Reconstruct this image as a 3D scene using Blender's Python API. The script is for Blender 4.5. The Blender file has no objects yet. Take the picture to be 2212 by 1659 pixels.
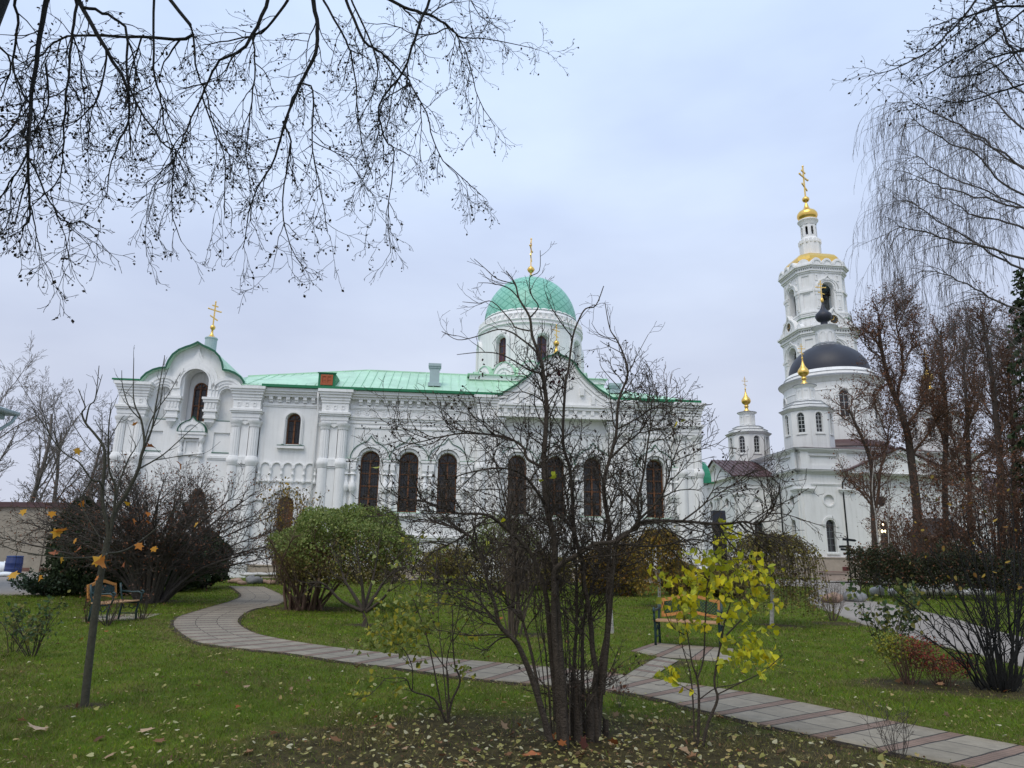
import bpy, math, random
import numpy as np
from mathutils import Vector, Matrix
from mathutils.geometry import tessellate_polygon
SC = bpy.context.scene
COL = SC.collection
rnd = random.Random(11)
nrs = np.random.RandomState(5)
PI = math.pi

# ------------------------------------------------------------------ camera
F, CX, CY = 1531.0, 1106.0, 829.5
PITCH, ROLL, EYE = math.radians(13.85), math.radians(0.91), 1.6
cd = bpy.data.cameras.new('camera'); cam = bpy.data.objects.new('camera', cd); COL.objects.link(cam)
cd.sensor_width = 36.0; cd.lens = 36.0 * F / 2212.0
cd.clip_start = 0.05; cd.clip_end = 2000
FW = np.array([0, math.cos(PITCH), math.sin(PITCH)])
U0 = np.array([0, -math.sin(PITCH), math.cos(PITCH)]); R0 = np.array([1.0, 0, 0])
XI = math.cos(ROLL) * R0 + math.sin(ROLL) * U0
YI = -math.sin(ROLL) * R0 + math.cos(ROLL) * U0
m4 = Matrix.Identity(4)
for i in range(3):
    m4[i][0] = XI[i]; m4[i][1] = YI[i]; m4[i][2] = -FW[i]
m4.translation = (0, 0, EYE)
cam.matrix_world = m4
SC.camera = cam

def at(px, py, Y):
    d = FW + XI * ((px - CX) / F) - YI * ((py - CY) / F)
    t = Y / d[1]
    return (d[0] * t, Y, EYE + d[2] * t)
def gz(Y):
    t = min(1.0, max(0.0, (Y - 18) / 22.0)); return .3 * t * t * (3 - 2 * t)
def gnd(px, py):
    d = FW + XI * ((px - CX) / F) - YI * ((py - CY) / F)
    z = 0.0
    for i in range(30):
        t = (z - EYE) / d[2]; z = .5 * z + .5 * gz(d[1] * t)
    t = (z - EYE) / d[2]
    return (d[0] * t, d[1] * t, z)

# ------------------------------------------------------------------ sky, sun, exposure
SUN_EL, SUN_AZ = math.radians(56), math.radians(205)      # azimuth clockwise from +Y
W = bpy.data.worlds.new('World'); SC.world = W; W.use_nodes = True
nt = W.node_tree; nt.nodes.clear()
def wn(t, **k):
    n = nt.nodes.new(t)
    for a, b in k.items(): setattr(n, a, b)
    return n
out = wn('ShaderNodeOutputWorld')
sky = wn('ShaderNodeTexSky', sky_type='NISHITA', sun_disc=False, sun_elevation=SUN_EL, sun_rotation=SUN_AZ)
bg1 = wn('ShaderNodeBackground'); bg1.inputs['Strength'].default_value = .06
nt.links.new(sky.outputs[0], bg1.inputs[0])
tc = wn('ShaderNodeTexCoord'); mp = wn('ShaderNodeMapping'); mp.inputs['Scale'].default_value = (1.0, 1.0, 2.6)
nt.links.new(tc.outputs['Generated'], mp.inputs[0])
nz = wn('ShaderNodeTexNoise'); nz.inputs['Scale'].default_value = 2.1; nz.inputs['Detail'].default_value = 5; nz.inputs['Roughness'].default_value = .5
nt.links.new(mp.outputs[0], nz.inputs[0])
sx = wn('ShaderNodeSeparateXYZ'); nt.links.new(tc.outputs['Generated'], sx.inputs[0])
rz = wn('ShaderNodeValToRGB'); e = rz.color_ramp.elements
e[0].position = .0; e[0].color = (.60, .635, .76, 1)
e[1].position = .9; e[1].color = (.64, .82, 1.10, 1)
x = e.new(.22); x.color = (.60, .655, .80, 1)
x = e.new(.5); x.color = (.635, .755, .99, 1)
nt.links.new(sx.outputs[2], rz.inputs[0])
rc = wn('ShaderNodeValToRGB'); e = rc.color_ramp.elements
e[0].position = .36; e[0].color = (.90, .90, .92, 1); e[1].position = .68; e[1].color = (1.10, 1.09, 1.06, 1)
nt.links.new(nz.outputs[0], rc.inputs[0])
mx = wn('ShaderNodeMix', data_type='RGBA', blend_type='MULTIPLY'); mx.inputs[0].default_value = 1
nt.links.new(rz.outputs[0], mx.inputs[6]); nt.links.new(rc.outputs[0], mx.inputs[7])
bg2 = wn('ShaderNodeBackground'); bg2.inputs['Strength'].default_value = 1.06
nt.links.new(mx.outputs[2], bg2.inputs[0])
ms = wn('ShaderNodeMixShader'); ms.inputs[0].default_value = .92
nt.links.new(bg1.outputs[0], ms.inputs[1]); nt.links.new(bg2.outputs[0], ms.inputs[2]); nt.links.new(ms.outputs[0], out.inputs[0])
sd = bpy.data.lights.new('sun', 'SUN'); so = bpy.data.objects.new('sun', sd); COL.objects.link(so)
sd.energy = 1.5; sd.angle = math.radians(32); sd.color = (1.0, .91, .78)
dv = Vector((math.sin(SUN_AZ) * math.cos(SUN_EL), math.cos(SUN_AZ) * math.cos(SUN_EL), math.sin(SUN_EL)))
so.rotation_euler = dv.to_track_quat('Z', 'Y').to_euler(); so.location = (0, -20, 40)
SC.view_settings.view_transform = 'Standard'; SC.view_settings.look = 'None'
SC.view_settings.exposure = 0.10; SC.view_settings.gamma = 1.0
SC.render.engine = 'CYCLES'
try: SC.cycles.max_bounces = 5; SC.cycles.diffuse_bounces = 3; SC.cycles.transparent_max_bounces = 4
except Exception: pass

# ------------------------------------------------------------------ materials
def mat(name, col, rough=.8, metal=0.0, var=.0, vscale=1.0, bump=0.0, bscale=20.0, spec=.4, island=None, coords='Object'):
    """principled material; var = soft noise variation of the colour; island = list of colours picked per leaf/blade"""
    m = bpy.data.materials.new(name); m.use_nodes = True
    t = m.node_tree; b = t.nodes['Principled BSDF']
    b.inputs['Roughness'].default_value = rough; b.inputs['Metallic'].default_value = metal
    b.inputs['Specular IOR Level'].default_value = spec
    c = tuple(col) + (1,)
    b.inputs['Base Color'].default_value = c
    src = None
    if island:
        g = t.nodes.new('ShaderNodeNewGeometry'); r = t.nodes.new('ShaderNodeValToRGB'); r.color_ramp.interpolation = 'CONSTANT' if len(island) > 4 else 'LINEAR'
        el = r.color_ramp.elements; n = len(island)
        while len(el) < n: el.new(.5)
        for i in range(n):
            el[i].position = i / (n if n > 4 else n - 1); el[i].color = tuple(island[i]) + (1,)
        t.links.new(g.outputs['Random Per Island'], r.inputs[0]); src = r.outputs[0]
    if var > 0:
        q = t.nodes.new('ShaderNodeTexCoord'); n1 = t.nodes.new('ShaderNodeTexNoise')
        n1.inputs['Scale'].default_value = vscale; n1.inputs['Detail'].default_value = 6; n1.inputs['Roughness'].default_value = .65
        t.links.new(q.outputs[coords], n1.inputs[0])
        mr = t.nodes.new('ShaderNodeMapRange'); mr.inputs[1].default_value = .25; mr.inputs[2].default_value = .75
        mr.inputs[3].default_value = 1 - var; mr.inputs[4].default_value = 1 + var
        t.links.new(n1.outputs[0], mr.inputs[0])
        mm = t.nodes.new('ShaderNodeMix'); mm.data_type = 'RGBA'; mm.blend_type = 'MULTIPLY'; mm.inputs[0].default_value = 1
        if src: t.links.new(src, mm.inputs[6])
        else: mm.inputs[6].default_value = c
        t.links.new(mr.outputs[0], mm.inputs[7]); src = mm.outputs[2]
    if src: t.links.new(src, b.inputs['Base Color'])
    if bump > 0:
        q = t.nodes.new('ShaderNodeTexCoord'); n2 = t.nodes.new('ShaderNodeTexNoise'); n2.inputs['Scale'].default_value = bscale; n2.inputs['Detail'].default_value = 6
        t.links.new(q.outputs[coords], n2.inputs[0])
        bp = t.nodes.new('ShaderNodeBump'); bp.inputs['Strength'].default_value = bump; bp.inputs['Distance'].default_value = .03
        t.links.new(n2.outputs[0], bp.inputs['Height']); t.links.new(bp.outputs[0], b.inputs['Normal'])
    if island and ('leaf' in name or 'blade' in name):
        o = t.nodes['Material Output']; tr = t.nodes.new('ShaderNodeBsdfTranslucent'); ms_ = t.nodes.new('ShaderNodeMixShader'); ms_.inputs[0].default_value = .28
        t.links.new(src, tr.inputs[0]); t.links.new(b.outputs[0], ms_.inputs[1]); t.links.new(tr.outputs[0], ms_.inputs[2]); t.links.new(ms_.outputs[0], o.inputs[0])
    return m
M = {}
def plaster(name, col, dirt):
    """lime-washed wall: cloudy patches, rain streaks running down, darker towards the foot"""
    m = mat(name, col, .88, var=.06, vscale=.7, bump=.3, bscale=14); t = m.node_tree; b = t.nodes['Principled BSDF']
    q = t.nodes.new('ShaderNodeTexCoord'); mp_ = t.nodes.new('ShaderNodeMapping'); mp_.inputs['Scale'].default_value = (2.6, 2.6, .16); t.links.new(q.outputs['Object'], mp_.inputs[0])
    n = t.nodes.new('ShaderNodeTexNoise'); n.inputs['Scale'].default_value = 1.3; n.inputs['Detail'].default_value = 7; n.inputs['Roughness'].default_value = .7; t.links.new(mp_.outputs[0], n.inputs[0])
    r = t.nodes.new('ShaderNodeMapRange'); r.inputs[1].default_value = .5; r.inputs[2].default_value = .78; r.inputs[3].default_value = 0; r.inputs[4].default_value = dirt; t.links.new(n.outputs[0], r.inputs[0])
    s = t.nodes.new('ShaderNodeSeparateXYZ'); t.links.new(q.outputs['Object'], s.inputs[0])
    f = t.nodes.new('ShaderNodeMapRange'); f.inputs[1].default_value = .6; f.inputs[2].default_value = 3.2; f.inputs[3].default_value = dirt * .9; f.inputs[4].default_value = 0; t.links.new(s.outputs[2], f.inputs[0])
    a = t.nodes.new('ShaderNodeMath'); a.operation = 'MULTIPLY_ADD'; a.inputs[1].default_value = 1.2; t.links.new(f.outputs[0], a.inputs[0])
    m1 = t.nodes.new('ShaderNodeMath'); m1.operation = 'MULTIPLY'; t.links.new(n.outputs[0], m1.inputs[0]); t.links.new(f.outputs[0], m1.inputs[1])
    a2 = t.nodes.new('ShaderNodeMath'); a2.operation = 'ADD'; t.links.new(r.outputs[0], a2.inputs[0]); t.links.new(m1.outputs[0], a2.inputs[1])
    src = b.inputs['Base Color'].links[0].from_socket; x = t.nodes.new('ShaderNodeMix'); x.data_type = 'RGBA'; t.links.new(a2.outputs[0], x.inputs[0]); t.links.new(src, x.inputs[6]); x.inputs[7].default_value = (.36, .34, .30, 1)
    t.links.new(x.outputs[2], b.inputs['Base Color']); t.nodes.remove(a); return m
M['white'] = plaster('white_plaster', (.81, .81, .795), .30)
M['white2'] = plaster('white_plaster_old', (.78, .78, .765), .38)
M['green'] = mat('green_roof_sheet', (.42, .65, .47), .42, var=.20, vscale=.9, spec=.5)
M['edge'] = mat('dark_green_edge', (.008, .10, .05), .5)
M['dgreen'] = mat('green_trim_paint', (.012, .17, .07), .5, var=.1, vscale=1.5)
M['gold'] = mat('gilding', (.86, .56, .15), .33, metal=1.0, var=.06, vscale=3)
M['wood'] = mat('window_wood', (.15, .06, .022), .6, var=.25, vscale=6)
M['glass'] = mat('window_glass', (.022, .021, .022), .10, spec=.5, var=.95, vscale=1.6, bump=.25, bscale=3)  # blotches in the base colour stand in for uneven reflections and grey curtains
M['stained'] = mat('stained_glass', (.06, .035, .055), .2, spec=.5, island=[(.03, .03, .06), (.10, .04, .07), (.05, .06, .05)])
M['slate'] = mat('dark_dome_sheet', (.028, .03, .042), .5, var=.15, vscale=1.2)
M['brownroof'] = mat('brown_roof_sheet', (.085, .045, .045), .45, var=.15, vscale=.8)
M['stone'] = mat('pale_plinth_stone', (.42, .35, .28), .85, var=.16, vscale=2.5, bump=.3, bscale=8)
M['pink'] = mat('pinkish_plinth_stone', (.42, .345, .29), .8, var=.16, vscale=1.5, bump=.3, bscale=6)
M['greysheet'] = mat('zinc_sheet', (.36, .45, .46), .5, var=.08, vscale=3)
M['black'] = mat('black_iron_and_shade', (.014, .016, .02), .5)
M['bluegrey'] = mat('dark_green_iron', (.015, .04, .042), .45)
M['orange'] = mat('varnished_bench_wood', (.44, .19, .045), .4, var=.35, vscale=9, bump=.2, bscale=30)
M['seatwood'] = mat('weathered_seat_wood', (.46, .27, .14), .5, var=.25, vscale=8)
M['bark'] = mat('dark_bark', (.058, .045, .033), .9, var=.45, vscale=16, bump=.8, bscale=60)
M['bark_grey'] = mat('grey_brown_bark', (.072, .060, .050), .9, var=.35, vscale=12, bump=.7, bscale=40)
M['bark_pale'] = mat('pale_twig_bark', (.10, .075, .055), .9, var=.3, vscale=10)
M['bark_lime'] = mat('lime_bark', (.014, .014, .013), .95, var=.35, vscale=10, bump=.6, bscale=30)
M['bark_trunk'] = mat('dark_brown_bark', (.055, .042, .034), .95, var=.4, vscale=4, bump=.8, bscale=14)
M['bark_red'] = mat('reddish_brown_bark', (.115, .070, .048), .9, var=.35, vscale=3, bump=.6, bscale=20)
M['bark_maple'] = mat('young_maple_bark', (.062, .058, .040), .9, var=.35, vscale=14, bump=.5, bscale=50)
M['birchbark'] = mat('white_birch_bark', (.42, .40, .36), .85, var=.65, vscale=11)
M['asphalt'] = mat('pale_paving', (.26, .228, .195), .7, var=.12, vscale=.8, bump=.2, bscale=12)
M['wallbrick'] = mat('sandy_yard_wall', (.29, .26, .21), .9, var=.15, vscale=3, bump=.3, bscale=12)

# ------------------------------------------------------------------ mesh helpers
class MB:
    """collects simple shapes in a local frame and links them as ONE mesh object"""
    def __init__(s, T=None): s.v = []; s.f = []; s.T = T; s.smooth = []
    def add(s, vs, fs, smooth=False):
        o = len(s.v)
        if s.T is not None: vs = [tuple(s.T @ Vector(p)) for p in vs]
        s.v += [tuple(p) for p in vs]; s.f += [tuple(o + i for i in f) for f in fs]; s.smooth += [smooth] * len(fs)
        return s
    def box(s, x0, x1, y0, y1, z0, z1):
        return s.add([(x0, y0, z0), (x1, y0, z0), (x1, y1, z0), (x0, y1, z0), (x0, y0, z1), (x1, y0, z1), (x1, y1, z1), (x0, y1, z1)],
                     [(0, 3, 2, 1), (4, 5, 6, 7), (0, 1, 5, 4), (1, 2, 6, 5), (2, 3, 7, 6), (3, 0, 4, 7)])
    def plate(s, outer, holes=(), y0=0.0, y1=.2, back=False, smooth=False):
        """outline in (x,z) with holes, thick from y0 (front) to y1"""
        rings = [list(outer)] + [list(h) for h in holes]
        tris = tessellate_polygon([[Vector((p[0], p[1], 0)) for p in r] for r in rings])
        flat = [p for r in rings for p in r]; n = len(flat)
        vs = [(p[0], y0, p[1]) for p in flat] + [(p[0], y1, p[1]) for p in flat]
        fs = [tuple(t) for t in tris]
        if back: fs += [tuple(i + n for i in reversed(t)) for t in tris]
        o = 0
        for r in rings:
            k = len(r)
            for i in range(k):
                a, b = o + i, o + (i + 1) % k
                fs.append((a, b, b + n, a + n))
            o += k
        return s.add(vs, fs)
    def lathe(s, prof, c=(0, 0, 0), n=24, a0=0.0, a1=2 * PI, flute=0.0, cap=False, smooth=True):
        full = abs(a1 - a0 - 2 * PI) < 1e-6
        k = n if full else n + 1
        vs = []; fs = []
        for r, z in prof:
            for i in range(k):
                a = a0 + (a1 - a0) * i / n
                q = r * (1 - (flute if i % 2 else 0))
                vs.append((c[0] + q * math.cos(a), c[1] + q * math.sin(a), c[2] + z))
        for j in range(len(prof) - 1):
            for i in range(n):
                i2 = (i + 1) % k
                fs.append((j * k + i, j * k + i2, (j + 1) * k + i2, (j + 1) * k + i))
        if cap:
            fs.append(tuple(range(k))[::-1]); fs.append(tuple((len(prof) - 1) * k + i for i in range(k)))
        return s.add(vs, fs, smooth)
    def tube(s, pts, r, n=8, smooth=True):
        pts = [Vector(p) for p in pts]; rr = r if isinstance(r, (list, tuple)) else [r] * len(pts)
        vs = []; fs = []
        t = (pts[1] - pts[0]).normalized(); a = t.orthogonal().normalized()
        for i, p in enumerate(pts):
            t = (pts[min(i + 1, len(pts) - 1)] - pts[max(i - 1, 0)])
            if t.length < 1e-9: t = Vector((0, 0, 1))
            t.normalize(); a = (a - t * a.dot(t))
            a = a.normalized() if a.length > 1e-6 else t.orthogonal().normalized(); b = t.cross(a)
            for k in range(n):
                w = 2 * PI * k / n; vs.append(p + (a * math.cos(w) + b * math.sin(w)) * rr[i])
        for i in range(len(pts) - 1):
            for k in range(n): fs.append((i * n + k, i * n + (k + 1) % n, (i + 1) * n + (k + 1) % n, (i + 1) * n + k))
        fs.append(tuple(range(n))[::-1]); fs.append(tuple((len(pts) - 1) * n + k for k in range(n)))
        return s.add([tuple(v) for v in vs], fs, smooth)
    def beam(s, p, q, w, d):
        p, q = Vector(p), Vector(q); t = (q - p).normalized(); a = t.cross(Vector((0, 1, 0)))
        a = a.normalized() if a.length > .05 else Vector((1, 0, 0)); b = t.cross(a).normalized()
        vs = [e + a * (sx * w / 2) + b * (sy * d / 2) for e in (p, q) for sx, sy in ((-1, -1), (1, -1), (1, 1), (-1, 1))]
        return s.add([tuple(v) for v in vs], [(0, 1, 2, 3), (7, 6, 5, 4), (0, 4, 5, 1), (1, 5, 6, 2), (2, 6, 7, 3), (3, 7, 4, 0)])
    def build(s, name, m, parent=None, loc=None):
        me = bpy.data.meshes.new(name); me.from_pydata(s.v, [], s.f); me.update()
        if any(s.smooth): me.polygons.foreach_set('use_smooth', s.smooth)
        me.materials.append(M[m] if isinstance(m, str) else m)
        o = bpy.data.objects.new(name, me); COL.objects.link(o)
        if parent: o.parent = parent
        if loc: o.location = loc
        return o
def tag(o, label=None, cat=None, group=None, kind=None):
    if label: o['label'] = label
    if cat: o['category'] = cat
    if group: o['group'] = group
    if kind: o['kind'] = kind
    return o
def thing(name, label, cat, loc=(0, 0, 0), rz=0.0, group=None):
    o = bpy.data.objects.new(name, None); COL.objects.link(o); o.empty_display_size = .3
    o.location = loc; o.rotation_euler = (0, 0, rz)
    return tag(o, label, cat, group)
def kids(o): return [c for c in bpy.data.objects if c.parent == o]
def copy_tree(o, parent=None, loc=None, rz=None):
    c = o.copy(); COL.objects.link(c); c.parent = parent
    if loc is not None: c.location = loc
    if rz is not None: c.rotation_euler = (0, 0, rz)
    for ch in kids(o): copy_tree(ch, c)
    return c
def arch(uc, w, z0, zt, n=12):
    """round-headed opening, counter-clockwise"""
    r = w / 2; zs = zt - r
    return [(uc - r, z0), (uc + r, z0)] + [(uc + r * math.cos(PI * i / n), zs + r * math.sin(PI * i / n)) for i in range(n + 1)]
def rect(a, b, c, d): return [(a, c), (b, c), (b, d), (a, d)]
def circ(uc, zc, r, n=20): return [(uc + r * math.cos(2 * PI * i / n), zc + r * math.sin(2 * PI * i / n)) for i in range(n)]
def archring(uc, z0, zs, ro, ri, n=14):
    """arched band: outer radius ro, inner ri, legs from z0 to zs"""
    o = [(uc + ro, z0)] + [(uc + ro * math.cos(PI * i / n), zs + ro * math.sin(PI * i / n)) for i in range(n + 1)] + [(uc - ro, z0)]
    q = [(uc - ri, z0)] + [(uc - ri * math.cos(PI * i / n), zs + ri * math.sin(PI * i / n)) for i in range(n + 1)] + [(uc + ri, z0)]
    return [p for i, p in enumerate(o + q) if i == 0 or p != (o + q)[i - 1]]
def ogee(uc, hw, z0, zp, n=8):
    """pointed onion gable outline from left foot over the tip to the right foot"""
    h = zp - z0; zr = z0 + .73 * h
    L = []
    for i in range(n + 1):
        a = PI - (PI / 2) * .80 * i / n
        L.append((uc + hw * math.cos(a), z0 + (zr - z0) * 1.0 * math.sin(a)))
    x0, zz0 = L[-1]
    for i in range(1, 5):
        t = i / 4.0; L.append((x0 + (uc - x0) * t, zz0 + (zp - zz0) * (t ** 1.7)))
    return L + [(2 * uc - p[0], p[1]) for p in reversed(L[:-1])]
def ogee_band(uc, hw, z0, zp, ri, zs, z_in):
    """ogee outline cut by an inner round arch of radius ri springing at zs with legs to z_in"""
    o = ogee(uc, hw, z0, zp)
    n = 12
    q = [(uc + ri, z_in)] + [(uc + ri * math.cos(PI * i / n), zs + ri * math.sin(PI * i / n)) for i in range(n + 1)] + [(uc - ri, z_in)]
    if abs(z_in - zs) < 1e-6: q = q[1:-1]
    return o + q
def strip(line, d):
    """thin band following an open (x,z) line, d thick outwards"""
    L = [Vector(p) for p in line]; o = []
    for i, p in enumerate(L):
        t = (L[min(i + 1, len(L) - 1)] - L[max(i - 1, 0)]).normalized(); o.append(p + Vector((-t.y, t.x)) * d)
    return [tuple(p) for p in L] + [tuple(p) for p in reversed(o)]
def cross(parent, base, h, name='cross', rz=0.0, scale=1.0):
    """gilded three-bar cross on a ball"""
    b = MB()
    w = .021 * h
    b.box(-w, w, -w * .8, w * .8, .0, h)
    b.box(-.27 * h, .27 * h, -w * .7, w * .7, .62 * h, .62 * h + 2 * w)
    b.box(-.13 * h, .13 * h, -w * .7, w * .7, .80 * h, .80 * h + 2 * w)
    b.beam((-.17 * h, 0, .38 * h), (.17 * h, 0, .26 * h), 2 * w, 1.4 * w)
    for x, z in ((-.27 * h, .65 * h), (.27 * h, .65 * h), (0, h)):
        b.lathe([(.0, -1.7 * w), (1.5 * w, -.6 * w), (1.5 * w, .6 * w), (0, 1.7 * w)], (x, 0, z), 8)
    return_o = b.build(name, 'gold', parent, base)
    return_o.rotation_euler = (0, 0, rz)
    return return_o

# ------------------------------------------------------------------ plants: tubes grown in bulk
class Twigs:
    def __init__(s): s.b = {}; s.segs = []
    def add(s, pts, rad, sides=4):
        s.b.setdefault((len(pts), sides), []).append((pts, rad))
    def build(s, name, m, parent=None, org=(0, 0, 0)):
        V = []; FF = []; off = 0
        for (n, k), L in s.b.items():
            P = np.array([l[0] for l in L], dtype=np.float64) - np.array(org); R = np.array([l[1] for l in L], dtype=np.float64)
            T = np.empty_like(P); T[:, 1:-1] = P[:, 2:] - P[:, :-2]; T[:, 0] = P[:, 1] - P[:, 0]; T[:, -1] = P[:, -1] - P[:, -2]
            T /= np.linalg.norm(T, axis=2, keepdims=True) + 1e-9
            ref = np.where(np.abs(T[:, :1, 2:3]) > .8, np.array([[[1., 0, 0]]]), np.array([[[0, 0, 1.]]]))
            A = np.cross(T, np.broadcast_to(ref, T.shape)); A /= np.linalg.norm(A, axis=2, keepdims=True) + 1e-9
            B = np.cross(T, A)
            w = np.arange(k) * 2 * PI / k
            X = P[:, :, None, :] + R[:, :, None, None] * (A[:, :, None, :] * np.cos(w)[None, None, :, None] + B[:, :, None, :] * np.sin(w)[None, None, :, None])
            m_ = len(L); V.append(X.reshape(-1, 3))
            i = np.arange(m_)[:, None, None] * (n * k) + np.arange(n - 1)[None, :, None] * k
            a = np.arange(k)[None, None, :]; b = (a + 1) % k
            Q = np.stack([i + a, i + b, i + k + b, i + k + a], axis=-1).reshape(-1, 4) + off
            FF.append(Q); off += m_ * n * k
        V = np.concatenate(V); Q = np.concatenate(FF)
        return raw_mesh(name, V, Q, m, parent, org, True)
def raw_mesh(name, V, Q, m, parent=None, loc=(0, 0, 0), smooth=False):
    me = bpy.data.meshes.new(name); k = Q.shape[1]
    me.vertices.add(len(V)); me.vertices.foreach_set('co', np.ascontiguousarray(V, dtype=np.float32).ravel())
    me.loops.add(len(Q) * k); me.loops.foreach_set('vertex_index', np.ascontiguousarray(Q, dtype=np.int32).ravel())
    me.polygons.add(len(Q)); me.polygons.foreach_set('loop_start', np.arange(0, len(Q) * k, k, dtype=np.int32))
    me.update(calc_edges=True)
    if smooth: me.polygons.foreach_set('use_smooth', np.ones(len(Q), dtype=bool))
    me.materials.append(M[m] if isinstance(m, str) else m)
    o = bpy.data.objects.new(name, me); COL.objects.link(o)
    if parent: o.parent = parent
    else: o.location = loc
    return o
OVAL = (np.array([(0, 0, 0), (.28, .3, .05), (.24, .7, .03), (0, 1, -.08), (-.24, .7, .03), (-.28, .3, .05)]), [(0, 1, 2, 3), (0, 3, 4, 5)])
HEART = (np.array([(0, .06, 0), (.30, -.02, .06), (.42, .30, .09), (.22, .72, .03), (0, 1, -.10), (-.22, .72, .03), (-.42, .30, .09), (-.30, -.02, .06)]), [(0, 1, 2, 3), (0, 3, 4, 4), (0, 4, 4, 5), (0, 5, 6, 7)])
MAPLE = (np.array([(0, 0, 0), (.22, .10, .05), (.50, .10, .08), (.36, .34, .02), (.56, .62, .10), (.24, .60, .0), (0, 1, -.12), (-.24, .60, .0), (-.56, .62, .10), (-.36, .34, .02), (-.50, .10, .08), (-.22, .10, .05)]),
         [(0, 1, 2, 3), (0, 3, 4, 5), (0, 5, 6, 7), (0, 7, 8, 9), (0, 9, 10, 11)])
CHIP = (np.array([(0, 0, 0), (.35, .5, .06), (0, 1, -.05), (-.35, .5, .06)]), [(0, 1, 2, 3)])
def leaf_mesh(name, P, size, shape, m, parent=None, org=(0, 0, 0), direc=None, spread=1.0, flat=None):
    """P points, size per leaf, direc optional main axis; one small bent sheet per leaf"""
    P = np.asarray(P, dtype=float) - np.array(org); n = len(P); S = np.broadcast_to(np.asarray(size, dtype=float), (n,))
    D = nrs.normal(size=(n, 3))
    if direc is not None: D = D * spread + np.asarray(direc)
    if flat is not None: D[:, 2] *= flat
    D /= np.linalg.norm(D, axis=1, keepdims=True) + 1e-9
    N = nrs.normal(size=(n, 3))
    if flat is not None: N = N * .35 + np.array([0, 0, 1.0])
    X = np.cross(D, N); X /= np.linalg.norm(X, axis=1, keepdims=True) + 1e-9
    Z = np.cross(X, D)
    t, fs = shape; k = len(t)
    bend = nrs.uniform(-1.2, 2.2, size=n)
    V = P[:, None, :] + S[:, None, None] * (X[:, None, :] * t[None, :, 0:1] + D[:, None, :] * t[None, :, 1:2] + Z[:, None, :] * (t[None, :, 2:3] * bend[:, None, None]))
    Fq = np.array([f for f in fs if len(set(f)) == 4] )
    Ft = [tuple(dict.fromkeys(f)) for f in fs if len(set(f)) == 3]
    off = (np.arange(n) * k)[:, None, None]
    Q = (Fq[None] + off).reshape(-1, 4)
    if Ft:   # write triangles as two-quad-free: repeat through a midpoint-free quad is not allowed, so use tri mesh throughout
        tri = [(a, b, c) for a, b, c, d in Fq] + [(a, c, d) for a, b, c, d in Fq] + Ft
        Q = (np.array(tri)[None] + off).reshape(-1, 3)
    o_ = raw_mesh(name, V.reshape(-1, 3), Q, m, parent, org)
    if parent is not None and n > 60: o_['kind'] = 'stuff'
    return o_

def nrm(d):
    l = math.sqrt(d[0] * d[0] + d[1] * d[1] + d[2] * d[2]) or 1e-9
    return (d[0] / l, d[1] / l, d[2] / l)
def rvec(): return (rnd.gauss(0, 1), rnd.gauss(0, 1), rnd.gauss(0, 1))
def away(d, ang, bias=None):
    """a direction turned by ang from d, round a random side (bias pulls the side)"""
    q = rvec()
    if bias: q = (q[0] + bias[0], q[1] + bias[1], q[2] + bias[2])
    k = q[0] * d[0] + q[1] * d[1] + q[2] * d[2]
    q = nrm((q[0] - k * d[0], q[1] - k * d[1], q[2] - k * d[2]))
    c, s = math.cos(ang), math.sin(ang)
    return (d[0] * c + q[0] * s, d[1] * c + q[1] * s, d[2] * c + q[2] * s)
def grow(tw, p, d, L, r, lev, cfg, tips=None, rmin=.002):
    """one branch and, by its level's settings, the branches on it"""
    c = cfg[lev]; n = c['seg']; pts = [p]; rad = [r]; dirs = [d]
    st = L / n; tr = c.get('trop', (0, 0, 0)); wob = c.get('wob', .12); tp = c.get('taper', .35)
    for i in range(n):
        g = rvec()
        d = nrm((d[0] + g[0] * wob + tr[0], d[1] + g[1] * wob + tr[1], d[2] + g[2] * wob + tr[2]))
        p = (p[0] + d[0] * st, p[1] + d[1] * st, p[2] + d[2] * st)
        pts.append(p); rad.append(max(rmin, r * (1 - (1 - tp) * (i + 1) / n))); dirs.append(d)
    tw.add(pts, rad, c.get('sides', 3))
    if tips is not None and lev >= len(cfg) - 1 - c.get('tipdepth', 0): tips.append((pts[-1], d)); tips.append((pts[-2], dirs[-2]))
    if lev + 1 < len(cfg): spawn(tw, pts, rad, lev + 1, cfg, tips, rmin, L)
def spawn(tw, pts, rad, lev, cfg, tips=None, rmin=.002, L=None, dens=1.0):
    """branches of level lev along a given line"""
    c = cfg[lev]; n = len(pts) - 1
    if L is None: L = sum(math.dist(pts[i], pts[i + 1]) for i in range(n))
    k = c['kids'] * dens if 'kids' in c else c['per_m'] * L * dens
    k = int(k) + (1 if rnd.random() < k - int(k) else 0)
    t0 = c.get('t0', .2)
    for j in range(k):
        t = t0 + (1 - t0) * ((j + rnd.random()) / k); x = min(t * n, n - 1e-6); i = int(x); f = x - i
        a, b = pts[i], pts[i + 1]
        p = (a[0] + (b[0] - a[0]) * f, a[1] + (b[1] - a[1]) * f, a[2] + (b[2] - a[2]) * f)
        d = nrm((b[0] - a[0], b[1] - a[1], b[2] - a[2]))
        d2 = away(d, c['ang'] * rnd.uniform(.65, 1.25), c.get('bias'))
        rr = rad[i] + (rad[i + 1] - rad[i]) * f
        l2 = (c['len'] if 'len' in c else L * c['ratio']) * rnd.uniform(.55, 1.25) * (1 - c.get('fall', .35) * t)
        grow(tw, p, d2, l2, max(rmin, min(rr * .8, c.get('r', rr * c.get('rr', .55)) * rnd.uniform(.8, 1.2))), lev, cfg, tips, rmin)
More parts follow.
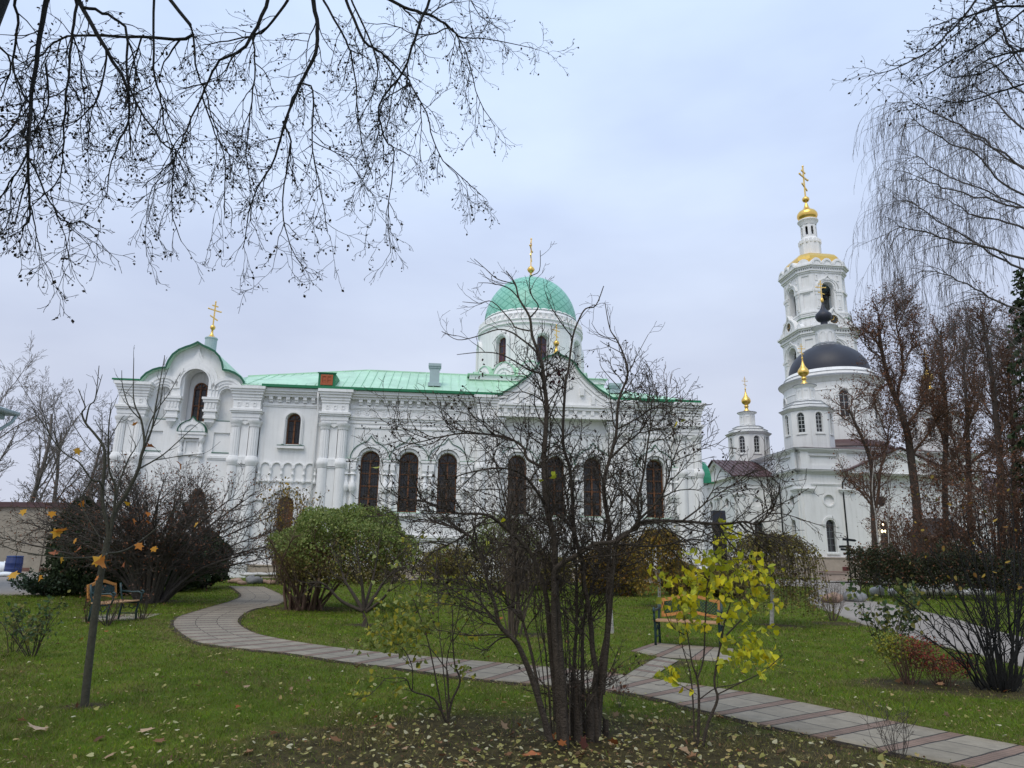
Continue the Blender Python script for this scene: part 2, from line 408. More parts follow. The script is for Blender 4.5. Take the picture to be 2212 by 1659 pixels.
def smooth_line(pts, per=4):
    """Catmull-Rom through the points"""
    P = [pts[0]] + list(pts) + [pts[-1]]; o = []
    for i in range(1, len(P) - 2):
        for k in range(per):
            t = k / per; q = []
            for a, b, c, d in zip(P[i - 1], P[i], P[i + 1], P[i + 2]):
                q.append(.5 * (2 * b + (c - a) * t + (2 * a - 5 * b + 4 * c - d) * t * t + (3 * b - a - 3 * c + d) * t ** 3))
            o.append(tuple(q))
    o.append(tuple(P[-2])); return o
def limb(tw, px, Y0, Y1, r0, r1, per=4, sides=7, wob=.0):
    """a limb followed in the photograph, at its own distance Y0 (foot) to Y1 (tip)"""
    n = len(px) - 1
    pts = [at(q[0], q[1], q[2] if len(q) > 2 else Y0 + (Y1 - Y0) * i / max(n, 1)) for i, q in enumerate(px)]
    pts = smooth_line(pts, per); m_ = len(pts) - 1
    if wob: pts = [pts[0]] + [(p[0] + rnd.gauss(0, wob), p[1] + rnd.gauss(0, wob), p[2] + rnd.gauss(0, wob)) for p in pts[1:]]
    rad = [r0 + (r1 - r0) * i / m_ for i in range(m_ + 1)]
    tw.add(pts, rad, sides); tw.segs += list(zip(pts, rad))
    return pts, rad
def reach(tw, target, r=.004, sag=.0, sides=3, skip=0):
    """a twig from the nearest limb point to a target point"""
    best = min(tw.segs[skip:], key=lambda q: (q[0][0] - target[0]) ** 2 + (q[0][1] - target[1]) ** 2 + (q[0][2] - target[2]) ** 2 + (.3 if q[0][2] > target[2] + .1 and sag == 0 else 0))
    a = best[0]; n = 5; L = math.dist(a, target); pts = []
    for i in range(n + 1):
        t = i / n; w = math.sin(PI * t)
        pts.append(tuple(a[k] + (target[k] - a[k]) * t + rnd.gauss(0, .025 * L) * w + (sag * L * w if k == 2 else 0) for k in range(3)))
    r0 = min(best[1] * .7, max(r, .006 * L + r))
    rad = [r0 + (r * .5 - r0) * i / n for i in range(n + 1)]
    tw.add(pts, rad, sides); tw.segs += list(zip(pts, rad))
    return pts, rad

# ------------------------------------------------------------------ ground, path, paving
def ground_material():
    m = bpy.data.materials.new('lawn_soil'); m.use_nodes = True; t = m.node_tree; b = t.nodes['Principled BSDF']
    b.inputs['Roughness'].default_value = .95; b.inputs['Specular IOR Level'].default_value = .15
    g = t.nodes.new('ShaderNodeNewGeometry')
    def noise(sc, det=6):
        n = t.nodes.new('ShaderNodeTexNoise'); n.inputs['Scale'].default_value = sc; n.inputs['Detail'].default_value = det
        n.inputs['Roughness'].default_value = .65; t.links.new(g.outputs['Position'], n.inputs[0]); return n.outputs[0]
    r = t.nodes.new('ShaderNodeValToRGB'); el = r.color_ramp.elements
    el[0].position = .3; el[0].color = (.07, .08, .010, 1); el[1].position = .72; el[1].color = (.15, .135, .03, 1)
    q = el.new(.5); q.color = (.085, .125, .010, 1)
    t.links.new(noise(.9), r.inputs[0])
    r2 = t.nodes.new('ShaderNodeValToRGB'); el = r2.color_ramp.elements
    el[0].position = .35; el[0].color = (.034, .026, .013, 1); el[1].position = .7; el[1].color = (.10, .085, .035, 1)
    t.links.new(noise(7), r2.inputs[0])
    # bare earth patches round the shrubs
    tot = None
    for cx, cy, rx, ry in SOIL:
        v = t.nodes.new('ShaderNodeVectorMath'); v.operation = 'SUBTRACT'; v.inputs[1].default_value = (cx, cy, 0)
        t.links.new(g.outputs['Position'], v.inputs[0])
        v2 = t.nodes.new('ShaderNodeVectorMath'); v2.operation = 'MULTIPLY'; v2.inputs[1].default_value = (1 / rx, 1 / ry, 0); t.links.new(v.outputs[0], v2.inputs[0])
        l = t.nodes.new('ShaderNodeVectorMath'); l.operation = 'LENGTH'; t.links.new(v2.outputs[0], l.inputs[0])
        if tot is None: tot = l.outputs['Value']
        else:
            mn = t.nodes.new('ShaderNodeMath'); mn.operation = 'MINIMUM'; t.links.new(tot, mn.inputs[0]); t.links.new(l.outputs['Value'], mn.inputs[1]); tot = mn.outputs[0]
    ad = t.nodes.new('ShaderNodeMath'); ad.operation = 'MULTIPLY_ADD'; ad.inputs[1].default_value = 1.1
    t.links.new(noise(3.5), ad.inputs[0]); t.links.new(tot, ad.inputs[2])
    mr = t.nodes.new('ShaderNodeMapRange'); mr.inputs[1].default_value = 1.35; mr.inputs[2].default_value = 1.75; mr.inputs[3].default_value = 1; mr.inputs[4].default_value = 0
    t.links.new(ad.outputs[0], mr.inputs[0])
    mx = t.nodes.new('ShaderNodeMix'); mx.data_type = 'RGBA'
    t.links.new(mr.outputs[0], mx.inputs[0]); t.links.new(r.outputs[0], mx.inputs[6]); t.links.new(r2.outputs[0], mx.inputs[7])
    t.links.new(mx.outputs[2], b.inputs['Base Color'])
    bp = t.nodes.new('ShaderNodeBump'); bp.inputs['Strength'].default_value = .9; bp.inputs['Distance'].default_value = .05
    t.links.new(noise(24), bp.inputs['Height']); t.links.new(bp.outputs[0], b.inputs['Normal'])
    return m
SOIL = [(.55, 6.4, 3.0, 1.9), (-.55, 7.5, .7, .6), (6.6, 10.2, 1.3, .8), (5.6, 10.4, .9, .6), (2.6, 12.2, .5, .45), (7.2, 19.4, .6, .5), (9.1, 20.3, .8, .7), (-11.6, 24.2, .9, .9), (-6.0, 22.5, 1.2, .8), (-3.48, 17.9, .5, .4), (5.2, 25.5, .5, .4), (7.0, 19.7, .45, .4), (-4.5, 8.2, .22, .2), (-9.9, 18.6, .9, .5), (.6, 16.2, .6, .5)]
ys = [-12, -4, 0, 3, 6, 9, 12, 15] + [18 + i * .5 for i in range(45)] + [45, 60, 90, 150, 400]
xs = [-400, -150, -60, -30, -15, 0, 15, 30, 60, 150, 400]
V = np.array([(x, y, gz(y)) for y in ys for x in xs]); nx = len(xs)
Q = np.array([(j * nx + i, j * nx + i + 1, (j + 1) * nx + i + 1, (j + 1) * nx + i) for j in range(len(ys) - 1) for i in range(nx - 1)])
tag(raw_mesh('ground', V, Q, ground_material()), kind='structure')

def resample(pts, n):
    P = np.array(smooth_line([tuple(p) for p in pts], 6)); d = np.r_[0, np.cumsum(np.linalg.norm(np.diff(P[:, :2], axis=0), axis=1))]
    s = np.linspace(0, d[-1], n); return np.stack([np.interp(s, d, P[:, k]) for k in range(2)], 1), d[-1]
def pairup(A, B, n):
    """for points along A the facing points on B, square across the way"""
    a, la = resample(A, n); b, lb = resample(B, 1500); idx = np.zeros(n)
    lo = 0
    for i in range(n):
        d = np.linalg.norm(b - a[i], axis=1); d[:lo] = 1e9; d[lo + 260:] = 1e9; k = int(np.argmin(d)); idx[i] = k; lo = max(lo, k - 4)
    w = 9; pad = np.r_[[idx[0]] * w, idx, [idx[-1]] * w]; idx = np.convolve(pad, np.ones(2 * w + 1) / (2 * w + 1), 'valid')
    idx = np.maximum.accumulate(idx); return a, np.stack([np.interp(idx, np.arange(1500), b[:, k]) for k in range(2)], 1)
def ribbon(name, L, R, n, m, lift, cols=6, square=False):
    """a paved strip between two edges, uv in metres along / across"""
    a, la = resample(L, n); b, lb = resample(R, n)
    if square: a, b = pairup(L, R, n)
    V = []; UV = []; s = 0
    for i in range(n):
        if i: s += np.linalg.norm((a[i] + b[i] - a[i - 1] - b[i - 1]) / 2)
        w = np.linalg.norm(a[i] - b[i])
        for k in range(cols + 1):
            p = a[i] + (b[i] - a[i]) * k / cols
            V.append((p[0], p[1], gz(p[1]) + lift)); UV.append((s, k / cols))
    Q = [(i * (cols + 1) + k, i * (cols + 1) + k + 1, (i + 1) * (cols + 1) + k + 1, (i + 1) * (cols + 1) + k) for i in range(n - 1) for k in range(cols)]
    # turned-down edges so the slabs have thickness
    o = len(V)
    for i in range(n):
        for k in (0, cols):
            p = V[i * (cols + 1) + k]; V.append((p[0], p[1], p[2] - .06)); UV.append(UV[i * (cols + 1) + k])
    for i in range(n - 1):
        for e, k in ((0, 0), (1, cols)):
            Q.append((i * (cols + 1) + k, (i + 1) * (cols + 1) + k, o + (i + 1) * 2 + e, o + i * 2 + e))
    ob = raw_mesh(name, np.array(V), np.array(Q), m)
    uv = ob.data.uv_layers.new(name='UVMap'); idx = np.array(Q).ravel()
    uv.data.foreach_set('uv', np.array(UV, dtype=np.float32)[idx].ravel())
    return ob
def path_material():
    m = bpy.data.materials.new('slabs_and_brick_strips'); m.use_nodes = True; t = m.node_tree; b = t.nodes['Principled BSDF']
    b.inputs['Roughness'].default_value = .75; b.inputs['Specular IOR Level'].default_value = .3
    u = t.nodes.new('ShaderNodeUVMap'); s = t.nodes.new('ShaderNodeSeparateXYZ'); t.links.new(u.outputs[0], s.inputs[0])
    def mth(op, a, c=None, d=None):
        n = t.nodes.new('ShaderNodeMath'); n.operation = op
        for i, x in enumerate((a, c, d)):
            if x is None: continue
            if isinstance(x, (int, float)): n.inputs[i].default_value = x
            else: t.links.new(x, n.inputs[i])
        return n.outputs[0]
    g = t.nodes.new('ShaderNodeNewGeometry')
    wv = t.nodes.new('ShaderNodeTexNoise'); wv.inputs['Scale'].default_value = 3; t.links.new(g.outputs['Position'], wv.inputs[0])
    U = mth('MULTIPLY_ADD', wv.outputs[0], .03, s.outputs[0])
    per = .60
    f = mth('FRACT', mth('DIVIDE', U, per))
    red = mth('LESS_THAN', f, .27)
    # joints across: at the strip's two sides; along: three courses
    j1 = mth('LESS_THAN', mth('ABSOLUTE', mth('SUBTRACT', f, .27)), .016); j2 = mth('LESS_THAN', f, .036)
    v3 = mth('FRACT', mth('MULTIPLY', s.outputs[1], 3.0)); j3 = mth('LESS_THAN', v3, .035)
    j3 = mth('MULTIPLY', j3, mth('SUBTRACT', 1.0, red))
    jb = mth('MULTIPLY', red, mth('LESS_THAN', mth('FRACT', mth('MULTIPLY', s.outputs[1], 17.0)), .16))
    jt = mth('MINIMUM', 1.0, mth('ADD', mth('ADD', j1, j2), mth('ADD', j3, mth('MULTIPLY', jb, .55))))
    # slab-to-slab tone
    cell = mth('MULTIPLY_ADD', mth('FLOOR', mth('DIVIDE', U, per)), 7.13, mth('FLOOR', mth('MULTIPLY', s.outputs[1], 3.0)))
    wn_ = t.nodes.new('ShaderNodeTexWhiteNoise'); wn_.noise_dimensions = '1D'; t.links.new(cell, wn_.inputs['W'])
    tone = mth('MULTIPLY_ADD', wn_.outputs['Value'], .22, .88)
    n2 = t.nodes.new('ShaderNodeTexNoise'); n2.inputs['Scale'].default_value = 6; n2.inputs['Detail'].default_value = 8; n2.inputs['Roughness'].default_value = .7; t.links.new(g.outputs['Position'], n2.inputs[0])
    tone = mth('MULTIPLY', tone, mth('MULTIPLY_ADD', n2.outputs[0], 1.0, .5))
    mx = t.nodes.new('ShaderNodeMix'); mx.data_type = 'RGBA'; t.links.new(red, mx.inputs[0])
    mx.inputs[6].default_value = (.235, .205, .155, 1); mx.inputs[7].default_value = (.20, .135, .10, 1)
    m2 = t.nodes.new('ShaderNodeMix'); m2.data_type = 'RGBA'; t.links.new(jt, m2.inputs[0]); t.links.new(mx.outputs[2], m2.inputs[6]); m2.inputs[7].default_value = (.03, .026, .022, 1)
    m3 = t.nodes.new('ShaderNodeMix'); m3.data_type = 'RGBA'; m3.blend_type = 'MULTIPLY'; m3.inputs[0].default_value = 1
    t.links.new(m2.outputs[2], m3.inputs[6]); t.links.new(tone, m3.inputs[7]); t.links.new(m3.outputs[2], b.inputs['Base Color'])
    n3 = t.nodes.new('ShaderNodeTexNoise'); n3.inputs['Scale'].default_value = 40; t.links.new(g.outputs['Position'], n3.inputs[0])
    bp = t.nodes.new('ShaderNodeBump'); bp.inputs['Strength'].default_value = .6; bp.inputs['Distance'].default_value = .012
    t.links.new(mth('SUBTRACT', n3.outputs[0], jt), bp.inputs['Height']); t.links.new(bp.outputs[0], b.inputs['Normal'])
    return m
PM = path_material()
far_e = [(2480, 1676), (2330, 1641), (2212, 1617), (1968, 1570), (1837, 1543), (1663, 1507), (1554, 1490), (1410, 1469), (1304, 1455), (1179, 1443), (1030, 1430), (904, 1419), (770, 1406), (658, 1391), (585, 1378), (549, 1369), (522, 1355), (513, 1343), (523, 1330), (549, 1317), (601, 1307), (617, 1294), (604, 1284), (569, 1268)]
near_e = [(2330, 1716), (2212, 1691), (2010, 1648), (1854, 1616), (1663, 1574), (1485, 1531), (1435, 1516), (1344, 1499), (1191, 1485), (1030, 1470), (864, 1447), (740, 1432), (631, 1415), (535, 1405), (434, 1392), (396, 1374), (374, 1353), (380, 1337), (405, 1327), (462, 1310), (503, 1298), (520, 1286), (496, 1267)]
FE = [gnd(*p) for p in far_e]; NE = [gnd(*p) for p in near_e]
tag(ribbon('path', NE, FE, 260, PM, .022, 6, True), kind='structure')
pad_l = [gnd(*p) for p in [(1349, 1462), (1385, 1440), (1420, 1421)]]; pad_r = [gnd(*p) for p in [(1403, 1470), (1434, 1448), (1467, 1428)]]
tag(ribbon('side_path', pad_l, pad_r, 24, PM, .014), kind='structure')
pa = [gnd(*p) for p in [(1361, 1407), (1423, 1420), (1500, 1426), (1575, 1433)]]; pb = [gnd(*p) for p in [(1414, 1389), (1460, 1393), (1520, 1397), (1585, 1402)]]
tag(ribbon('bench_paving', pa, pb, 24, PM, .010, 3), kind='structure')
pa = [gnd(*p) for p in [(175, 1344), (240, 1342), (310, 1338)]]; pb = [gnd(*p) for p in [(195, 1329), (270, 1327), (350, 1326)]]
tag(ribbon('bench_paving', pa, pb, 24, PM, .010, 3), kind='structure')
ra = [gnd(*p) for p in [(3300, 1830), (2800, 1640), (2420, 1500), (2212, 1442), (2135, 1422), (2035, 1397), (1911, 1363), (1812, 1330), (1745, 1298), (1752, 1268)]] + [(15.0, 44, 0), (22, 60, 0)]
rb = [gnd(*p) for p in [(3300, 1640), (2800, 1520), (2420, 1425), (2212, 1378), (2122, 1355), (2035, 1330), (1899, 1301), (1842, 1293), (1862, 1270), (1850, 1256)]] + [(27, 52, 0), (36, 60, 0)]
tag(ribbon('paved_road', ra, rb, 120, M['asphalt'], .012), kind='structure')
ra = [(-60, 20, 0), (-30, 23, 0), (-20, 25.2, 0), (-16.6, 26.4, 0), (-16.0, 29, 0), (-17, 36, 0)]; rb = [(-75, 48, 0), (-50, 48, 0), (-40, 48, 0), (-30, 48, 0), (-26, 47, 0), (-21, 46, 0)]
tag(ribbon('paved_yard', ra, rb, 80, M['asphalt'], .012, 10), kind='structure')
def widen(A, B, d):
    a, b = pairup(A, B, 260); v = (a - b) / np.linalg.norm(a - b, axis=1, keepdims=True); w = 1 + .5 * np.sin(np.arange(260) * 1.3) * np.sin(np.arange(260) * .37)
    return [tuple(p) for p in a + v * (d * w)[:, None]], [tuple(p) for p in b - v * (d * w)[:, None]]
wa, wb = widen(NE, FE, .075)
tag(ribbon('soil_edge', wa, wb, 260, mat('bare_soil_edge', (.035, .024, .014), .95, var=.4, vscale=6), .008), kind='structure')
PATHPOLY = np.array([p[:2] for p in FE] + [p[:2] for p in reversed(NE)])

# ------------------------------------------------------------------ the white church with the green roof
YAW = math.radians(5.76)
ch = thing('white_church', 'long white church with green sheet roof, green dome and brown arched windows', 'church', (0, 44, 0), YAW)
WX = [-8.62, -6.27, -3.91, .42, 2.80, 5.18, 9.20]
CXB = -19.44                                            # axis of the gabled left bay
sil_l = [(-23.35, 11.6), (-22.47, 11.63), (-22.38, 11.80), (-22.15, 12.1), (-21.8, 12.33), (-21.45, 12.45), (-21.08, 12.5), (-21.04, 12.66), (-20.95, 12.98), (-20.76, 13.35), (-20.45, 13.65), (-20.08, 13.84), (-19.8, 13.95), (-19.6, 14.06), (CXB, 14.18)]
sil = sil_l + [(2 * CXB - p[0], p[1]) for p in reversed(sil_l[:-1])]
b = MB()
b.plate([(-23.35, .2)] + [(-15.30, .2)] + [(p[0], p[1]) for p in reversed(sil) if -23.3 < p[0] < -15.31] + [(-23.35, 11.6)],
        [arch(CXB + .1, 1.40, 9.35, 12.63), arch(-17.5, .84, 9.42, 11.45), arch(-21.2, .84, 9.42, 11.45), rect(-17.98, -17.05, 7.5, 8.7), rect(-21.85, -20.92, 7.5, 8.7)], 0, .9)
b.box(CXB - 1.2, CXB + 1.4, 1.0, 1.05, 9.2, 12.9)       # back of the deep niche, the window sits in it
for u0, u1 in ((-22.0, -20.25), (-18.5, -16.9)): b.box(u0, u1, .36, .40, 8.9, 11.55); b.box(u0, u1, .11, .15, 7.3, 8.88)
holes = [arch(u, 1.17, 4.22, 7.88) for u in WX] + [arch(-13.35, .86, 8.13, 10.05), arch(-13.40, .95, .95, 5.0)]
b.plate([(-15.30, .2), (12.1, .2), (12.1, 11.25), (-15.30, 11.25)], holes, .0, .55)
b.box(12.1, 12.15, 0, 9.6, .2, 11.2); b.box(-23.4, -23.35, 0, 9.6, .2, 11.5); b.box(-23.3, 12.1, 9.6, 9.65, .2, 11.2)
b.build('wall', 'white', ch)
# black sheet behind the windows, its colour standing in for the unlit room
MB().box(-15.1, 12.0, 1.2, 1.25, .3, 11).build('interior_shade', 'black', ch)

# cornice, friezes, mouldings
def run(u0, u1, frieze=True, mods=True):
    b = MB()
    b.box(u0, u1, -.55, .1, 11.30, 11.50); b.box(u0, u1, -.44, .1, 11.17, 11.297); b.box(u0, u1, -.30, .1, 11.02, 11.167)
    if mods:
        n = max(1, int((u1 - u0 - .3) / .507)); s = (u1 - u0 - n * .507) / 2 + .25
        for i in range(n):
            u = u0 + s + i * .507
            b.box(u - .11, u + .11, -.27, .05, 10.84, 11.017); b.box(u - .11, u + .11, -.18, .05, 10.70, 10.837)
    b.box(u0, u1, -.10, .05, 10.50, 10.62); b.box(u0, u1, -.06, .05, 10.42, 10.497)
    if frieze:
        n = max(1, int((u1 - u0 - .2) / .53)); s = (u1 - u0 - n * .53) / 2 + .265
        for i in range(n):
            u = u0 + s + i * .53
            b.plate([(u - .14, 10.38), (u - .14, 10.2)] + [(u + .14 * math.cos(PI + PI * k / 6), 10.2 + .12 * math.sin(PI + PI * k / 6)) for k in range(1, 6)] + [(u + .14, 10.2), (u + .14, 10.38)],
                    [circ(u - .055, 10.30, .035, 8), circ(u + .055, 10.30, .035, 8), circ(u, 10.18, .045, 8)], -.055, .02)
        b.box(u0, u1, -.14, .05, 9.90, 10.0); b.box(u0, u1, -.08, .05, 9.78, 9.897); b.box(u0, u1, -.05, .05, 9.55, 9.66)
    b.build('cornice', 'white', ch)
run(-15.3, -11.75, False); run(-10.0, -2.2); run(7.8, 10.6)
for u0, u1 in ((-9.75, -2.3), (-.4, 6.0)):
    b = MB(); b.box(u0, u1, -.06, .03, 9.27, 9.36); b.box(u0, u0 + .08, -.05, .03, 7.4, 9.267); b.box(u1 - .08, u1, -.05, .03, 7.4, 9.267); b.build('panel_moulding', 'white', ch)
b = MB()
for u0, u1 in ((7.85, 10.5),):
    for i in range(11):
        u = u0 + .12 + i * .235
        b.plate([(u + .1175 * math.cos(PI + PI * k / 6), 9.28 + .1175 * math.sin(PI + PI * k / 6)) for k in range(7)], (), -.08, .02)
    b.box(u0, u1, -.08, .03, 9.283, 9.36)
b.build('scalloped_frieze', 'white', ch)
# strings low on the wall
for u0, u1, z0, z1, v in ((-16.9, -14.5, 4.76, 4.9, .10), (-12.3, -9.95, 4.76, 4.9, .10), (-18.2, -15.4, 7.15, 7.28, .10), (-23.3, -20.7, 7.15, 7.28, .10)): MB().box(u0, u1, -v, .05, z0, z1).box(u0, u1, -v * .6, .05, z0 - .08, z0 - .003).build('string_course', 'white', ch)
MB().box(-10.0, 12.2, -.16, .05, 2.72, 2.86).box(-10.0, 12.15, -.11, .05, 2.60, 2.717).build('string_course', 'white', ch)

# pilasters: moulded capital over paired fluted shafts
def make_pilaster():
    b = MB()
    for z0, z1, hw, v in ((11.34, 11.51, 1.06, .78), (11.20, 11.337, .99, .70), (11.04, 11.197, .93, .62), (10.86, 11.037, .88, .54), (10.70, 10.857, .84, .49), (10.13, 10.697, .80, .44),
                          (10.00, 10.127, .95, .60), (9.90, 9.997, .90, .54), (9.62, 9.897, .82, .46), (9.45, 9.617, .78, .43)):
        b.box(-hw, hw, -v, .05, z0, z1)
    for x in (-.46, 0, .46): b.plate(rect(x - .1, x + .1, 10.30, 10.56), [rect(x - .055, x + .055, 10.36, 10.50)], -.475, -.43)
    for x in (-.52, .52):
        b.lathe([(.30, 9.06), (.33, 9.12), (.33, 9.18), (.36, 9.24), (.42, 9.32), (.44, 9.45)], (x, -.18, 0), 20)
        b.lathe([(.285, 7.30), (.285, 9.06)], (x, -.18, 0), 28, flute=.09, smooth=False)
        b.lathe([(.30, 6.72), (.34, 6.75), (.34, 6.80), (.36, 6.84), (.40, 6.93), (.41, 7.02), (.39, 7.14), (.35, 7.20), (.35, 7.27), (.29, 7.31)], (x, -.18, 0), 20)
        b.lathe([(.31, 1.15), (.31, 6.72)], (x, -.18, 0), 20)
        b.lathe([(.40, 1.0), (.40, 1.1), (.34, 1.25), (.31, 1.3)], (x, -.18, 0), 20)
    b.plate([(-.2, 9.45), (-.2, 9.3), (0, 9.18), (.2, 9.3), (.2, 9.45)], (), -.40, .0)
    b.box(-.22, .22, -.30, .05, 1.2, 9.44); b.box(-.24, .24, -.42, .05, 6.82, 7.18); b.box(-.24, .24, -.36, .05, 7.2, 7.28); b.box(-.24, .24, -.36, .05, 6.72, 6.79)
    b.box(-.95, .95, -.55, .05, .25, 1.0)
    return b.build('pilaster', 'white', ch)
p0 = make_pilaster(); PU = [-16.12, -22.72, -10.88, -1.35, 6.95, 11.42]
for i, u in enumerate(PU):
    p = p0 if i == 0 else p0.copy()
    if i: COL.objects.link(p); p.parent = ch
    p.location = (u, 0, 0)

# windows: brown arched frame with pane behind
def make_window(w, h, rows, name='window', fm='wood', pm='glass', dep=.16, grill=True, fan=True, bar=.075):
    """frame foot centre at the origin"""
    b = MB(); r = w / 2
    b.plate(arch(0, w, 0, h), [arch(0, w - 2 * bar, bar, h - bar)], 0, dep)
    zs = h - r
    b.box(-bar / 2 - .01, bar / 2 + .01, -.02, dep - .02, bar, zs); 
    for i in range(1, rows + 1):
        z = zs * i / rows; b.box(-r + bar, r - bar, .0, dep - .03, z - bar / 2, z + bar / 2)
    if fan:
        for a in (45, 90, 135):
            c, s = math.cos(math.radians(a)), math.sin(math.radians(a))
            b.beam((0, .05, zs), (c * (r - bar), .05, zs + s * (r - bar)), .035, .06)
    f = b.build(name, fm, ch)
    MB().plate(arch(0, w - .02, .01, h - .01), (), dep - .05, dep - .02).build('pane', pm, f)
    if grill:
        g = MB()
        for k in range(-3, 4):
            if k: g.box(k * w / 8 - .008, k * w / 8 + .008, -.06, -.045, .05, h - r * .75)
        n = int(h / .42)
        for i in range(1, n): g.box(-r + .02, r - .02, -.065, -.05, i * .42 - .008, i * .42 + .008)
        g.build('grille', 'black', f)
    return f
w0 = make_window(1.15, 3.64, 4)
for i, u in enumerate(WX):
    w = w0 if i == 0 else copy_tree(w0, ch)
    w.location = (u, .32, 4.23)
make_window(.84, 1.9, 1, dep=.14).location = (-13.35, .25, 8.14)
make_window(.80, 2.55, 2, dep=.14).location = (CXB + .1, .88, 9.40)

# window surrounds: onion hoods, imposts and colonnettes
b = MB()
b.plate(ogee_band(0, 1.165, 7.36, 8.78, .74, 7.34, 7.36), (), -.20, .02); b.plate(ogee_band(0, 1.005, 7.362, 8.60, .74, 7.34, 7.362), (), -.26, -.195); b.plate(archring(0, 7.3, 7.30, .74, .60), (), -.13, .02)
h0 = b.build('window_hood', 'white', ch)
MB().plate(strip(ogee(0, 1.168, 7.36, 8.783), .032), (), -.27, .02).build('metal_flashing', 'edge', h0)
for i, u in enumerate(WX): (h0 if i == 0 else copy_tree(h0, ch)).location = (u, 0, 0)
b = MB(); b.box(-.44, .44, -.24, .03, 7.20, 7.355); b.box(-.38, .38, -.18, .03, 7.06, 7.197)
for x in (-.20, .20):
    b.box(x - .16, x + .16, -.22, .03, 6.70, 7.057)
    b.lathe([(.20, 6.40), (.20, 6.47), (.13, 6.5), (.16, 6.58), (.2, 6.69)], (x, -.08, 0), 14)
    b.lathe([(.13, 4.3), (.15, 4.9), (.12, 5.35), (.18, 5.4), (.18, 5.46), (.22, 5.55), (.23, 5.66), (.22, 5.77), (.18, 5.86), (.18, 5.92), (.12, 5.98), (.13, 6.42)], (x, -.08, 0), 14)
n0 = b.build('colonnette', 'white', ch); MB().box(-.46, .46, -.26, .02, 7.3562, 7.385).build('metal_flashing', 'green', n0)
for i, u in enumerate([x for grp in (WX[:3], WX[3:6], WX[6:]) for x in [grp[0] - 1.18] + [y + 1.18 for y in grp]]): (n0 if i == 0 else copy_tree(n0, ch)).location = (u, 0, 0)
s0 = MB().box(-.82, .82, -.26, .03, 3.98, 4.16).build('window_sill', 'white', ch); MB().box(-.84, .84, -.28, .30, 4.162, 4.2).build('metal_flashing', 'green', s0)
for i, u in enumerate(WX): (s0 if i == 0 else copy_tree(s0, ch)).location = (u, 0, 0)
b = MB()
# small upper window: moulded surround and sill
b.plate(archring(-13.38, 8.12, 9.60, .62, .46), (), -.10, .02); b.plate(archring(-13.38, 8.12, 9.60, .55, .46), (), -.15, -.095)
b.box(-14.2, -12.6, -.22, .03, 7.86, 8.02)
w_ = b.build('window_surround', 'white', ch); MB().box(-14.2, -12.6, -.235, .0, 8.022, 8.055).build('metal_flashing', 'edge', w_); b = MB()
# door surround
b.plate(archring(-13.40, 4.25, 4.4, 1.22, 1.02), (), -.20, .02); b.plate(archring(-13.40, 4.25, 4.4, 1.02, .78), (), -.10, .02); b.plate(archring(-13.40, .95, 4.52, .60, .475), (), -.06, .02)
b.box(-14.7, -14.2, -.12, .03, 1.05, 4.25); b.box(-12.6, -12.1, -.12, .03, 1.05, 4.25)
b.build('door_surround', 'white', ch); b = MB()
# blind arcade
us = [-14.78 + .655 * i for i in range(5)]
b.plate([(-15.12, 5.86)] + [(-11.82, 5.86), (-11.82, 6.72)] + [p for u in reversed(us) for p in [(u + .322 * math.cos(PI * k / 8), 6.72 + .322 * math.sin(PI * k / 8)) for k in range(0, 9)] if True][::1] + [(-15.12, 6.72)], [arch(u, .50, 5.95, 6.98) for u in us], -.10, .02)
for u in [us[0] - .3275] + [x + .3275 for x in us]:
    b.lathe([(.05, 5.75), (.10, 5.78), (.11, 5.9), (.08, 5.98), (.06, 6.05), (.06, 6.25), (.09, 6.28), (.09, 6.34), (.06, 6.38), (.06, 6.55), (.09, 6.6), (.10, 6.68)], (u, -.10, 0), 10)
b.build('blind_arcade', 'white', ch); b = MB()
# left bay: mouldings round the niches, brackets, small onion hood
b.plate(ogee_band(CXB + .04, 1.42, 11.3, 13.92, 1.05, 11.7, 11.3), (), -.12, .02); b.plate(ogee_band(CXB + .04, 1.2, 11.3, 13.62, .95, 11.72, 11.3), (), -.18, -.115)
b.plate(ogee_band(CXB + .06, 1.0, 11.3, 13.25, .82, 11.74, 11.3), (), -.23, -.175)
b.build('niche_surround', 'white', ch)
for u in (-17.5, -21.2):
    b = MB()
    b.plate(archring(u, 10.85, 11.06, 1.05, .86), (), -.18, .02); b.plate(archring(u, 10.85, 11.06, .86, .68), (), -.12, .02); b.plate(archring(u, 10.85, 11.06, .68, .52), (), -.07, .02); n_ = b.build('niche_surround', 'white', ch); MB().box(u - .45, u + .45, -.02, .36, 9.40, 9.437).build('metal_flashing', 'edge', n_)
for u in (-18.3, -20.5):
    b = MB()
    for z0, z1, hw, v in ((10.66, 10.80, .50, .40), (10.50, 10.657, .44, .34), (10.05, 10.497, .36, .27), (9.92, 10.047, .42, .32), (9.65, 9.917, .33, .25), (9.50, 9.647, .38, .28), (9.28, 9.497, .28, .20)):
        b.box(u - hw, u + hw, -v, .02, z0, z1)
    b.lathe([(.02, 8.9), (.10, 9.05), (.2, 9.18), (.26, 9.28)], (u, -.06, 0), 12)
    for x in (-.2, 0, .2): b.box(u + x - .05, u + x + .05, -.32, -.25, 10.12, 10.45)
    b.build('bracket', 'white', ch)
b = MB()
b.plate(ogee(-19.19, .80, 8.68, 9.58), (), -.30, .02); b.plate(ogee_band(-19.19, .62, 8.685, 9.42, .40, 8.685, 8.685), (), -.36, -.295); 
b.box(-20.0, -18.38, -.36, .02, 8.50, 8.65); b.box(-19.9, -18.48, -.30, .02, 8.3, 8.497)
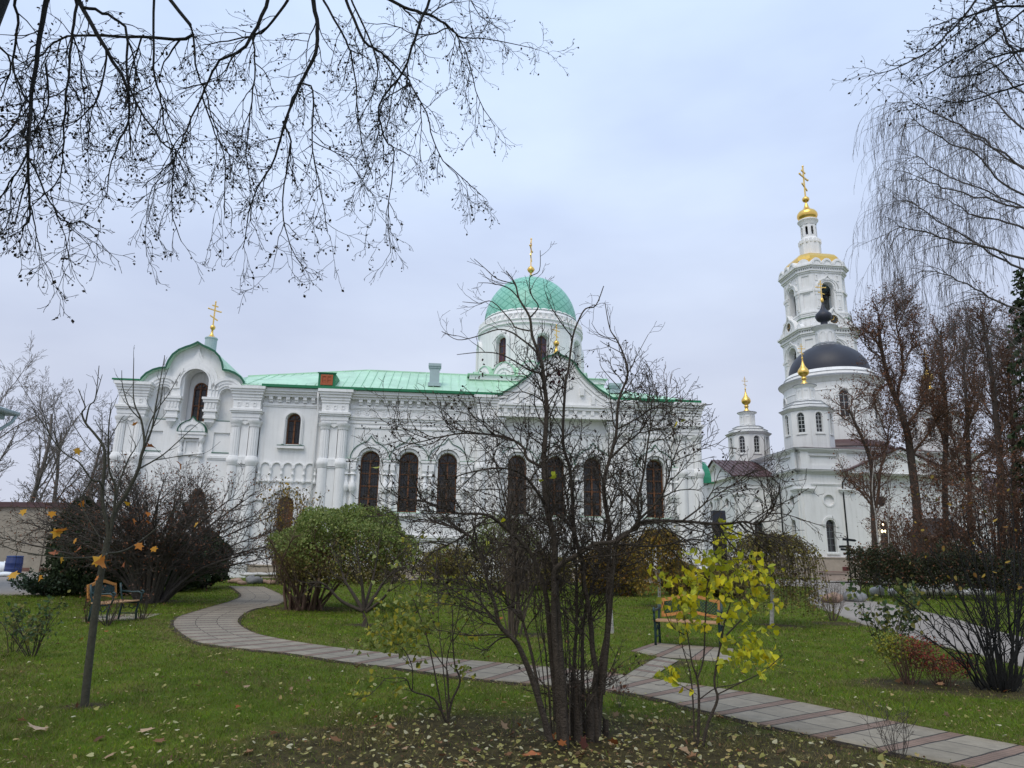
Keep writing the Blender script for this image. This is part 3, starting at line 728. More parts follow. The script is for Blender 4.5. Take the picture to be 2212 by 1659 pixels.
for u in (-19.78, -18.6): b.lathe([(.14, 7.2), (.17, 7.3), (.17, 7.45), (.11, 7.5), (.17, 7.7), (.11, 7.85), (.11, 8.05), (.17, 8.1), (.17, 8.3)], (u, -.14, 0), 12)
b.plate(rect(-19.62, -18.76, 7.28, 8.25), [rect(-19.5, -18.88, 7.38, 8.12)], -.10, .02)
h_ = b.build('small_hood', 'white', ch)
g = MB(); g.plate(strip(ogee(-19.19, .803, 8.68, 9.584), .035), (), -.37, .02); g.box(-20.02, -18.36, -.38, .0, 8.652, 8.678); g.build('metal_flashing', 'edge', h_)
for u in (-17.5, -21.4): MB().box(u - .5, u + .5, -.03, .10, 7.46, 7.51).build('metal_flashing', 'edge', ch)
# stepped cornice ends of the bay
for u0, u1 in ((-23.9, -22.5), (-16.4, -15.05)):
    b = MB()
    for z0, z1, v in ((11.42, 11.58, .62), (11.22, 11.417, .5), (11.0, 11.217, .38)):
        b.box(u0 + (.62 - v) * (1 if u0 < -20 else 0), u1 - (.62 - v) * (0 if u0 < -20 else 1), -v, .1, z0, z1)
    b.build('cornice', 'white', ch)
# door leaf
d = MB(); d.plate(arch(-13.40, .93, .96, 4.98), (), .35, .42)
d.box(-13.42, -13.38, .33, .36, 1.0, 4.9)
for z in (1.3, 2.6, 3.6): d.plate(rect(-13.78, -13.46, z, z + .85), [rect(-13.72, -13.52, z + .06, z + .79)], .325, .36); d.plate(rect(-13.34, -13.02, z, z + .85), [rect(-13.28, -13.08, z + .06, z + .79)], .325, .36)
dr = d.build('door', 'wood', ch)
MB().tube([(-13.45, .30, 2.5), (-13.45, .27, 2.5), (-13.45, .27, 2.75), (-13.45, .30, 2.75)], .012, 6).build('handle', 'black', dr)
# plinth
b = MB(); b.box(-23.5, 12.3, -.35, .1, .0, .98); b.box(-23.55, 12.35, -.40, .1, .98, 1.05); b.build('plinth', 'stone', ch)

# roofs
b = MB()
E0, E1, RV = -.62, 11.60, 4.6
TP = math.tan(math.radians(26.0))
rl, rr_ = (-9.6, 14.12), (2.6, 14.05)
def roofz(v): return E1 + (v - E0) * .48
b.add([(-16.45, E0, E1), (12.15, E0, E1), (rr_[0], RV, rr_[1]), (rl[0], RV, rl[1]), (-17.6, RV, 13.36), (-17.0, 1.2, 12.45)], [(0, 1, 2, 3), (0, 3, 4, 5)])
b.add([(12.15, E0, E1), (12.15, 9.8, E1), (rr_[0], RV, rr_[1])], [(0, 1, 2)])
b.add([(-16.45, 9.8, E1), (12.15, 9.8, E1), (rr_[0], RV, rr_[1]), (rl[0], RV, rl[1]), (-17.6, RV, 13.36)], [(0, 4, 3, 2, 1)])
# standing seams
u = -16.2
while u < 12.0:
    if u < -9.6: t = 1.0; ztop = 14.12 - (rl[0] - u) * .095
    elif u > rr_[0]: t = (12.15 - u) / (12.15 - rr_[0]); ztop = 11.6 + (14.05 - 11.6) * t
    else: t = 1.0; ztop = 14.12 - (u + 9.6) * .0037
    if t > .05: b.beam((u, E0 + .02, E1 + .03), (u, E0 + (RV - E0) * t, ztop + .03), .035, .06)
    u += .56
b.beam((rl[0], RV, rl[1] + .03), (rr_[0], RV, rr_[1] + .03), .10, .10); b.beam((-17.6, RV, 13.39), (rl[0], RV, rl[1] + .03), .10, .10)
b.beam((-16.5, 1.9, 12.55), (2.0, 1.9, 12.82), .015, .03)
# barrel roof of the bay
b.plate(strip([(p[0], p[1] + .0) for p in sil], .07), (), -.40, 6.5, back=True)
b.box(-23.95, -22.45, -.66, 3.0, 11.60, 11.66); b.box(-16.5, -15.0, -.66, .6, 11.585, 11.61)
rf = b.build('roof', 'green', ch)
b = MB()
MB().plate(strip([(p[0], p[1] - .03) for p in sil], .12), (), -.43, -.402).build('roof_edge', 'edge', rf)
b.box(-15.3, -.62, -.72, -.60, 11.52, 11.68); b.box(6.25, 12.2, -.72, -.60, 11.52, 11.68); b.box(-15.3, -.62, -.66, .0, 11.503, 11.518); b.box(6.25, 12.2, -.66, 0, 11.503, 11.518)
b.box(-23.97, -22.4, -.70, -.66, 11.58, 11.68)
b.build('gutter', 'dgreen', rf)
# dormer
b = MB(); b.add([(-12.05, -.35, 11.72), (-11.02, -.35, 11.72), (-11.02, -.35, 12.56), (-12.05, -.35, 12.56), (-12.05, 1.6, 12.62), (-11.02, 1.6, 12.62)],
                [(0, 1, 2, 3), (3, 2, 5, 4), (1, 5, 2), (0, 3, 4)])
b.box(-12.10, -10.97, -.42, -.30, 12.56, 12.62)
dm = b.build('dormer', 'dgreen', ch)
b = MB(); b.plate(rect(-11.9, -11.17, 11.82, 12.48), [rect(-11.80, -11.58, 11.96, 12.36), rect(-11.49, -11.27, 11.96, 12.36)], -.40, -.352); b.box(-11.80, -11.58, -.37, -.352, 11.97, 12.35); b.box(-11.49, -11.27, -.37, -.352, 11.97, 12.35); b.box(-11.82, -11.25, -.385, -.352, 12.14, 12.19)
b.build('shutter', mat('orange_brown_shutter', (.36, .09, .03), .6, var=.2, vscale=6), dm)
for u, zt in ((-4.95, 13.78), (6.95, 12.95)):
    b = MB(); v = 1.0
    zb = roofz(v) - .1
    b.box(u - .31, u + .31, v - .28, v + .28, zb, zt - .3); b.box(u - .36, u + .36, v - .33, v + .33, zt - .3, zt - .18); b.box(u - .41, u + .41, v - .38, v + .38, zt - .179, zt)
    b.box(u - .40, u + .40, v - .37, v + .37, zb, zb + .22)
    b.build('chimney', 'greysheet', ch)

# front gable
gl = [(-.95, 11.42), (-.45, 11.75), (.2, 12.15), (.85, 12.68), (1.35, 13.22), (1.50, 13.42), (1.54, 13.46), (1.60, 13.62), (1.78, 13.86), (2.08, 14.06), (2.4, 14.18), (2.62, 14.28), (2.8, 14.46)]
gs = gl + [(2 * 2.8 - p[0], p[1]) for p in reversed(gl[:-1])]
b = MB(); b.plate([(-.95, 10.2), (6.55, 10.2)] + list(reversed(gs)), (), -.62, .6)
o2 = [(p[0] + (.42 if p[0] < 2.7 else -.42 if p[0] > 2.9 else 0), p[1] - .42) for p in gs]
for k, (d, v) in enumerate(((.18, .70), (.42, .66))):
    q = [(2.8 + (p[0] - 2.8) * (1 - d * .12), p[1] - d) for p in gs]; q2 = [(2.8 + (p[0] - 2.8) * (1 - (d + .16) * .12), p[1] - d - .16) for p in gs]
    b.plate(q + list(reversed(q2)), (), -v, -.615)
for p in [(.5, 11.75), (1.2, 12.3), (4.4, 12.3), (5.1, 11.75)]: b.box(p[0] - .13, p[0] + .13, -.80, -.615, p[1] - .6, p[1] - .1)
b.plate(archring(2.8, 12.2, 12.55, .95, .75), (), -.69, -.615); b.plate(circ(2.8, 12.5, .45), [circ(2.8, 12.5, .32)], -.66, -.615)
for z0, z1, v in ((10.9, 11.05, .85), (10.72, 10.897, .76), (10.2, 10.36, .72)): b.box(-.9, 6.5, -v, -.615, z0, z1)
for i in range(13): b.box(-.55 + i * .55, -.33 + i * .55, -.74, -.615, 10.42, 10.70)
b.build('gable', 'white', ch)
b = MB(); b.plate(strip(gs, .05), (), -.80, 5.0, back=True); gr = b.build('gable_roof', 'green', ch)
MB().plate(strip([(p[0], p[1] + .002) for p in gs], .09), (), -.84, -.802).build('gutter', 'edge', gr)
MB().lathe([(.16, 14.4), (.20, 14.5), (.10, 14.75), (.07, 14.95), (.15, 15.05), (.2, 15.17), (.15, 15.3), (.05, 15.38)], (2.8, -.4, 0), 14).build('finial', 'gold', ch)
cross(ch, (2.8, -.4, 15.3), 1.15, rz=.7)
# cross on the left bay, on a grey drum
MB().lathe([(.36, 13.6), (.36, 14.85), (.40, 14.9), (.38, 14.97), (.0, 15.0)], (CXB + .25, 1.2, 0), 16, smooth=False).build('pedestal', 'greysheet', ch)
MB().lathe([(.28, 15.0), (.15, 15.12), (.07, 15.3), (.06, 15.5), (.13, 15.57), (.17, 15.68), (.13, 15.79), (.04, 15.85)], (CXB + .25, 1.2, 0), 14).build('finial', 'gold', ch)
cross(ch, (CXB + .25, 1.2, 15.80), 1.62, rz=.85)

# dome on its drum
DX, DY = 2.10, 7.5
dome = MB()
b = MB()
b.box(DX - 4.7, DX + 4.7, DY - 4.5, DY + 4.5, 13.42, 13.75)
drum = []
R = 3.88
angs = [math.radians(-90 + 6 + 45 * k) for k in range(8)]
nseg = 8 * 24; hw = .42 / R
# drum wall as rows of quads with arched openings cut as recesses
zs = [14.5, 15.70] + [15.7 + 2.12 * i / 5 for i in range(1, 6)] + [18.05, 18.25, 18.5]
def rad_at(a, z):
    for w in angs:
        d = abs((a - w + PI) % (2 * PI) - PI) * R
        top = 16.62 + math.sqrt(max(0, .42 ** 2 - d * d))
        if d < .43 and 14.75 <= z < top: return R - .38
    return R
zz = [14.5, 15.68, 15.70] + [15.9 + .1 * i for i in range(26)]
b.lathe([(R, 13.7), (R, 14.70)], (DX, DY, 0), 96)
k = 320; rows = [14.70 + .07 * i for i in range(46)]
vs = []; fs = []
for z in rows:
    for i in range(k):
        a = 2 * PI * i / k; q = rad_at(a, z); vs.append((DX + q * math.cos(a), DY + q * math.sin(a), z))
for j in range(len(rows) - 1):
    for i in range(k): fs.append((j * k + i, j * k + (i + 1) % k, (j + 1) * k + (i + 1) % k, (j + 1) * k + i))
b.add(vs, fs)
zt = rows[-1]
b.lathe([(R, zt), (R + .10, zt + .02), (R + .12, zt + .12), (R + .04, zt + .14), (R + .04, zt + .3), (R + .12, zt + .32), (R + .10, zt + .42), (R - .05, zt + .45), (R - .12, zt + .8), (R - .06, zt + .82), (R - .14, zt + .95), (R - .3, zt + 1.0), (R - .38, zt + 1.25)], (DX, DY, 0), 96)
# dentils and scalloped crown
for i in range(56):
    a = 2 * PI * i / 56; c, s = math.cos(a), math.sin(a)
    q = R - .02
    b.add([(DX + (q + dx) * c - s * w, DY + (q + dx) * s + c * w, zt + z) for z in (.47, .76) for dx, w in ((-.1, -.09), (.10, -.09), (.10, .09), (-.1, .09))], [(0, 1, 2, 3), (7, 6, 5, 4), (0, 4, 5, 1), (1, 5, 6, 2), (2, 6, 7, 3), (3, 7, 4, 0)])
n = 36
for i in range(n):
    a0 = 2 * PI * i / n; hwid = PI / n; vs = []
    for q in range(7):
        t = -1 + 2 * q / 6; a = a0 + hwid * t; h = .30 * math.sqrt(max(0, 1 - t * t)) + .12 * max(0, 1 - abs(t) * 3)
        for rr, z in ((R - .30, zt + 1.2), (R - .40 - .3 * h, zt + 1.22 + h), (R - .55 - .3 * h, zt + 1.2 + h)): vs.append((DX + rr * math.cos(a), DY + rr * math.sin(a), z))
    b.add(vs, [(q * 3 + u, q * 3 + 3 + u, q * 3 + 4 + u, q * 3 + 1 + u) for q in range(6) for u in (0, 1)])
for w in angs:   # window trims
    T = Matrix.Translation((DX, DY, 0)) @ Matrix.Rotation(w + PI / 2, 4, 'Z') @ Matrix.Translation((0, -R, 0))
    q = MB(T); q.plate(archring(0, 14.7, 16.62, .72, .52), (), -.16, .15); q.plate(archring(0, 14.7, 16.62, .52, .43), (), -.08, .3); b.v += [] ; off = len(b.v)
    b.v += q.v; b.f += [tuple(i + off for i in f) for f in q.f]; b.smooth += q.smooth
# ring of round gables at the drum's foot
kk = 14
for i in range(kk):
    w = 2 * PI * (i + .5) / kk - PI / 2 + .1
    T = Matrix.Translation((DX, DY, 0)) @ Matrix.Rotation(w + PI / 2, 4, 'Z') @ Matrix.Translation((0, -4.25, 0))
    q = MB(T); q.plate([(.86 * math.cos(PI * j / 12), 13.8 + 1.15 * math.sin(PI * j / 12)) for j in range(13)], (), 0, .5); q.plate(archring(0, 13.8, 13.95, .75, .58), (), -.08, .05); q.plate(archring(0, 13.8, 13.95, .45, .3), (), -.05, .05)
    off = len(b.v); b.v += q.v; b.f += [tuple(i + off for i in f) for f in q.f]; b.smooth += q.smooth
drum_o = b.build('drum', 'white', ch)
b = MB()
b.box(DX - 4.85, DX + 4.85, DY - 4.65, DY + 4.65, 13.752, 13.80); b.lathe([(4.3, 13.8), (3.86, 14.65)], (DX, DY, 0), 48)
b.box(DX - 4.62, DX + 4.62, DY - 4.42, DY + 4.42, 11.9, 13.418)
for i in range(kk):
    w = 2 * PI * (i + .5) / kk - PI / 2 + .1
    T = Matrix.Translation((DX, DY, 0)) @ Matrix.Rotation(w + PI / 2, 4, 'Z') @ Matrix.Translation((0, -4.25, 0))
    q = MB(T); q.plate(strip([(-.865 * math.cos(PI * j / 12), 13.805 + 1.155 * math.sin(PI * j / 12)) for j in range(13)], .05), (), -.06, .6)
    off = len(b.v); b.v += q.v; b.f += [tuple(i + off for i in f) for f in q.f]; b.smooth += q.smooth
b.build('metal_flashing', 'green', drum_o)
for w in angs:
    T = Matrix.Translation((DX, DY, 0)) @ Matrix.Rotation(w + PI / 2, 4, 'Z') @ Matrix.Translation((0, -R + .30, 0))
    q = MB(T); q.plate(arch(0, .92, 14.70, 17.08), [arch(0, .72, 14.82, 16.96)], 0, .06); q.box(-.02, .02, -.01, .05, 14.8, 17.0)
    for z in (15.3, 15.85, 16.4): q.box(-.4, .4, -.01, .05, z - .02, z + .02)
    f = q.build('window', 'wood', drum_o)
    q = MB(T); 
    for a_ in range(4):
        for z0 in range(4): q.plate(rect(-.42 + .21 * a_, -.42 + .21 * (a_ + 1), 14.72 + .59 * z0, 14.72 + .59 * (z0 + 1)), (), .03, .035)
    q.build('pane', 'stained', f)
def dome_mat():
    m = mat('green_dome_sheet', (.23, .54, .41), .42, var=.08, vscale=.9, spec=.5); t = m.node_tree; bs = t.nodes['Principled BSDF']
    q = t.nodes.new('ShaderNodeTexCoord'); s = t.nodes.new('ShaderNodeSeparateXYZ'); t.links.new(q.outputs['UV'], s.inputs[0])
    def mth(op, a, c=None):
        n = t.nodes.new('ShaderNodeMath'); n.operation = op
        for i, x in enumerate((a, c)):
            if x is None: continue
            if isinstance(x, (int, float)): n.inputs[i].default_value = x
            else: t.links.new(x, n.inputs[i])
        return n.outputs[0]
    a = mth('FRACT', mth('ADD', s.outputs[0], s.outputs[1])); c = mth('FRACT', mth('SUBTRACT', s.outputs[0], s.outputs[1]))
    l = mth('MAXIMUM', mth('LESS_THAN', a, .15), mth('LESS_THAN', c, .15))
    src = bs.inputs['Base Color'].links[0].from_socket
    mx = t.nodes.new('ShaderNodeMix'); mx.data_type = 'RGBA'; t.links.new(l, mx.inputs[0]); t.links.new(src, mx.inputs[6]); mx.inputs[7].default_value = (.13, .40, .29, 1)
    t.links.new(mx.outputs[2], bs.inputs['Base Color'])
    bp = t.nodes.new('ShaderNodeBump'); bp.inputs['Distance'].default_value = .04; t.links.new(l, bp.inputs['Height']); t.links.new(bp.outputs[0], bs.inputs['Normal'])
    return m
prof = []
z0 = zt + 1.15; Rd = R - .36; Hd = 3.72
for i in range(25):
    a = math.radians(88) * i / 24; prof.append((Rd * math.cos(a) ** .98, z0 + Hd * math.sin(a)))
prof[-1] = (.30, z0 + Hd); prof += [(.16, z0 + Hd + .18), (.10, z0 + Hd + .38)]
b = MB().lathe(prof, (DX, DY, 0), 72)
do = b.build('dome', dome_mat(), ch)
uv = do.data.uv_layers.new(name='UVMap'); nn = 72
arc = [0.0]
for i in range(1, len(prof)): arc.append(arc[-1] + math.hypot(prof[i][0] - prof[i - 1][0], prof[i][1] - prof[i - 1][1]))
for p in do.data.polygons:
    vi = list(p.vertices); cols = [v % nn for v in vi]
    for li, v in zip(p.loop_indices, vi):
        c = v % nn
        if max(cols) - min(cols) > 2 and c < 3: c += nn
        uv.data[li].uv = (c / nn * 26, arc[v // nn] / .62)
MB().lathe([(.10, z0 + Hd + .35), (.07, z0 + Hd + .55), (.20, z0 + Hd + .66), (.30, z0 + Hd + .85), (.20, z0 + Hd + 1.04), (.06, z0 + Hd + 1.12)], (DX, DY, 0), 18).build('finial', 'gold', ch)
cross(ch, (DX, DY, z0 + Hd + 1.1), 2.35, rz=math.radians(75))
# downpipes
for u in (-11.95, 10.42): MB().tube([(u, -.55, 11.3), (u, -.5, 10.9), (u - .0, -.14, 10.3), (u, -.12, 10.0), (u, -.12, 1.2)], .06, 8).build('downpipe', 'white', ch)
# low side porch with a green barrel roof at the right end
b = MB(); b.box(12.2, 13.3, 1.5, 5.0, .2, 6.6); b.lathe([(.25, 4.0), (.25, 6.4)], (12.9, 1.5, 0), 14); b.box(12.15, 13.4, 1.35, 5.0, 6.3, 6.598); b.box(12.2, 13.35, 1.4, 5, 4.0, 4.2)
b.build('side_porch', 'white', ch)
b = MB(Matrix(((0, 1, 0, 0), (1, 0, 0, 0), (0, 0, 1, 0), (0, 0, 0, 1)))); b.plate([(3.2 - 2.0 * math.cos(PI / 2 * i / 8), 6.665 + 1.6 * math.sin(PI / 2 * i / 8)) for i in range(9)] + [(5.0, 8.265), (5.0, 6.665)], (), 12.2, 13.35, back=True); b.T = None
b.box(12.2, 13.5, 1.1, 5, 6.6, 6.66); b.build('porch_roof', mat('bright_green_sheet', (.03, .30, .15), .4, var=.15), ch)

# ------------------------------------------------------------------ the domed church on the right
M['lead'] = mat('dull_lead_sheet', (.20, .21, .22), .6, var=.15, vscale=2)
c2 = thing('domed_church', 'white church with a dark dome and small gilded onion lanterns at its corners', 'church', (27.62, 68.0, 0), YAW)
S = 19.0                                                # side of its square block
LFT = Matrix(((0, 1, 0, 0), (1, 0, 0, 0), (0, 0, 1, 0), (0, 0, 0, 1)))        # (along, depth, z) -> the side facing left
def part(name, m, par, fn, T=None):
    q = MB(T); fn(q); return q.build(name, m, par)
def wall_front(q, ws, rounds, blind, length=S):
    hs = [arch(u, .95, 2.68, 5.68) for u in ws] + [circ(u, 7.5, .52) for u in rounds] + [circ(u, 7.5, .52) for u in blind]
    q.plate([(0.02, .2), (length, .2), (length, 10.2), (0.02, 10.2)], hs, 0, .45)
    for u in blind: q.plate(circ(u, 7.5, .56), (), .20, .25)
    for u in ws: q.plate(archring(u, 5.0, 5.2, .80, .62), (), -.09, .02); q.plate(archring(u, 2.6, 5.2, .62, .475), (), -.05, .02); q.box(u - .62, u + .62, -.12, .02, 2.45, 2.6)
    for u in list(rounds) + list(blind): q.plate(circ(u, 7.5, .66), [circ(u, 7.5, .52)], -.04, .02)
    # corner pilasters with capitals
    for a in (.30, 4.2):
        q.box(a, a + .82, -.10, .03, .5, 8.2)
        for z0, z1, e, v in ((8.16, 8.32, .10, .18), (8.32, 8.46, .22, .27), (8.46, 8.58, .34, .36)): q.box(a - e, a + .82 + e, -v, .03, z0, z1 - .003)
        q.box(a + .02, a + .80, -.09, .03, 8.6, 10.0); q.box(a, a + .82, -.10, .03, 10.42, 12.1)
    q.box(-.1, length, -.06, .03, 8.9, 9.0); q.box(-.1, length, -.10, .03, 9.0, 9.06)
    for z0, z1, v in ((10.0, 10.12, .18), (10.123, 10.24, .32), (10.243, 10.34, .46)): q.box(-v, length, -v, .1, z0, z1)
    # attic with long panels
    q.plate([(0.02, 10.34), (length, 10.34), (length, 12.1), (.02, 12.1)], [rect(1.3, 4.0, 10.85, 11.75)], .02, .3); q.box(1.25, 4.05, .14, .16, 10.8, 11.8)
    q.box(1.2, 4.1, -.03, .05, 11.75, 11.80)
    for z0, z1, v in ((12.1, 12.2, .14), (12.203, 12.32, .26), (12.323, 12.42, .38)): q.box(-v, length, -v, .1, z0, z1)
def wf(q): wall_front(q, [2.78, 8.2], [8.2], [2.85])
def wl(q): wall_front(q, [1.55], [1.55], [])
part('wall', 'white2', c2, wf); part('wall', 'white2', c2, wl, LFT)
part('wall', 'white2', c2, lambda q: q.box(S - .05, S, .1, S, .2, 12.3)); part('wall', 'white2', c2, lambda q: q.box(.1, S, S - .05, S, .2, 12.3))
part('interior_shade', 'black', c2, lambda q: (q.box(.9, S - .9, .9, .95, .5, 9.9), q.box(.9, .95, .9, S - .9, .5, 9.9)))  # black sheets paint in the darkness of the unlit room
part('plinth', 'pink', c2, lambda q: (q.box(-.3, S + .1, -.3, S, -.3, 2.1), q.box(-.36, S + .1, -.36, S, 2.1, 2.2)))
part('plinth_vent', mat('rust_red_vent', (.12, .03, .03), .6), c2, lambda q: q.box(3.4, 4.0, -.34, -.29, 1.0, 1.35))
def w_tall(q, rows=4):
    q.plate(arch(0, .95, 0, 3.0), [arch(0, .81, .07, 2.93)], 0, .1); q.box(-.03, .03, .01, .09, .05, 2.9)
    for i in range(1, 6): z = .45 * i; q.box(-.42, .42, .02, .08, z - (.03 if i != 2 else .05), z + (.03 if i != 2 else .05))
def win2(par, w, h, loc, turn=None, rows=5, name='window', fm=None, cols=2):
    T = Matrix.Translation(loc) @ (LFT if turn == 'L' else Matrix.Rotation(turn or 0, 4, 'Z'))
    q = MB(T); bar = .05; q.plate(arch(0, w, 0, h), [arch(0, w - 2 * bar, bar, h - bar)], 0, .1)
    for k in range(1, cols): x = -w / 2 + w * k / cols; q.box(x - .02, x + .02, .01, .08, bar, h - w * .25)
    for i in range(1, rows): z = (h - w / 2) * i / (rows - 1); q.box(-w / 2 + bar, w / 2 - bar, .02, .07, z - .02, z + .02)
    f = q.build(name, fm or M['framegrey'], par)
    MB(T).plate(arch(0, w - .02, .01, h - .01), (), .06, .07).build('pane', 'glass', f)
    return f
M['framegrey'] = mat('grey_window_frame', (.16, .18, .18), .6)
M['framewhite'] = mat('white_window_frame', (.62, .64, .64), .6)
for u in (2.78, 8.2): win2(c2, .94, 2.98, (u, .28, 2.69))
win2(c2, .94, 2.98, (.28, 1.55, 2.69), 'L')
MB().plate(circ(8.2, 7.5, .50), (), .28, .33).build('round_window', 'glass', c2); MB(LFT).plate(circ(1.55, 7.5, .50), (), .28, .33).build('round_window', 'glass', c2)
# lit chandelier bulbs behind the second window
# left arm with a brown gabled roof
AL, A0, A1 = 4.3, 4.95, 13.85
def arm(q):
    q.plate([(-AL, .2), (0, .2), (0, 10.2), (-AL, 10.2)], [arch(-2.0, .95, 2.68, 5.68), circ(-2.0, 7.6, .52)], A0, A0 + .45)
    q.plate(circ(-2.0, 7.6, .56), (), A0 + .2, A0 + .25)
    q.plate(archring(-2.0, 5.0, 5.2, .8, .62), (), A0 - .09, A0 + .02)
    for a in (-AL + .05, -.95):
        q.box(a, a + .75, A0 - .10, A0, .5, 8.2)
        for z0, z1, e, v in ((8.16, 8.32, .06, .18), (8.32, 8.46, .12, .27)): q.box(a - e, a + .75 + e, A0 - v, A0, z0, z1 - .003)
    q.box(-AL, -.02, A0 - .06, A0, 8.9, 9.0)
    for z0, z1, v in ((9.95, 10.06, .18), (10.063, 10.18, .34)): q.box(-AL - v, -.3, A0 - v, A0 + .1, z0, z1)
part('wall', 'white2', c2, arm)
def arm_side(q):
    q.T = Matrix.Translation((-AL, 0, 0)) @ LFT
    q.plate([(A0, .2), (A1, .2), (A1, 10.1), ((A0 + A1) / 2, 12.2), (A0, 10.1)], [arch(7.2, .95, 2.68, 5.68), arch(11.6, .95, 2.68, 5.68), circ(7.2, 7.6, .5), circ(11.6, 7.6, .5)], 0, .4)
    for z0, z1, v in ((9.95, 10.06, .18), (10.063, 10.18, .34)): q.box(A0 - v, A1 + v, -v, .1, z0, z1)
    q.box(A0, A1, -.06, .02, 8.9, 9.0)
    for a in (A0 + .05, 8.6, 9.6, A1 - .8):
        q.box(a, a + .7, -.10, .02, .5, 8.2); q.box(a - .1, a + .8, -.22, .02, 8.2, 8.5)
    h = (A0 + A1) / 2
    for d in (0,):
        q.plate([(A0 - .35, 10.18), (h, 12.35), (A1 + .35, 10.18), (A1 - .3, 10.18), (h, 12.0), (A0 + .3, 10.18)], (), -.30, .02)
part('wall', 'white2', c2, arm_side)
for v in (7.2, 11.6): MB(Matrix.Translation((-AL, 0, 0)) @ LFT).plate(circ(v, 7.6, .48), (), .25, .3).build('round_window', 'glass', c2); win2(c2, .94, 2.98, (-AL + .28, v, 2.69), 'L')
win2(c2, .94, 2.98, (-2.0, A0 + .28, 2.69))
part('plinth', 'pink', c2, lambda q: q.box(-AL - .3, -.31, A0 - .3, A1 + .3, -.3, 2.15))
def arm_roof(q):
    h = (A0 + A1) / 2; x0 = -AL - .55
    q.add([(x0, A0 - .5, 10.19), (.4, A0 - .5, 10.19), (.4, h, 12.40), (x0, h, 12.40), (x0, A1 + .5, 10.19), (.4, A1 + .5, 10.19)], [(0, 1, 2, 3), (3, 2, 5, 4)])
    x = x0 + .2
    while x < .3: q.beam((x, A0 - .5, 10.22), (x, h, 12.43), .04, .07); x += .5
    q.box(x0, .3, A0 - .56, A0 - .48, 10.10, 10.2)
part('roof', 'brownroof', c2, arm_roof)
# front porch gable, standing a little proud
def front_gable(q):
    q.plate([(4.9, 10.1), (15.3, 10.1), (10.1, 12.3)], (), -.55, .2)
    q.plate([(4.4, 10.15), (10.1, 12.55), (15.8, 10.15), (14.9, 10.15), (10.1, 12.2), (5.3, 10.15)], (), -.85, -.5)
    for z0, z1, v in ((9.95, 10.06, .75), (10.063, 10.15, .9)): q.box(4.7, 15.5, -v, .1, z0, z1)
part('gable', 'white2', c2, front_gable)
part('gable_roof', 'brownroof', c2, lambda q: q.plate([(4.2, 10.12), (10.1, 12.62), (16.0, 10.12), (16.0, 10.22), (10.1, 12.74), (4.2, 10.22)], (), -1.05, 1.5, back=True))
part('roof', 'brownroof', c2, lambda q: q.add([(-.4, -.4, 12.43), (S + .3, -.4, 12.43), (S + .3, S, 12.43), (-.4, S, 12.43), (10.1, 9.8, 14.6)], [(0, 1, 4), (1, 2, 4), (2, 3, 4), (3, 0, 4)]))
# downpipes
part('downpipe', 'black', c2, lambda q: q.tube([(.0 - .42, 4.75, 10.15), (-.42, 4.5, 9.9), (-.16, 3.72, 9.35), (-.16, 3.68, 9.0), (-.16, 3.68, 2.3)], .07, 8))
part('downpipe', 'black', c2, lambda q: q.tube([(4.75, -.45, 10.15), (4.7, -.4, 9.9), (4.30, -.16, 9.2), (4.28, -.14, 9.0), (4.28, -.14, 2.2)], .07, 8))

for z, v in ((10.342, .50), (12.422, .42)):
    MB().box(-v, S + .2, -v, .05, z, z + .035).build('metal_flashing', 'lead', c2); MB().box(-v - .003, .05, .052, S, z, z + .035).build('metal_flashing', 'lead', c2)
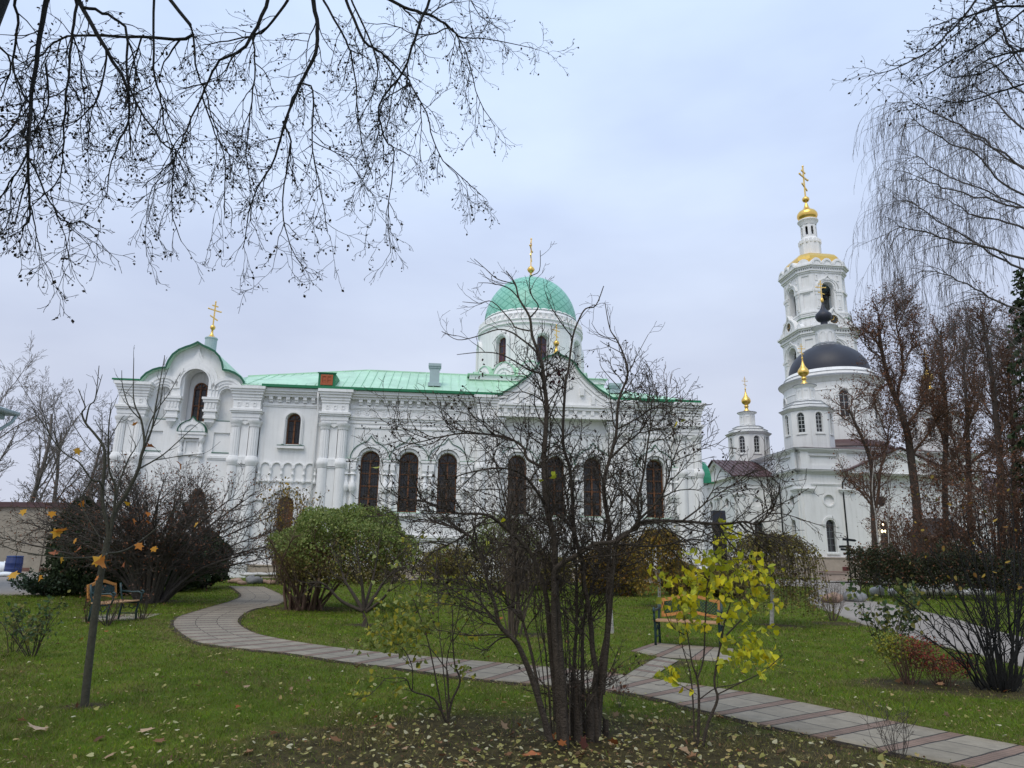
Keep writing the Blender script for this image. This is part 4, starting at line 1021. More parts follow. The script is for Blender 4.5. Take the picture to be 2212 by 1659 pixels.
# corner lanterns: eight-sided, gilded onions
ONION = [(.50, 0), (.50, .10), (.26, .28), (.22, .50), (.34, .60), (.34, .70), (.25, .78), (.30, .90), (.52, 1.02), (.66, 1.20), (.70, 1.38), (.64, 1.56), (.50, 1.74), (.33, 1.94), (.20, 2.2), (.11, 2.5), (.07, 2.8), (.12, 2.86), (.12, 2.95), (.05, 3.0)]
def oct_lantern(x, y, phase=0.0):
    la = thing('corner_lantern', None, None, (x, y, 12.4), 0)
    la.parent = c2
    R8 = 2.74; k = 1 / math.cos(PI / 8)
    b = MB(); b.lathe([(R8, 0), (R8, .75), (R8 - .02, .76)], (0, 0, 0), 8, PI / 8, 2 * PI + PI / 8, smooth=False)
    ap = R8 * math.cos(PI / 8)
    for i in range(8):
        T = Matrix.Rotation(i * PI / 4, 4, 'Z') @ Matrix.Translation((0, -ap, 0)); hwid = R8 * math.sin(PI / 8)
        q = MB(T); q.plate(rect(-hwid, hwid, .76, 4.15), [arch(0, .80, 1.92, 3.98)], 0, .25); q.plate(archring(0, 1.85, 3.55, .55, .42), (), -.06, .02); q.box(-.6, .6, -.1, .02, 1.72, 1.84)
        off = len(b.v); b.v += q.v; b.f += [tuple(j + off for j in f) for f in q.f]; b.smooth += q.smooth
    for r0, r1, z0, z1 in ((2.78, 2.95, 4.15, 4.28), (2.95, 3.08, 4.28, 4.38), (3.08, 3.08, 4.38, 4.44), (3.0, 2.55, 4.45, 4.62), (2.62, 2.60, 4.62, 4.85), (2.60, 2.1, 4.85, 5.02), (2.05, 2.03, 5.02, 5.25), (2.03, 1.2, 5.25, 5.45)):
        b.lathe([(r0, z0), (r1, z1)], (0, 0, 0), 8, PI / 8, 2 * PI + PI / 8, smooth=False)
    b.lathe([(1.15, 5.3), (1.15, 5.5), (.98, 5.52), (.98, 6.85), (1.02, 6.9), (1.12, 7.0), (1.3, 7.08), (1.3, 7.16), (.5, 7.34)], (0, 0, 0), 16, smooth=False)
    for i in range(8):
        T = Matrix.Rotation(i * PI / 4 + PI / 8, 4, 'Z') @ Matrix.Translation((0, -.98, 0))
        q = MB(T); q.plate(rect(-.3, .3, 5.6, 6.75), [rect(-.2, .2, 5.75, 6.55)], -.05, .05)
        off = len(b.v); b.v += q.v; b.f += [tuple(j + off for j in f) for f in q.f]; b.smooth += q.smooth
    b.build('lantern_wall', 'white2', la)
    for i in range(8):
        win2(la, .78, 2.04, tuple(Matrix.Rotation(i * PI / 4, 4, 'Z') @ Vector((0, -ap + .14, 1.93))), i * PI / 4, rows=5, fm=M['framewhite'])
    e_ = MB()
    for r0, r1, z0 in ((3.13, 3.0, 4.442), (2.66, 2.60, 4.852), (2.10, 2.03, 5.252)): e_.lathe([(r0, z0 - .03), (r0, z0 + .02), (r1, z0 + .04)], (0, 0, 0), 8, PI / 8, 2 * PI + PI / 8, smooth=False)
    e_.lathe([(1.34, 7.10), (1.34, 7.17), (.52, 7.36)], (0, 0, 0), 16, smooth=False); e_.build('metal_flashing', 'lead', la)
    MB().lathe([(r, z + 7.3) for r, z in ONION], (0, 0, 0), 20).build('onion', 'gold', la).scale = (.93, .93, 1)
    cross(la, (0, 0, 10.25), 1.5)
    la.scale = (.88, .88, 1)
    return la
l0 = oct_lantern(3.25, 3.4)
for x, y in ((3.25, 17.6), (17.2, 3.4)):
    copy_tree(l0, c2, (x, y, 12.4), 0)
# drum, dome, lantern
X2, Y2 = 10.2, 10.4
def drum2(q):
    k = 256; rows = [12.4 + .12 * i for i in range(72)]; R = 5.75
    ang = [math.radians(-90 - 16 + 45 * i) for i in range(8)]
    vs = []; fs = []
    for z in rows:
        for i in range(k):
            a = 2 * PI * i / k; rr = R
            for w in ang:
                d = abs((a - w + PI) % (2 * PI) - PI) * R
                if d < .58 and 16.9 <= z < 19.4 + math.sqrt(max(0, .58 ** 2 - d * d)): rr = R - .3
            vs.append((X2 + rr * math.cos(a), Y2 + rr * math.sin(a), z))
    for j in range(len(rows) - 1):
        for i in range(k): fs.append((j * k + i, j * k + (i + 1) % k, (j + 1) * k + (i + 1) % k, (j + 1) * k + i))
    q.add(vs, fs, False)
    z = rows[-1]
    q.lathe([(6.9, 12.5), (6.9, 13.6), (6.75, 13.75), (5.75, 14.2)], (X2, Y2, 0), 96)
    q.lathe([(5.75, 20.0), (5.80, 20.02), (5.80, 20.12), (5.75, 20.14)], (X2, Y2, 0), 96)
    q.lathe([(R, z), (5.85, z + .05), (5.9, z + .2), (6.05, z + .3), (6.25, z + .5), (6.35, z + .52), (6.35, z + .64), (5.7, z + .9), (5.62, z + .95), (5.62, z + 1.25), (5.40, z + 1.3), (5.3, z + 1.7), (4.98, z + 1.75)], (X2, Y2, 0), 96)
    for w in ang:
        T = Matrix.Translation((X2, Y2, 0)) @ Matrix.Rotation(w + PI / 2, 4, 'Z') @ Matrix.Translation((0, -R, 0))
        p = MB(T); p.plate(archring(0, 19.3, 19.4, .92, .72), (), -.12, .1); p.plate(archring(0, 16.9, 19.4, .72, .58), (), -.06, .2); p.box(-.8, .8, -.15, .1, 16.7, 16.88)
        off = len(q.v); q.v += p.v; q.f += [tuple(j + off for j in f) for f in p.f]; q.smooth += p.smooth
    return z
zz_ = 12.4 + .12 * 71
dr2 = part('drum', 'white2', c2, drum2)
for i in range(8):
    w = math.radians(-90 - 16 + 45 * i); v = Matrix.Translation((X2, Y2, 16.92)) @ Matrix.Rotation(w + PI / 2, 4, 'Z') @ Vector((0, -5.75 + .2, 0))
    win2(dr2, 1.12, 3.02, tuple(v), w + PI / 2, rows=4, fm=M['framewhite'])
part('roof', 'brownroof', dr2, lambda q: q.lathe([(7.15, 13.62), (7.15, 13.7), (5.8, 14.5)], (X2, Y2, 0), 72))
zd = zz_ + 1.72
part('metal_flashing', 'lead', dr2, lambda q: (q.lathe([(6.40, zz_ + .60), (6.40, zz_ + .66), (5.75, zz_ + .92)], (X2, Y2, 0), 72), q.lathe([(5.66, zz_ + 1.24), (5.66, zz_ + 1.29), (5.42, zz_ + 1.34)], (X2, Y2, 0), 72), q.lathe([(1.66, zd + 5.93), (1.66, zd + 5.98), (.58, zd + 6.28)], (X2, Y2, 0), 16), q.lathe([(1.80, zd + 3.6), (1.80, zd + 3.68), (1.34, zd + 3.92)], (X2, Y2, 0), 32)))
part('dome', 'slate', c2, lambda q: q.lathe([(5.0 * math.cos(math.radians(90 * i / 18)) + .001, zd + 3.75 * math.sin(math.radians(90 * i / 18))) for i in range(19)], (X2, Y2, 0), 72))
def top_lantern(q):
    z = zd + 3.45
    q.lathe([(1.75, z - .05), (1.75, z + .2), (1.3, z + .45), (1.18, z + .5), (1.18, z + 2.0), (1.25, z + 2.1), (1.5, z + 2.35), (1.6, z + 2.4), (1.6, z + 2.5), (.55, z + 2.8)], (X2, Y2, 0), 16, smooth=False)
    for i in range(8):
        T = Matrix.Translation((X2, Y2, 0)) @ Matrix.Rotation(i * PI / 4, 4, 'Z') @ Matrix.Translation((0, -1.17, 0))
        p = MB(T); p.plate(archring(0, z + .6, z + 1.45, .40, .28), (), -.05, .06); off = len(q.v); q.v += p.v; q.f += [tuple(j + off for j in f) for f in p.f]; q.smooth += p.smooth
part('top_lantern', 'white2', c2, top_lantern)
part('dark_onion', 'slate', c2, lambda q: q.lathe([(r * 1.5, zd + 6.15 + h * 1.06) for r, h in [(.42, 0), (.30, .25), (.30, .5), (.5, .62), (.62, .8), (.70, 1.05), (.70, 1.25), (.64, 1.42), (.48, 1.62), (.30, 1.85), (.17, 2.15), (.09, 2.5), (.05, 2.85)]], (X2, Y2, 0), 24))
part('finial', 'gold', c2, lambda q: q.lathe([(.1, zd + 9.1), (.16, zd + 9.2), (.22, zd + 9.4), (.16, zd + 9.6), (.05, zd + 9.7)], (X2, Y2, 0), 14))
cross(c2, (X2, Y2, zd + 9.55), 2.3)
for o in bpy.data.objects:
    if o.parent == c2 and o.name.split('.')[0] in ('drum', 'dome', 'top_lantern', 'dark_onion', 'finial'): o.scale = (.88, .88, 1); o.location = (X2 * .12, Y2 * .12, 0)
# wing running on to the right, and the entrance
def wing(q):
    q.plate([(S + .05, .2), (46, .2), (46, 8.4), (S + .05, 8.4)], [arch(22.5 + 3.6 * i, 1.0, 2.6, 5.4) for i in range(6)], 1.5, 1.9)
    q.box(S, 46, 1.2, 12, 8.4, 8.75); q.box(S, 46, 11.9, 12, .2, 8.4)
part('wall', 'white2', c2, wing)
part('roof', 'brownroof', c2, lambda q: q.add([(S + .1, 1.0, 8.76), (46.3, 1.0, 8.76), (46.3, 6.5, 10.9), (S + .1, 6.5, 10.9), (S + .1, 12.2, 8.76), (46.3, 12.2, 8.76)], [(0, 1, 2, 3), (3, 2, 5, 4)]))
for i in range(6): win2(c2, 1.0, 2.8, (22.5 + 3.6 * i, 1.75, 2.6))
part('entrance_door', 'wood', c2, lambda q: (q.plate(arch(12.6, 1.7, 1.0, 5.4), (), -.12, .02), q.box(12.58, 12.62, -.15, -.1, 1.0, 5.2)))
def canopy(q):
    for x in (10.9, 14.3): q.box(x - .09, x + .09, -2.5, -2.32, .2, 4.3); q.box(x - .12, x + .12, -2.53, -2.29, 1.2, 1.4)
    q.add([(10.3, -2.9, 4.2), (14.9, -2.9, 4.2), (14.9, 0, 4.2), (10.3, 0, 4.2), (11.6, -2.0, 5.9), (13.6, -2.0, 5.9), (13.6, 0, 5.9), (11.6, 0, 5.9)], [(0, 1, 5, 4), (1, 2, 6, 5), (0, 4, 7, 3), (4, 5, 6, 7), (0, 3, 2, 1)])
    q.box(10.25, 14.95, -2.95, -2.85, 4.05, 4.25); q.box(10.9, 14.3, -2.45, -2.35, 1.6, 1.75)
part('entrance_canopy', mat('dark_canopy', (.035, .025, .022), .6), c2, canopy)
bulbm = mat('lit_bulb', (1, .9, .7)); bb = bulbm.node_tree.nodes['Principled BSDF']; bb.inputs['Emission Color'].default_value = (1, .82, .5, 1); bb.inputs['Emission Strength'].default_value = 7
cl = thing('wall_lamp', 'lit lamp with two glowing bulbs in front of the domed church window', 'lamp', tuple(Matrix.Translation((27.62, 68, 0)) @ Matrix.Rotation(YAW, 4, 'Z') @ Vector((7.75, -.10, 5.0))), YAW)
MB().tube([(0, .1, .3), (0, -.3, .35), (0, -.35, .1), (0, -.35, -.5)], .03, 6).build('bracket', 'black', cl)
for i, (dx, dz) in enumerate(((-.16, -.32), (.16, -.32), (.02, .3))):
    MB().lathe([(.001, -.17), (.08, -.08), (.10, 0), (.08, .08), (.001, .12)], (dx, -.4, dz), 12).build('bulb', bulbm, cl)

# ------------------------------------------------------------------ bell tower behind
tw_pos = Matrix.Translation((27.62, 68, 0)) @ Matrix.Rotation(YAW, 4, 'Z') @ Vector((25.55, 38.4, 0))
bt = thing('bell_tower', 'tall tiered white bell tower with gilded roof behind the dark dome', 'bell tower', tuple(tw_pos), YAW)
def octo(hw, c):
    """corner points of a square of half-width hw with corners cut by c"""
    a = hw - c; return [(-a, -hw), (a, -hw), (hw, -a), (hw, a), (a, hw), (-a, hw), (-hw, a), (-hw, -a)]
def slab(q, hw, c, z0, z1, hw2=None, c2_=None):
    A_ = octo(hw, c); B_ = octo(hw2 or hw, c2_ or c)
    q.add([(x, y, z0) for x, y in A_] + [(x, y, z1) for x, y in B_], [tuple(range(8))[::-1], tuple(range(8, 16))] + [(i, (i + 1) % 8, 8 + (i + 1) % 8, 8 + i) for i in range(8)])
def merge(q, p):
    off = len(q.v); q.v += p.v; q.f += [tuple(j + off for j in f) for f in p.f]; q.smooth += p.smooth
def tier(q, hw, c, z0, z1, za, zt, wa):
    a = hw - c
    for i in range(4):
        T = Matrix.Rotation(i * PI / 2, 4, 'Z') @ Matrix.Translation((0, -hw, 0)); p = MB(T)
        p.plate(rect(-a, a, z0, z1), [arch(0, wa, za, zt)], 0, .9)
        p.plate(archring(0, zt - wa / 2 - .3, zt - wa / 2, wa / 2 + .28, wa / 2 + .02), (), -.14, .02); p.plate(archring(0, zt - wa / 2 - .3, zt - wa / 2, wa / 2 + .62, wa / 2 + .30), (), -.26, .02)
        p.plate(strip(ogee(0, wa / 2 + .72, zt - wa / 2, zt + .95), .16), (), -.34, .02)
        for x in (-1, 1):
            e = (wa / 2 + .75); p.box(x * e - .5, x * e + .5, -.30, .02, zt - wa / 2 - .7, zt - wa / 2 - .3); p.box(x * e - .42, x * e + .42, -.20, .02, zt - wa / 2 - 1.2, zt - wa / 2 - .703)
            p.box(x * e - .34, x * e + .34, -.14, .02, za + .3, zt - wa / 2 - 1.203); p.plate(rect(x * e - .22, x * e + .22, zt + .2, zt + 1.2), [rect(x * e - .1, x * e + .1, zt + .35, zt + 1.05)], -.12, .02)
            p.plate(rect(x * e - .2, x * e + .2, za + .6, za + 1.9), [rect(x * e - .09, x * e + .09, za + .75, za + 1.75)], -.22, -.13)
        p.plate([(-.3, zt + 1.25), (.3, zt + 1.25), (0, zt + 1.65)], (), -.1, .02)
        merge(q, p)
        T = Matrix.Rotation(i * PI / 2 + PI / 4, 4, 'Z') @ Matrix.Translation((0, -(hw * 1.41421 - c * .70711), 0)); p = MB(T); d = c * .70711
        p.plate(rect(-d, d, z0, z1), [rect(-d * .55, d * .55, z0 + (z1 - z0) * .62, z1 - .9), rect(-d * .55, d * .55, za + .5, zt - wa / 2 - .9)], 0, .4)
        p.box(-d, d, .15, .2, z0, z1)
        p.box(-d - .05, d + .05, -.2, .02, zt - wa / 2 - .7, zt - wa / 2 - .35)
        merge(q, p)
def belt(q, hw, c, z):
    slab(q, hw + .15, c + .06, z, z + .25); slab(q, hw + .32, c + .13, z + .253, z + .5); 
    n = 14
    for i in range(4):
        T = Matrix.Rotation(i * PI / 2, 4, 'Z') @ Matrix.Translation((0, -hw, 0)); p = MB(T); a = hw - c
        for k in range(n): x = -a + 2 * a * (k + .5) / n; p.box(x - .1, x + .1, -.34, 0, z + .503, z + .8)
        merge(q, p)
        T = Matrix.Rotation(i * PI / 2 + PI / 4, 4, 'Z') @ Matrix.Translation((0, -(hw * 1.41421 - c * .70711), 0)); p = MB(T); d = c * .70711
        for k in range(6): x = -d + 2 * d * (k + .5) / 6; p.box(x - .1, x + .1, -.34, 0, z + .503, z + .8)
        merge(q, p)
    slab(q, hw + .05, c + .02, z + .503, z + .803); slab(q, hw + .45, c + .19, z + .806, z + 1.05); slab(q, hw + .68, c + .28, z + 1.053, z + 1.3)
def tower(q):
    slab(q, 4.9, 1.6, 0, 27.5)
    tier(q, 4.55, 1.5, 27.5, 36.2, 30.0, 34.9, 2.6)
    belt(q, 4.55, 1.5, 35.9)
    slab(q, 4.15, 1.4, 37.2, 39.9, 4.15, 1.4)
    # clock gables
    for i in range(4):
        T = Matrix.Rotation(i * PI / 2, 4, 'Z') @ Matrix.Translation((0, -4.15, 0)); p = MB(T)
        p.plate(ogee(0, 1.9, 37.2, 40.1), [circ(0, 38.35, .72)], -.65, .1); p.plate(circ(0, 38.35, .95), [circ(0, 38.35, .72)], -.78, -.64)
        p.plate(strip(ogee(0, 1.9, 37.2, 40.1), .22), (), -.85, .0)
        for x in (-2.75, 2.75): p.plate([(x + .72 * math.cos(PI * j / 8), 37.2 + .85 * math.sin(PI * j / 8)) for j in range(9)], (), -.6, .1)
        merge(q, p)
    slab(q, 4.2, 1.42, 39.3, 39.6); slab(q, 4.3, 1.5, 39.603, 39.85)
    tier(q, 3.90, 1.42, 39.85, 46.9, 40.1, 44.9, 1.95)
    belt(q, 3.90, 1.42, 46.4)
    for i in range(4):
        T = Matrix.Rotation(i * PI / 2, 4, 'Z') @ Matrix.Translation((0, -4.52, 0)); p = MB(T)
        for k in range(3): x = -1.75 + 1.75 * k; p.plate([(x + .86 * math.cos(PI * j / 8), 47.7 + 1.05 * math.sin(PI * j / 8)) for j in range(9)], (), 0, 1.2); p.plate(archring(x, 47.7, 47.75, .8, .55), (), -.1, .02)
        merge(q, p)
        T = Matrix.Rotation(i * PI / 2 + PI / 4, 4, 'Z') @ Matrix.Translation((0, -4.92, 0)); p = MB(T)
        p.plate([(.98 * math.cos(PI * j / 8), 47.7 + 1.05 * math.sin(PI * j / 8)) for j in range(9)], (), 0, 1.2); merge(q, p)
part('tower_wall', 'white2', bt, tower)
def neck(q):
    q.lathe([(2.05, 50.5), (2.05, 53.3), (1.9, 53.5), (1.75, 53.9), (1.5, 54.2)], (0, 0, 0), 8, PI / 8, 2 * PI + PI / 8, smooth=False)
    for i in range(16):
        a = 2 * PI * i / 16; q.box(1.95 * math.cos(a) - .2, 1.95 * math.cos(a) + .2, 1.95 * math.sin(a) - .2, 1.95 * math.sin(a) + .2, 53.0, 53.6)
    for i in range(8):
        T = Matrix.Rotation(i * PI / 4, 4, 'Z') @ Matrix.Translation((0, -1.42, 0)); p = MB(T); d = 1.42 * math.tan(PI / 8)
        p.plate(rect(-d, d, 53.9, 56.4), [arch(0, .5, 54.5, 56.0)], 0, .2); p.plate(archring(0, 54.4, 55.75, .42, .28), (), -.06, .02); merge(q, p)
    q.lathe([(1.5, 56.4), (1.6, 56.5), (1.6, 56.7), (1.95, 57.1), (2.0, 57.15), (2.0, 57.3), (1.6, 57.5)], (0, 0, 0), 32)
part('neck_lantern', 'white2', bt, neck).scale = (.82, .82, 1)
part('belfry_floor', 'greysheet', bt, lambda q: (slab(q, 3.1, 1.1, 40.0, 40.15), slab(q, 3.1, 1.1, 45.6, 45.75), slab(q, 3.8, 1.3, 35.3, 35.45)))
part('interior_shade', 'black', bt, lambda q: q.lathe([(.45, 52.5), (.45, 57)], (0, 0, 0), 8))  # black core painting in the shade inside the lantern
def bells(q):
    q.box(-3.0, 3.0, -.1, .1, 44.2, 44.4); q.box(-.1, .1, -3.0, 3.0, 44.2, 44.4)
    for x, y, r in ((0, -2.0, .62), (-2.2, -1.2, .5), (-2.2, 1.3, .45), (0, .3, .9)):
        q.lathe([(r, 0), (r * .86, .25 * r), (r * .62, .8 * r), (r * .5, 1.3 * r), (r * .3, 1.5 * r), (.02, 1.55 * r)], (x, y, 42.6), 16); q.box(x - .05, x + .05, y - .05, y + .05, 42.6 + 1.5 * r, 44.3)
part('bell', mat('dark_bronze', (.05, .045, .035), .4, metal=.8), bt, bells)
clk = mat('clock_face', (.03, .028, .025), .5)
for i in range(4):
    T = Matrix.Rotation(i * PI / 2, 4, 'Z') @ Matrix.Translation((0, -4.15, 0))
    f = MB(T).plate(circ(0, 38.35, .74), (), -.58, -.5).build('clock', clk, bt)
    q = MB(T); q.beam((0, -.62, 38.35), (.12, -.62, 38.8), .06, .03); q.beam((0, -.62, 38.35), (-.35, -.62, 38.25), .07, .03)
    for k in range(12):
        a = 2 * PI * k / 12; q.beam((.52 * math.cos(a), -.61, 38.35 + .52 * math.sin(a)), (.66 * math.cos(a), -.61, 38.35 + .66 * math.sin(a)), .05, .03)
    q.build('clock_markings', 'gold', f)
def gold_roof(q):
    for z0, z1, h0, h1 in ((48.3, 48.9, 3.8, 4.05), (48.9, 49.5, 4.05, 4.0), (49.5, 50.0, 4.0, 3.6), (50.0, 50.4, 3.6, 2.9), (50.4, 50.8, 2.9, 2.0)):
        slab(q, h0 * .9, h0 * .324, z0, z1, h1 * .9, h1 * .324)
part('gilded_roof', 'gold', bt, gold_roof)
part('gilded_onion', 'gold', bt, lambda q: q.lathe([(r, 57.2 + (z - 57.45) * .8) for r, z in [(1.55, 57.45), (1.6, 57.7), (1.5, 57.75), (1.5, 57.95), (1.75, 58.2), (1.95, 58.7), (1.9, 59.2), (1.6, 59.7), (1.1, 60.05), (.75, 60.3), (.5, 60.8), (.3, 61.5), (.15, 62.0), (.2, 62.05), (.5, 62.2), (.7, 62.55), (.66, 62.9), (.4, 63.2), (.12, 63.35)]], (0, 0, 0), 32)).scale = (.84, .84, 1)
part('flashing', mat('faded_green_sheet', (.12, .2, .12), .6), bt, lambda q: slab(q, 4.25, 1.42, 38.9, 39.0))
cross(bt, (0, 0, 61.9), 5.7, rz=math.radians(38))

# ------------------------------------------------------------------ benches
def make_bench(name, label, loc, rz):
    t = thing(name, label, 'bench', loc, rz, 'orange wood and iron garden benches')
    L = 1.22
    for sx in (-1, 1):
        x = sx * L / 2
        b = MB()
        b.tube([(x, -.24, 0), (x, -.22, .2), (x, -.25, .40), (x, -.26, .44)], .024, 8); b.tube([(x, .20, 0), (x, .18, .2), (x, .15, .42), (x, .22, .62), (x, .27, .86)], .024, 8)
        b.tube([(x, -.25, .42), (x, -.05, .40), (x, .16, .42)], .022, 8)
        b.tube([(x, -.28, .44), (x, -.31, .52), (x, -.30, .62), (x, -.22, .66), (x, -.05, .65), (x, .20, .67)], .022, 8)
        b.tube([(x, -.30, .60), (x, -.34, .63), (x, -.35, .66), (x, -.31, .69), (x, -.27, .67)], .022, 8)
        b.tube([(x, -.2, .36), (x, -.12, .26), (x, -.02, .30), (x, -.04, .36)], .014, 6); b.tube([(x, .12, .36), (x, .10, .26), (x, .03, .3)], .014, 6)
        b.tube([(x, -.24, .15), (x, .19, .15)], .012, 6)
        b.build('leg', 'bluegrey', t)
    b = MB()
    for i in range(6): y = -.25 + i * .08; b.box(-L / 2 - .03, L / 2 + .03, y - .034, y + .034, .44 - .012 * math.sin(i / 5 * PI), .468 - .012 * math.sin(i / 5 * PI))
    b.build('seat', 'seatwood', t)
    def crest(x, z0, k): return z0 + .10 * k * (math.cos(2 * PI * x / L) * .5 + .5)
    b = MB(Matrix.Translation((0, .215, 0)) @ Matrix.Rotation(math.radians(-10), 4, 'X'))
    X = [-L / 2 + .03 + (L - .06) * i / 24 for i in range(25)]
    for z, k, h in ((.80, 1, .065), (.50, .8, .06)):
        b.plate([(x, crest(x, z, k)) for x in X] + [(x, crest(x, z, k) + h) for x in reversed(X)], (), -.018, .018, back=True)
    for x in (-L / 2 + .055, L / 2 - .055): b.box(x - .025, x + .025, -.017, .017, .54, .82)
    b.build('backrest', 'orange', t)
    b = MB(Matrix.Translation((0, .215, 0)) @ Matrix.Rotation(math.radians(-10), 4, 'X'))
    for s in (-1, 1):
        for i in range(-3, 20):
            x0 = -L / 2 + .06 + i * .062; p = []
            for q in range(9):
                x = x0 + q * .035
                z = .56 + q * .033 if s > 0 else .84 - q * .033
                if -L / 2 + .07 < x < L / 2 - .07 and crest(x, .55, .8) < z < crest(x, .80, 1) + .01: p.append((x, 0, z))
            if len(p) > 1: b.tube(p, .008, 5)
    b.build('lattice', 'bluegrey', t)
    return t
p1, p2 = gnd(1422, 1395), gnd(1560, 1403)
make_bench('garden_bench', 'garden bench with orange wooden back and iron lattice standing behind the bright yellow shrub', ((p1[0] + p2[0]) / 2 + .05, (p1[1] + p2[1]) / 2 + .22, .012), math.atan2(p2[1] - p1[1], p2[0] - p1[0]) - .02)
q = gnd(262, 1345)
make_bench('garden_bench', 'garden bench seen at an angle behind the leaning maple sapling trunk', (q[0] - .28, q[1] + .1, .012), math.radians(88))

# ------------------------------------------------------------------ stones
def stone(name, label, loc, sx, sy, sz, m, group=None, rz=0):
    b = MB(); r2 = random.Random(hash(loc) & 0xffff)
    k = [r2.uniform(0, 6.28) for _ in range(6)]
    vs = []; fs = []; n = 14; mm_ = 8
    for j in range(mm_ + 1):
        th = PI * j / mm_
        for i in range(n):
            a = 2 * PI * i / n
            w = 1 + .12 * math.sin(2 * a + k[0]) + .10 * math.sin(3 * a + k[1] + th * 2) + .08 * math.sin(2 * th + k[2] + a)
            z = math.cos(th); z = math.copysign(abs(z) ** .8, z)
            vs.append((sx * w * math.sin(th) * math.cos(a), sy * w * math.sin(th) * math.sin(a), sz * (z * w * .9 + .75)))
    for j in range(mm_):
        for i in range(n): fs.append((j * n + i, j * n + (i + 1) % n, (j + 1) * n + (i + 1) % n, (j + 1) * n + i))
    b.add(vs, fs, True); o = b.build(name, m); o.location = loc; o.rotation_euler = (0, 0, rz)
    return tag(o, label, 'stone', group)
M['rockg'] = mat('grey_field_stone', (.20, .20, .20), .85, var=.3, vscale=6, bump=.5, bscale=14)
M['rockp'] = mat('pinkish_field_stone', (.34, .23, .17), .85, var=.3, vscale=6, bump=.5, bscale=14)
M['rockw'] = mat('pale_stone', (.50, .49, .46), .85, var=.25, vscale=6, bump=.5, bscale=14)
for i, (px, py, s, m, lab) in enumerate(((503, 1256, .34, 'rockp', 'leftmost pinkish round stone of the row at the end of the path'), (518, 1259, .26, 'rockp', 'small round pinkish stone beside the big grey stone at the path end'), (543, 1257, .52, 'rockg', 'largest grey stone of the row at the end of the path'), (566, 1256, .27, 'rockp', 'brown round stone right of the grey stone at the path end'), (581, 1258, .30, 'rockp', 'rightmost pinkish stone of the row below the church wall'))):
    q = gnd(px, py + 5); stone('stone', lab, (q[0], q[1] + .3, q[2]), s * .9, s * .6, s * .42, M[m], 'stones at the end of the path', i * .7)
for i, (px, py, s) in enumerate(((522, 1249, .5), (552, 1246, .7), (574, 1247, .45))):
    q = gnd(px, 1259); stone('stone', ('flat tan slab stone at the left on the row of round stones', 'long tan slab stone in the middle behind the big grey stone', 'short tan slab stone at the right behind the round stones')[i], (q[0], q[1] + .8, q[2] + .30), s, s * .5, .10, M['rockw'], 'stones at the end of the path', .2 * i)
q = gnd(1845, 1300); stone('boulder', 'grey boulder at the left end of the hedge beside the road', q, .42, .34, .24, M['rockg'])
q = gnd(1799, 1302); stone('stone', 'pinkish stone at the road edge beside the weeping pea shrub', q, .45, .35, .22, M['rockp'])
for i, (px, s) in enumerate(((1895, .34), (1926, .26), (1975, .42), (2008, .38), (2048, .46), (2080, .22), (2105, .30), (2135, .26))):
    q = gnd(px, 1287)
    stone('stone', 'white stone under the hedge, ' + ('nearest the boulder', 'second from the boulder, small', 'third from the boulder, broad', 'fourth from the boulder', 'fifth from the boulder and the biggest', 'sixth from the boulder and the smallest', 'seventh from the boulder', 'farthest from the boulder')[i], (q[0], q[1] - .1, q[2]), s, s * .7, s * .75, M['rockw'], 'white stones under the hedge', i)
# ------------------------------------------------------------------ sign post with direction boards
q = (23.3, 50.0, .3)
t = thing('direction_sign', 'thin post with four dark direction boards in front of the domed church', 'sign', q)
MB().tube([(0, 0, 0), (0, 0, 3.1)], .045, 8).build('post', 'black', t)
for i, (z, dx, w, th) in enumerate(((2.92, -.15, .95, .1), (2.48, -.05, .90, -.05), (2.26, -.15, .95, .04), (2.0, .22, .85, -.08))):
    b = MB(Matrix.Rotation(th, 4, 'Y')); b.plate([(dx - w / 2, z - .08), (dx + w / 2 - .1, z - .08), (dx + w / 2, z), (dx + w / 2 - .1, z + .08), (dx - w / 2, z + .08)], (), -.08, -.045, back=True); b.build('sign_board', 'black', t)
# dark canopy lamp / speaker standing near the left arm of the domed church
q = at(1556, 1200, 52.0)
t = thing('street_lamp', 'dark street lamp with a square hood beside the corner of the white church', 'lamp', (q[0], 52.0, .3))
b = MB(); b.box(-.42, .42, -.30, .30, 1.2, 3.2); b.tube([(0, 0, 0), (0, 0, 1.3)], .16, 8); b.build('post', 'black', t)
MB().add([(-.55, -.45, 3.9), (.45, -.45, 3.9), (.45, .35, 3.9), (-.55, .35, 3.9), (-.5, -.4, 4.9), (.4, -.4, 4.9), (.4, .3, 4.9), (-.5, .3, 4.9), (-.2, -.25, 3.2), (.4, -.25, 3.2), (.4, .25, 3.2), (-.2, .25, 3.2)],
         [(0, 1, 5, 4), (1, 2, 6, 5), (2, 3, 7, 6), (3, 0, 4, 7), (4, 5, 6, 7), (8, 9, 1, 0), (9, 10, 2, 1), (10, 11, 3, 2), (11, 8, 0, 3)]).build('lamp_hood', 'slate', t)
# low brown box and small sapling stake by the church plinth
q = at(1785, 1247, 58)
t = thing('planter_box', 'low reddish brown box standing by the plinth of the domed church', 'box', (25.9, 58.5, .3))
b = MB(); b.box(-.9, .9, -.4, .4, 0, .55); b.box(-.98, .98, -.48, .48, .552, .66); b.box(-1.0, 1.0, -.5, .5, -.02, .08); b.build('box_body', M['pink'], t)
MB().box(-.99, .99, -.49, .49, .662, .70).build('lid', mat('rust_lid', (.14, .04, .035), .6), t)
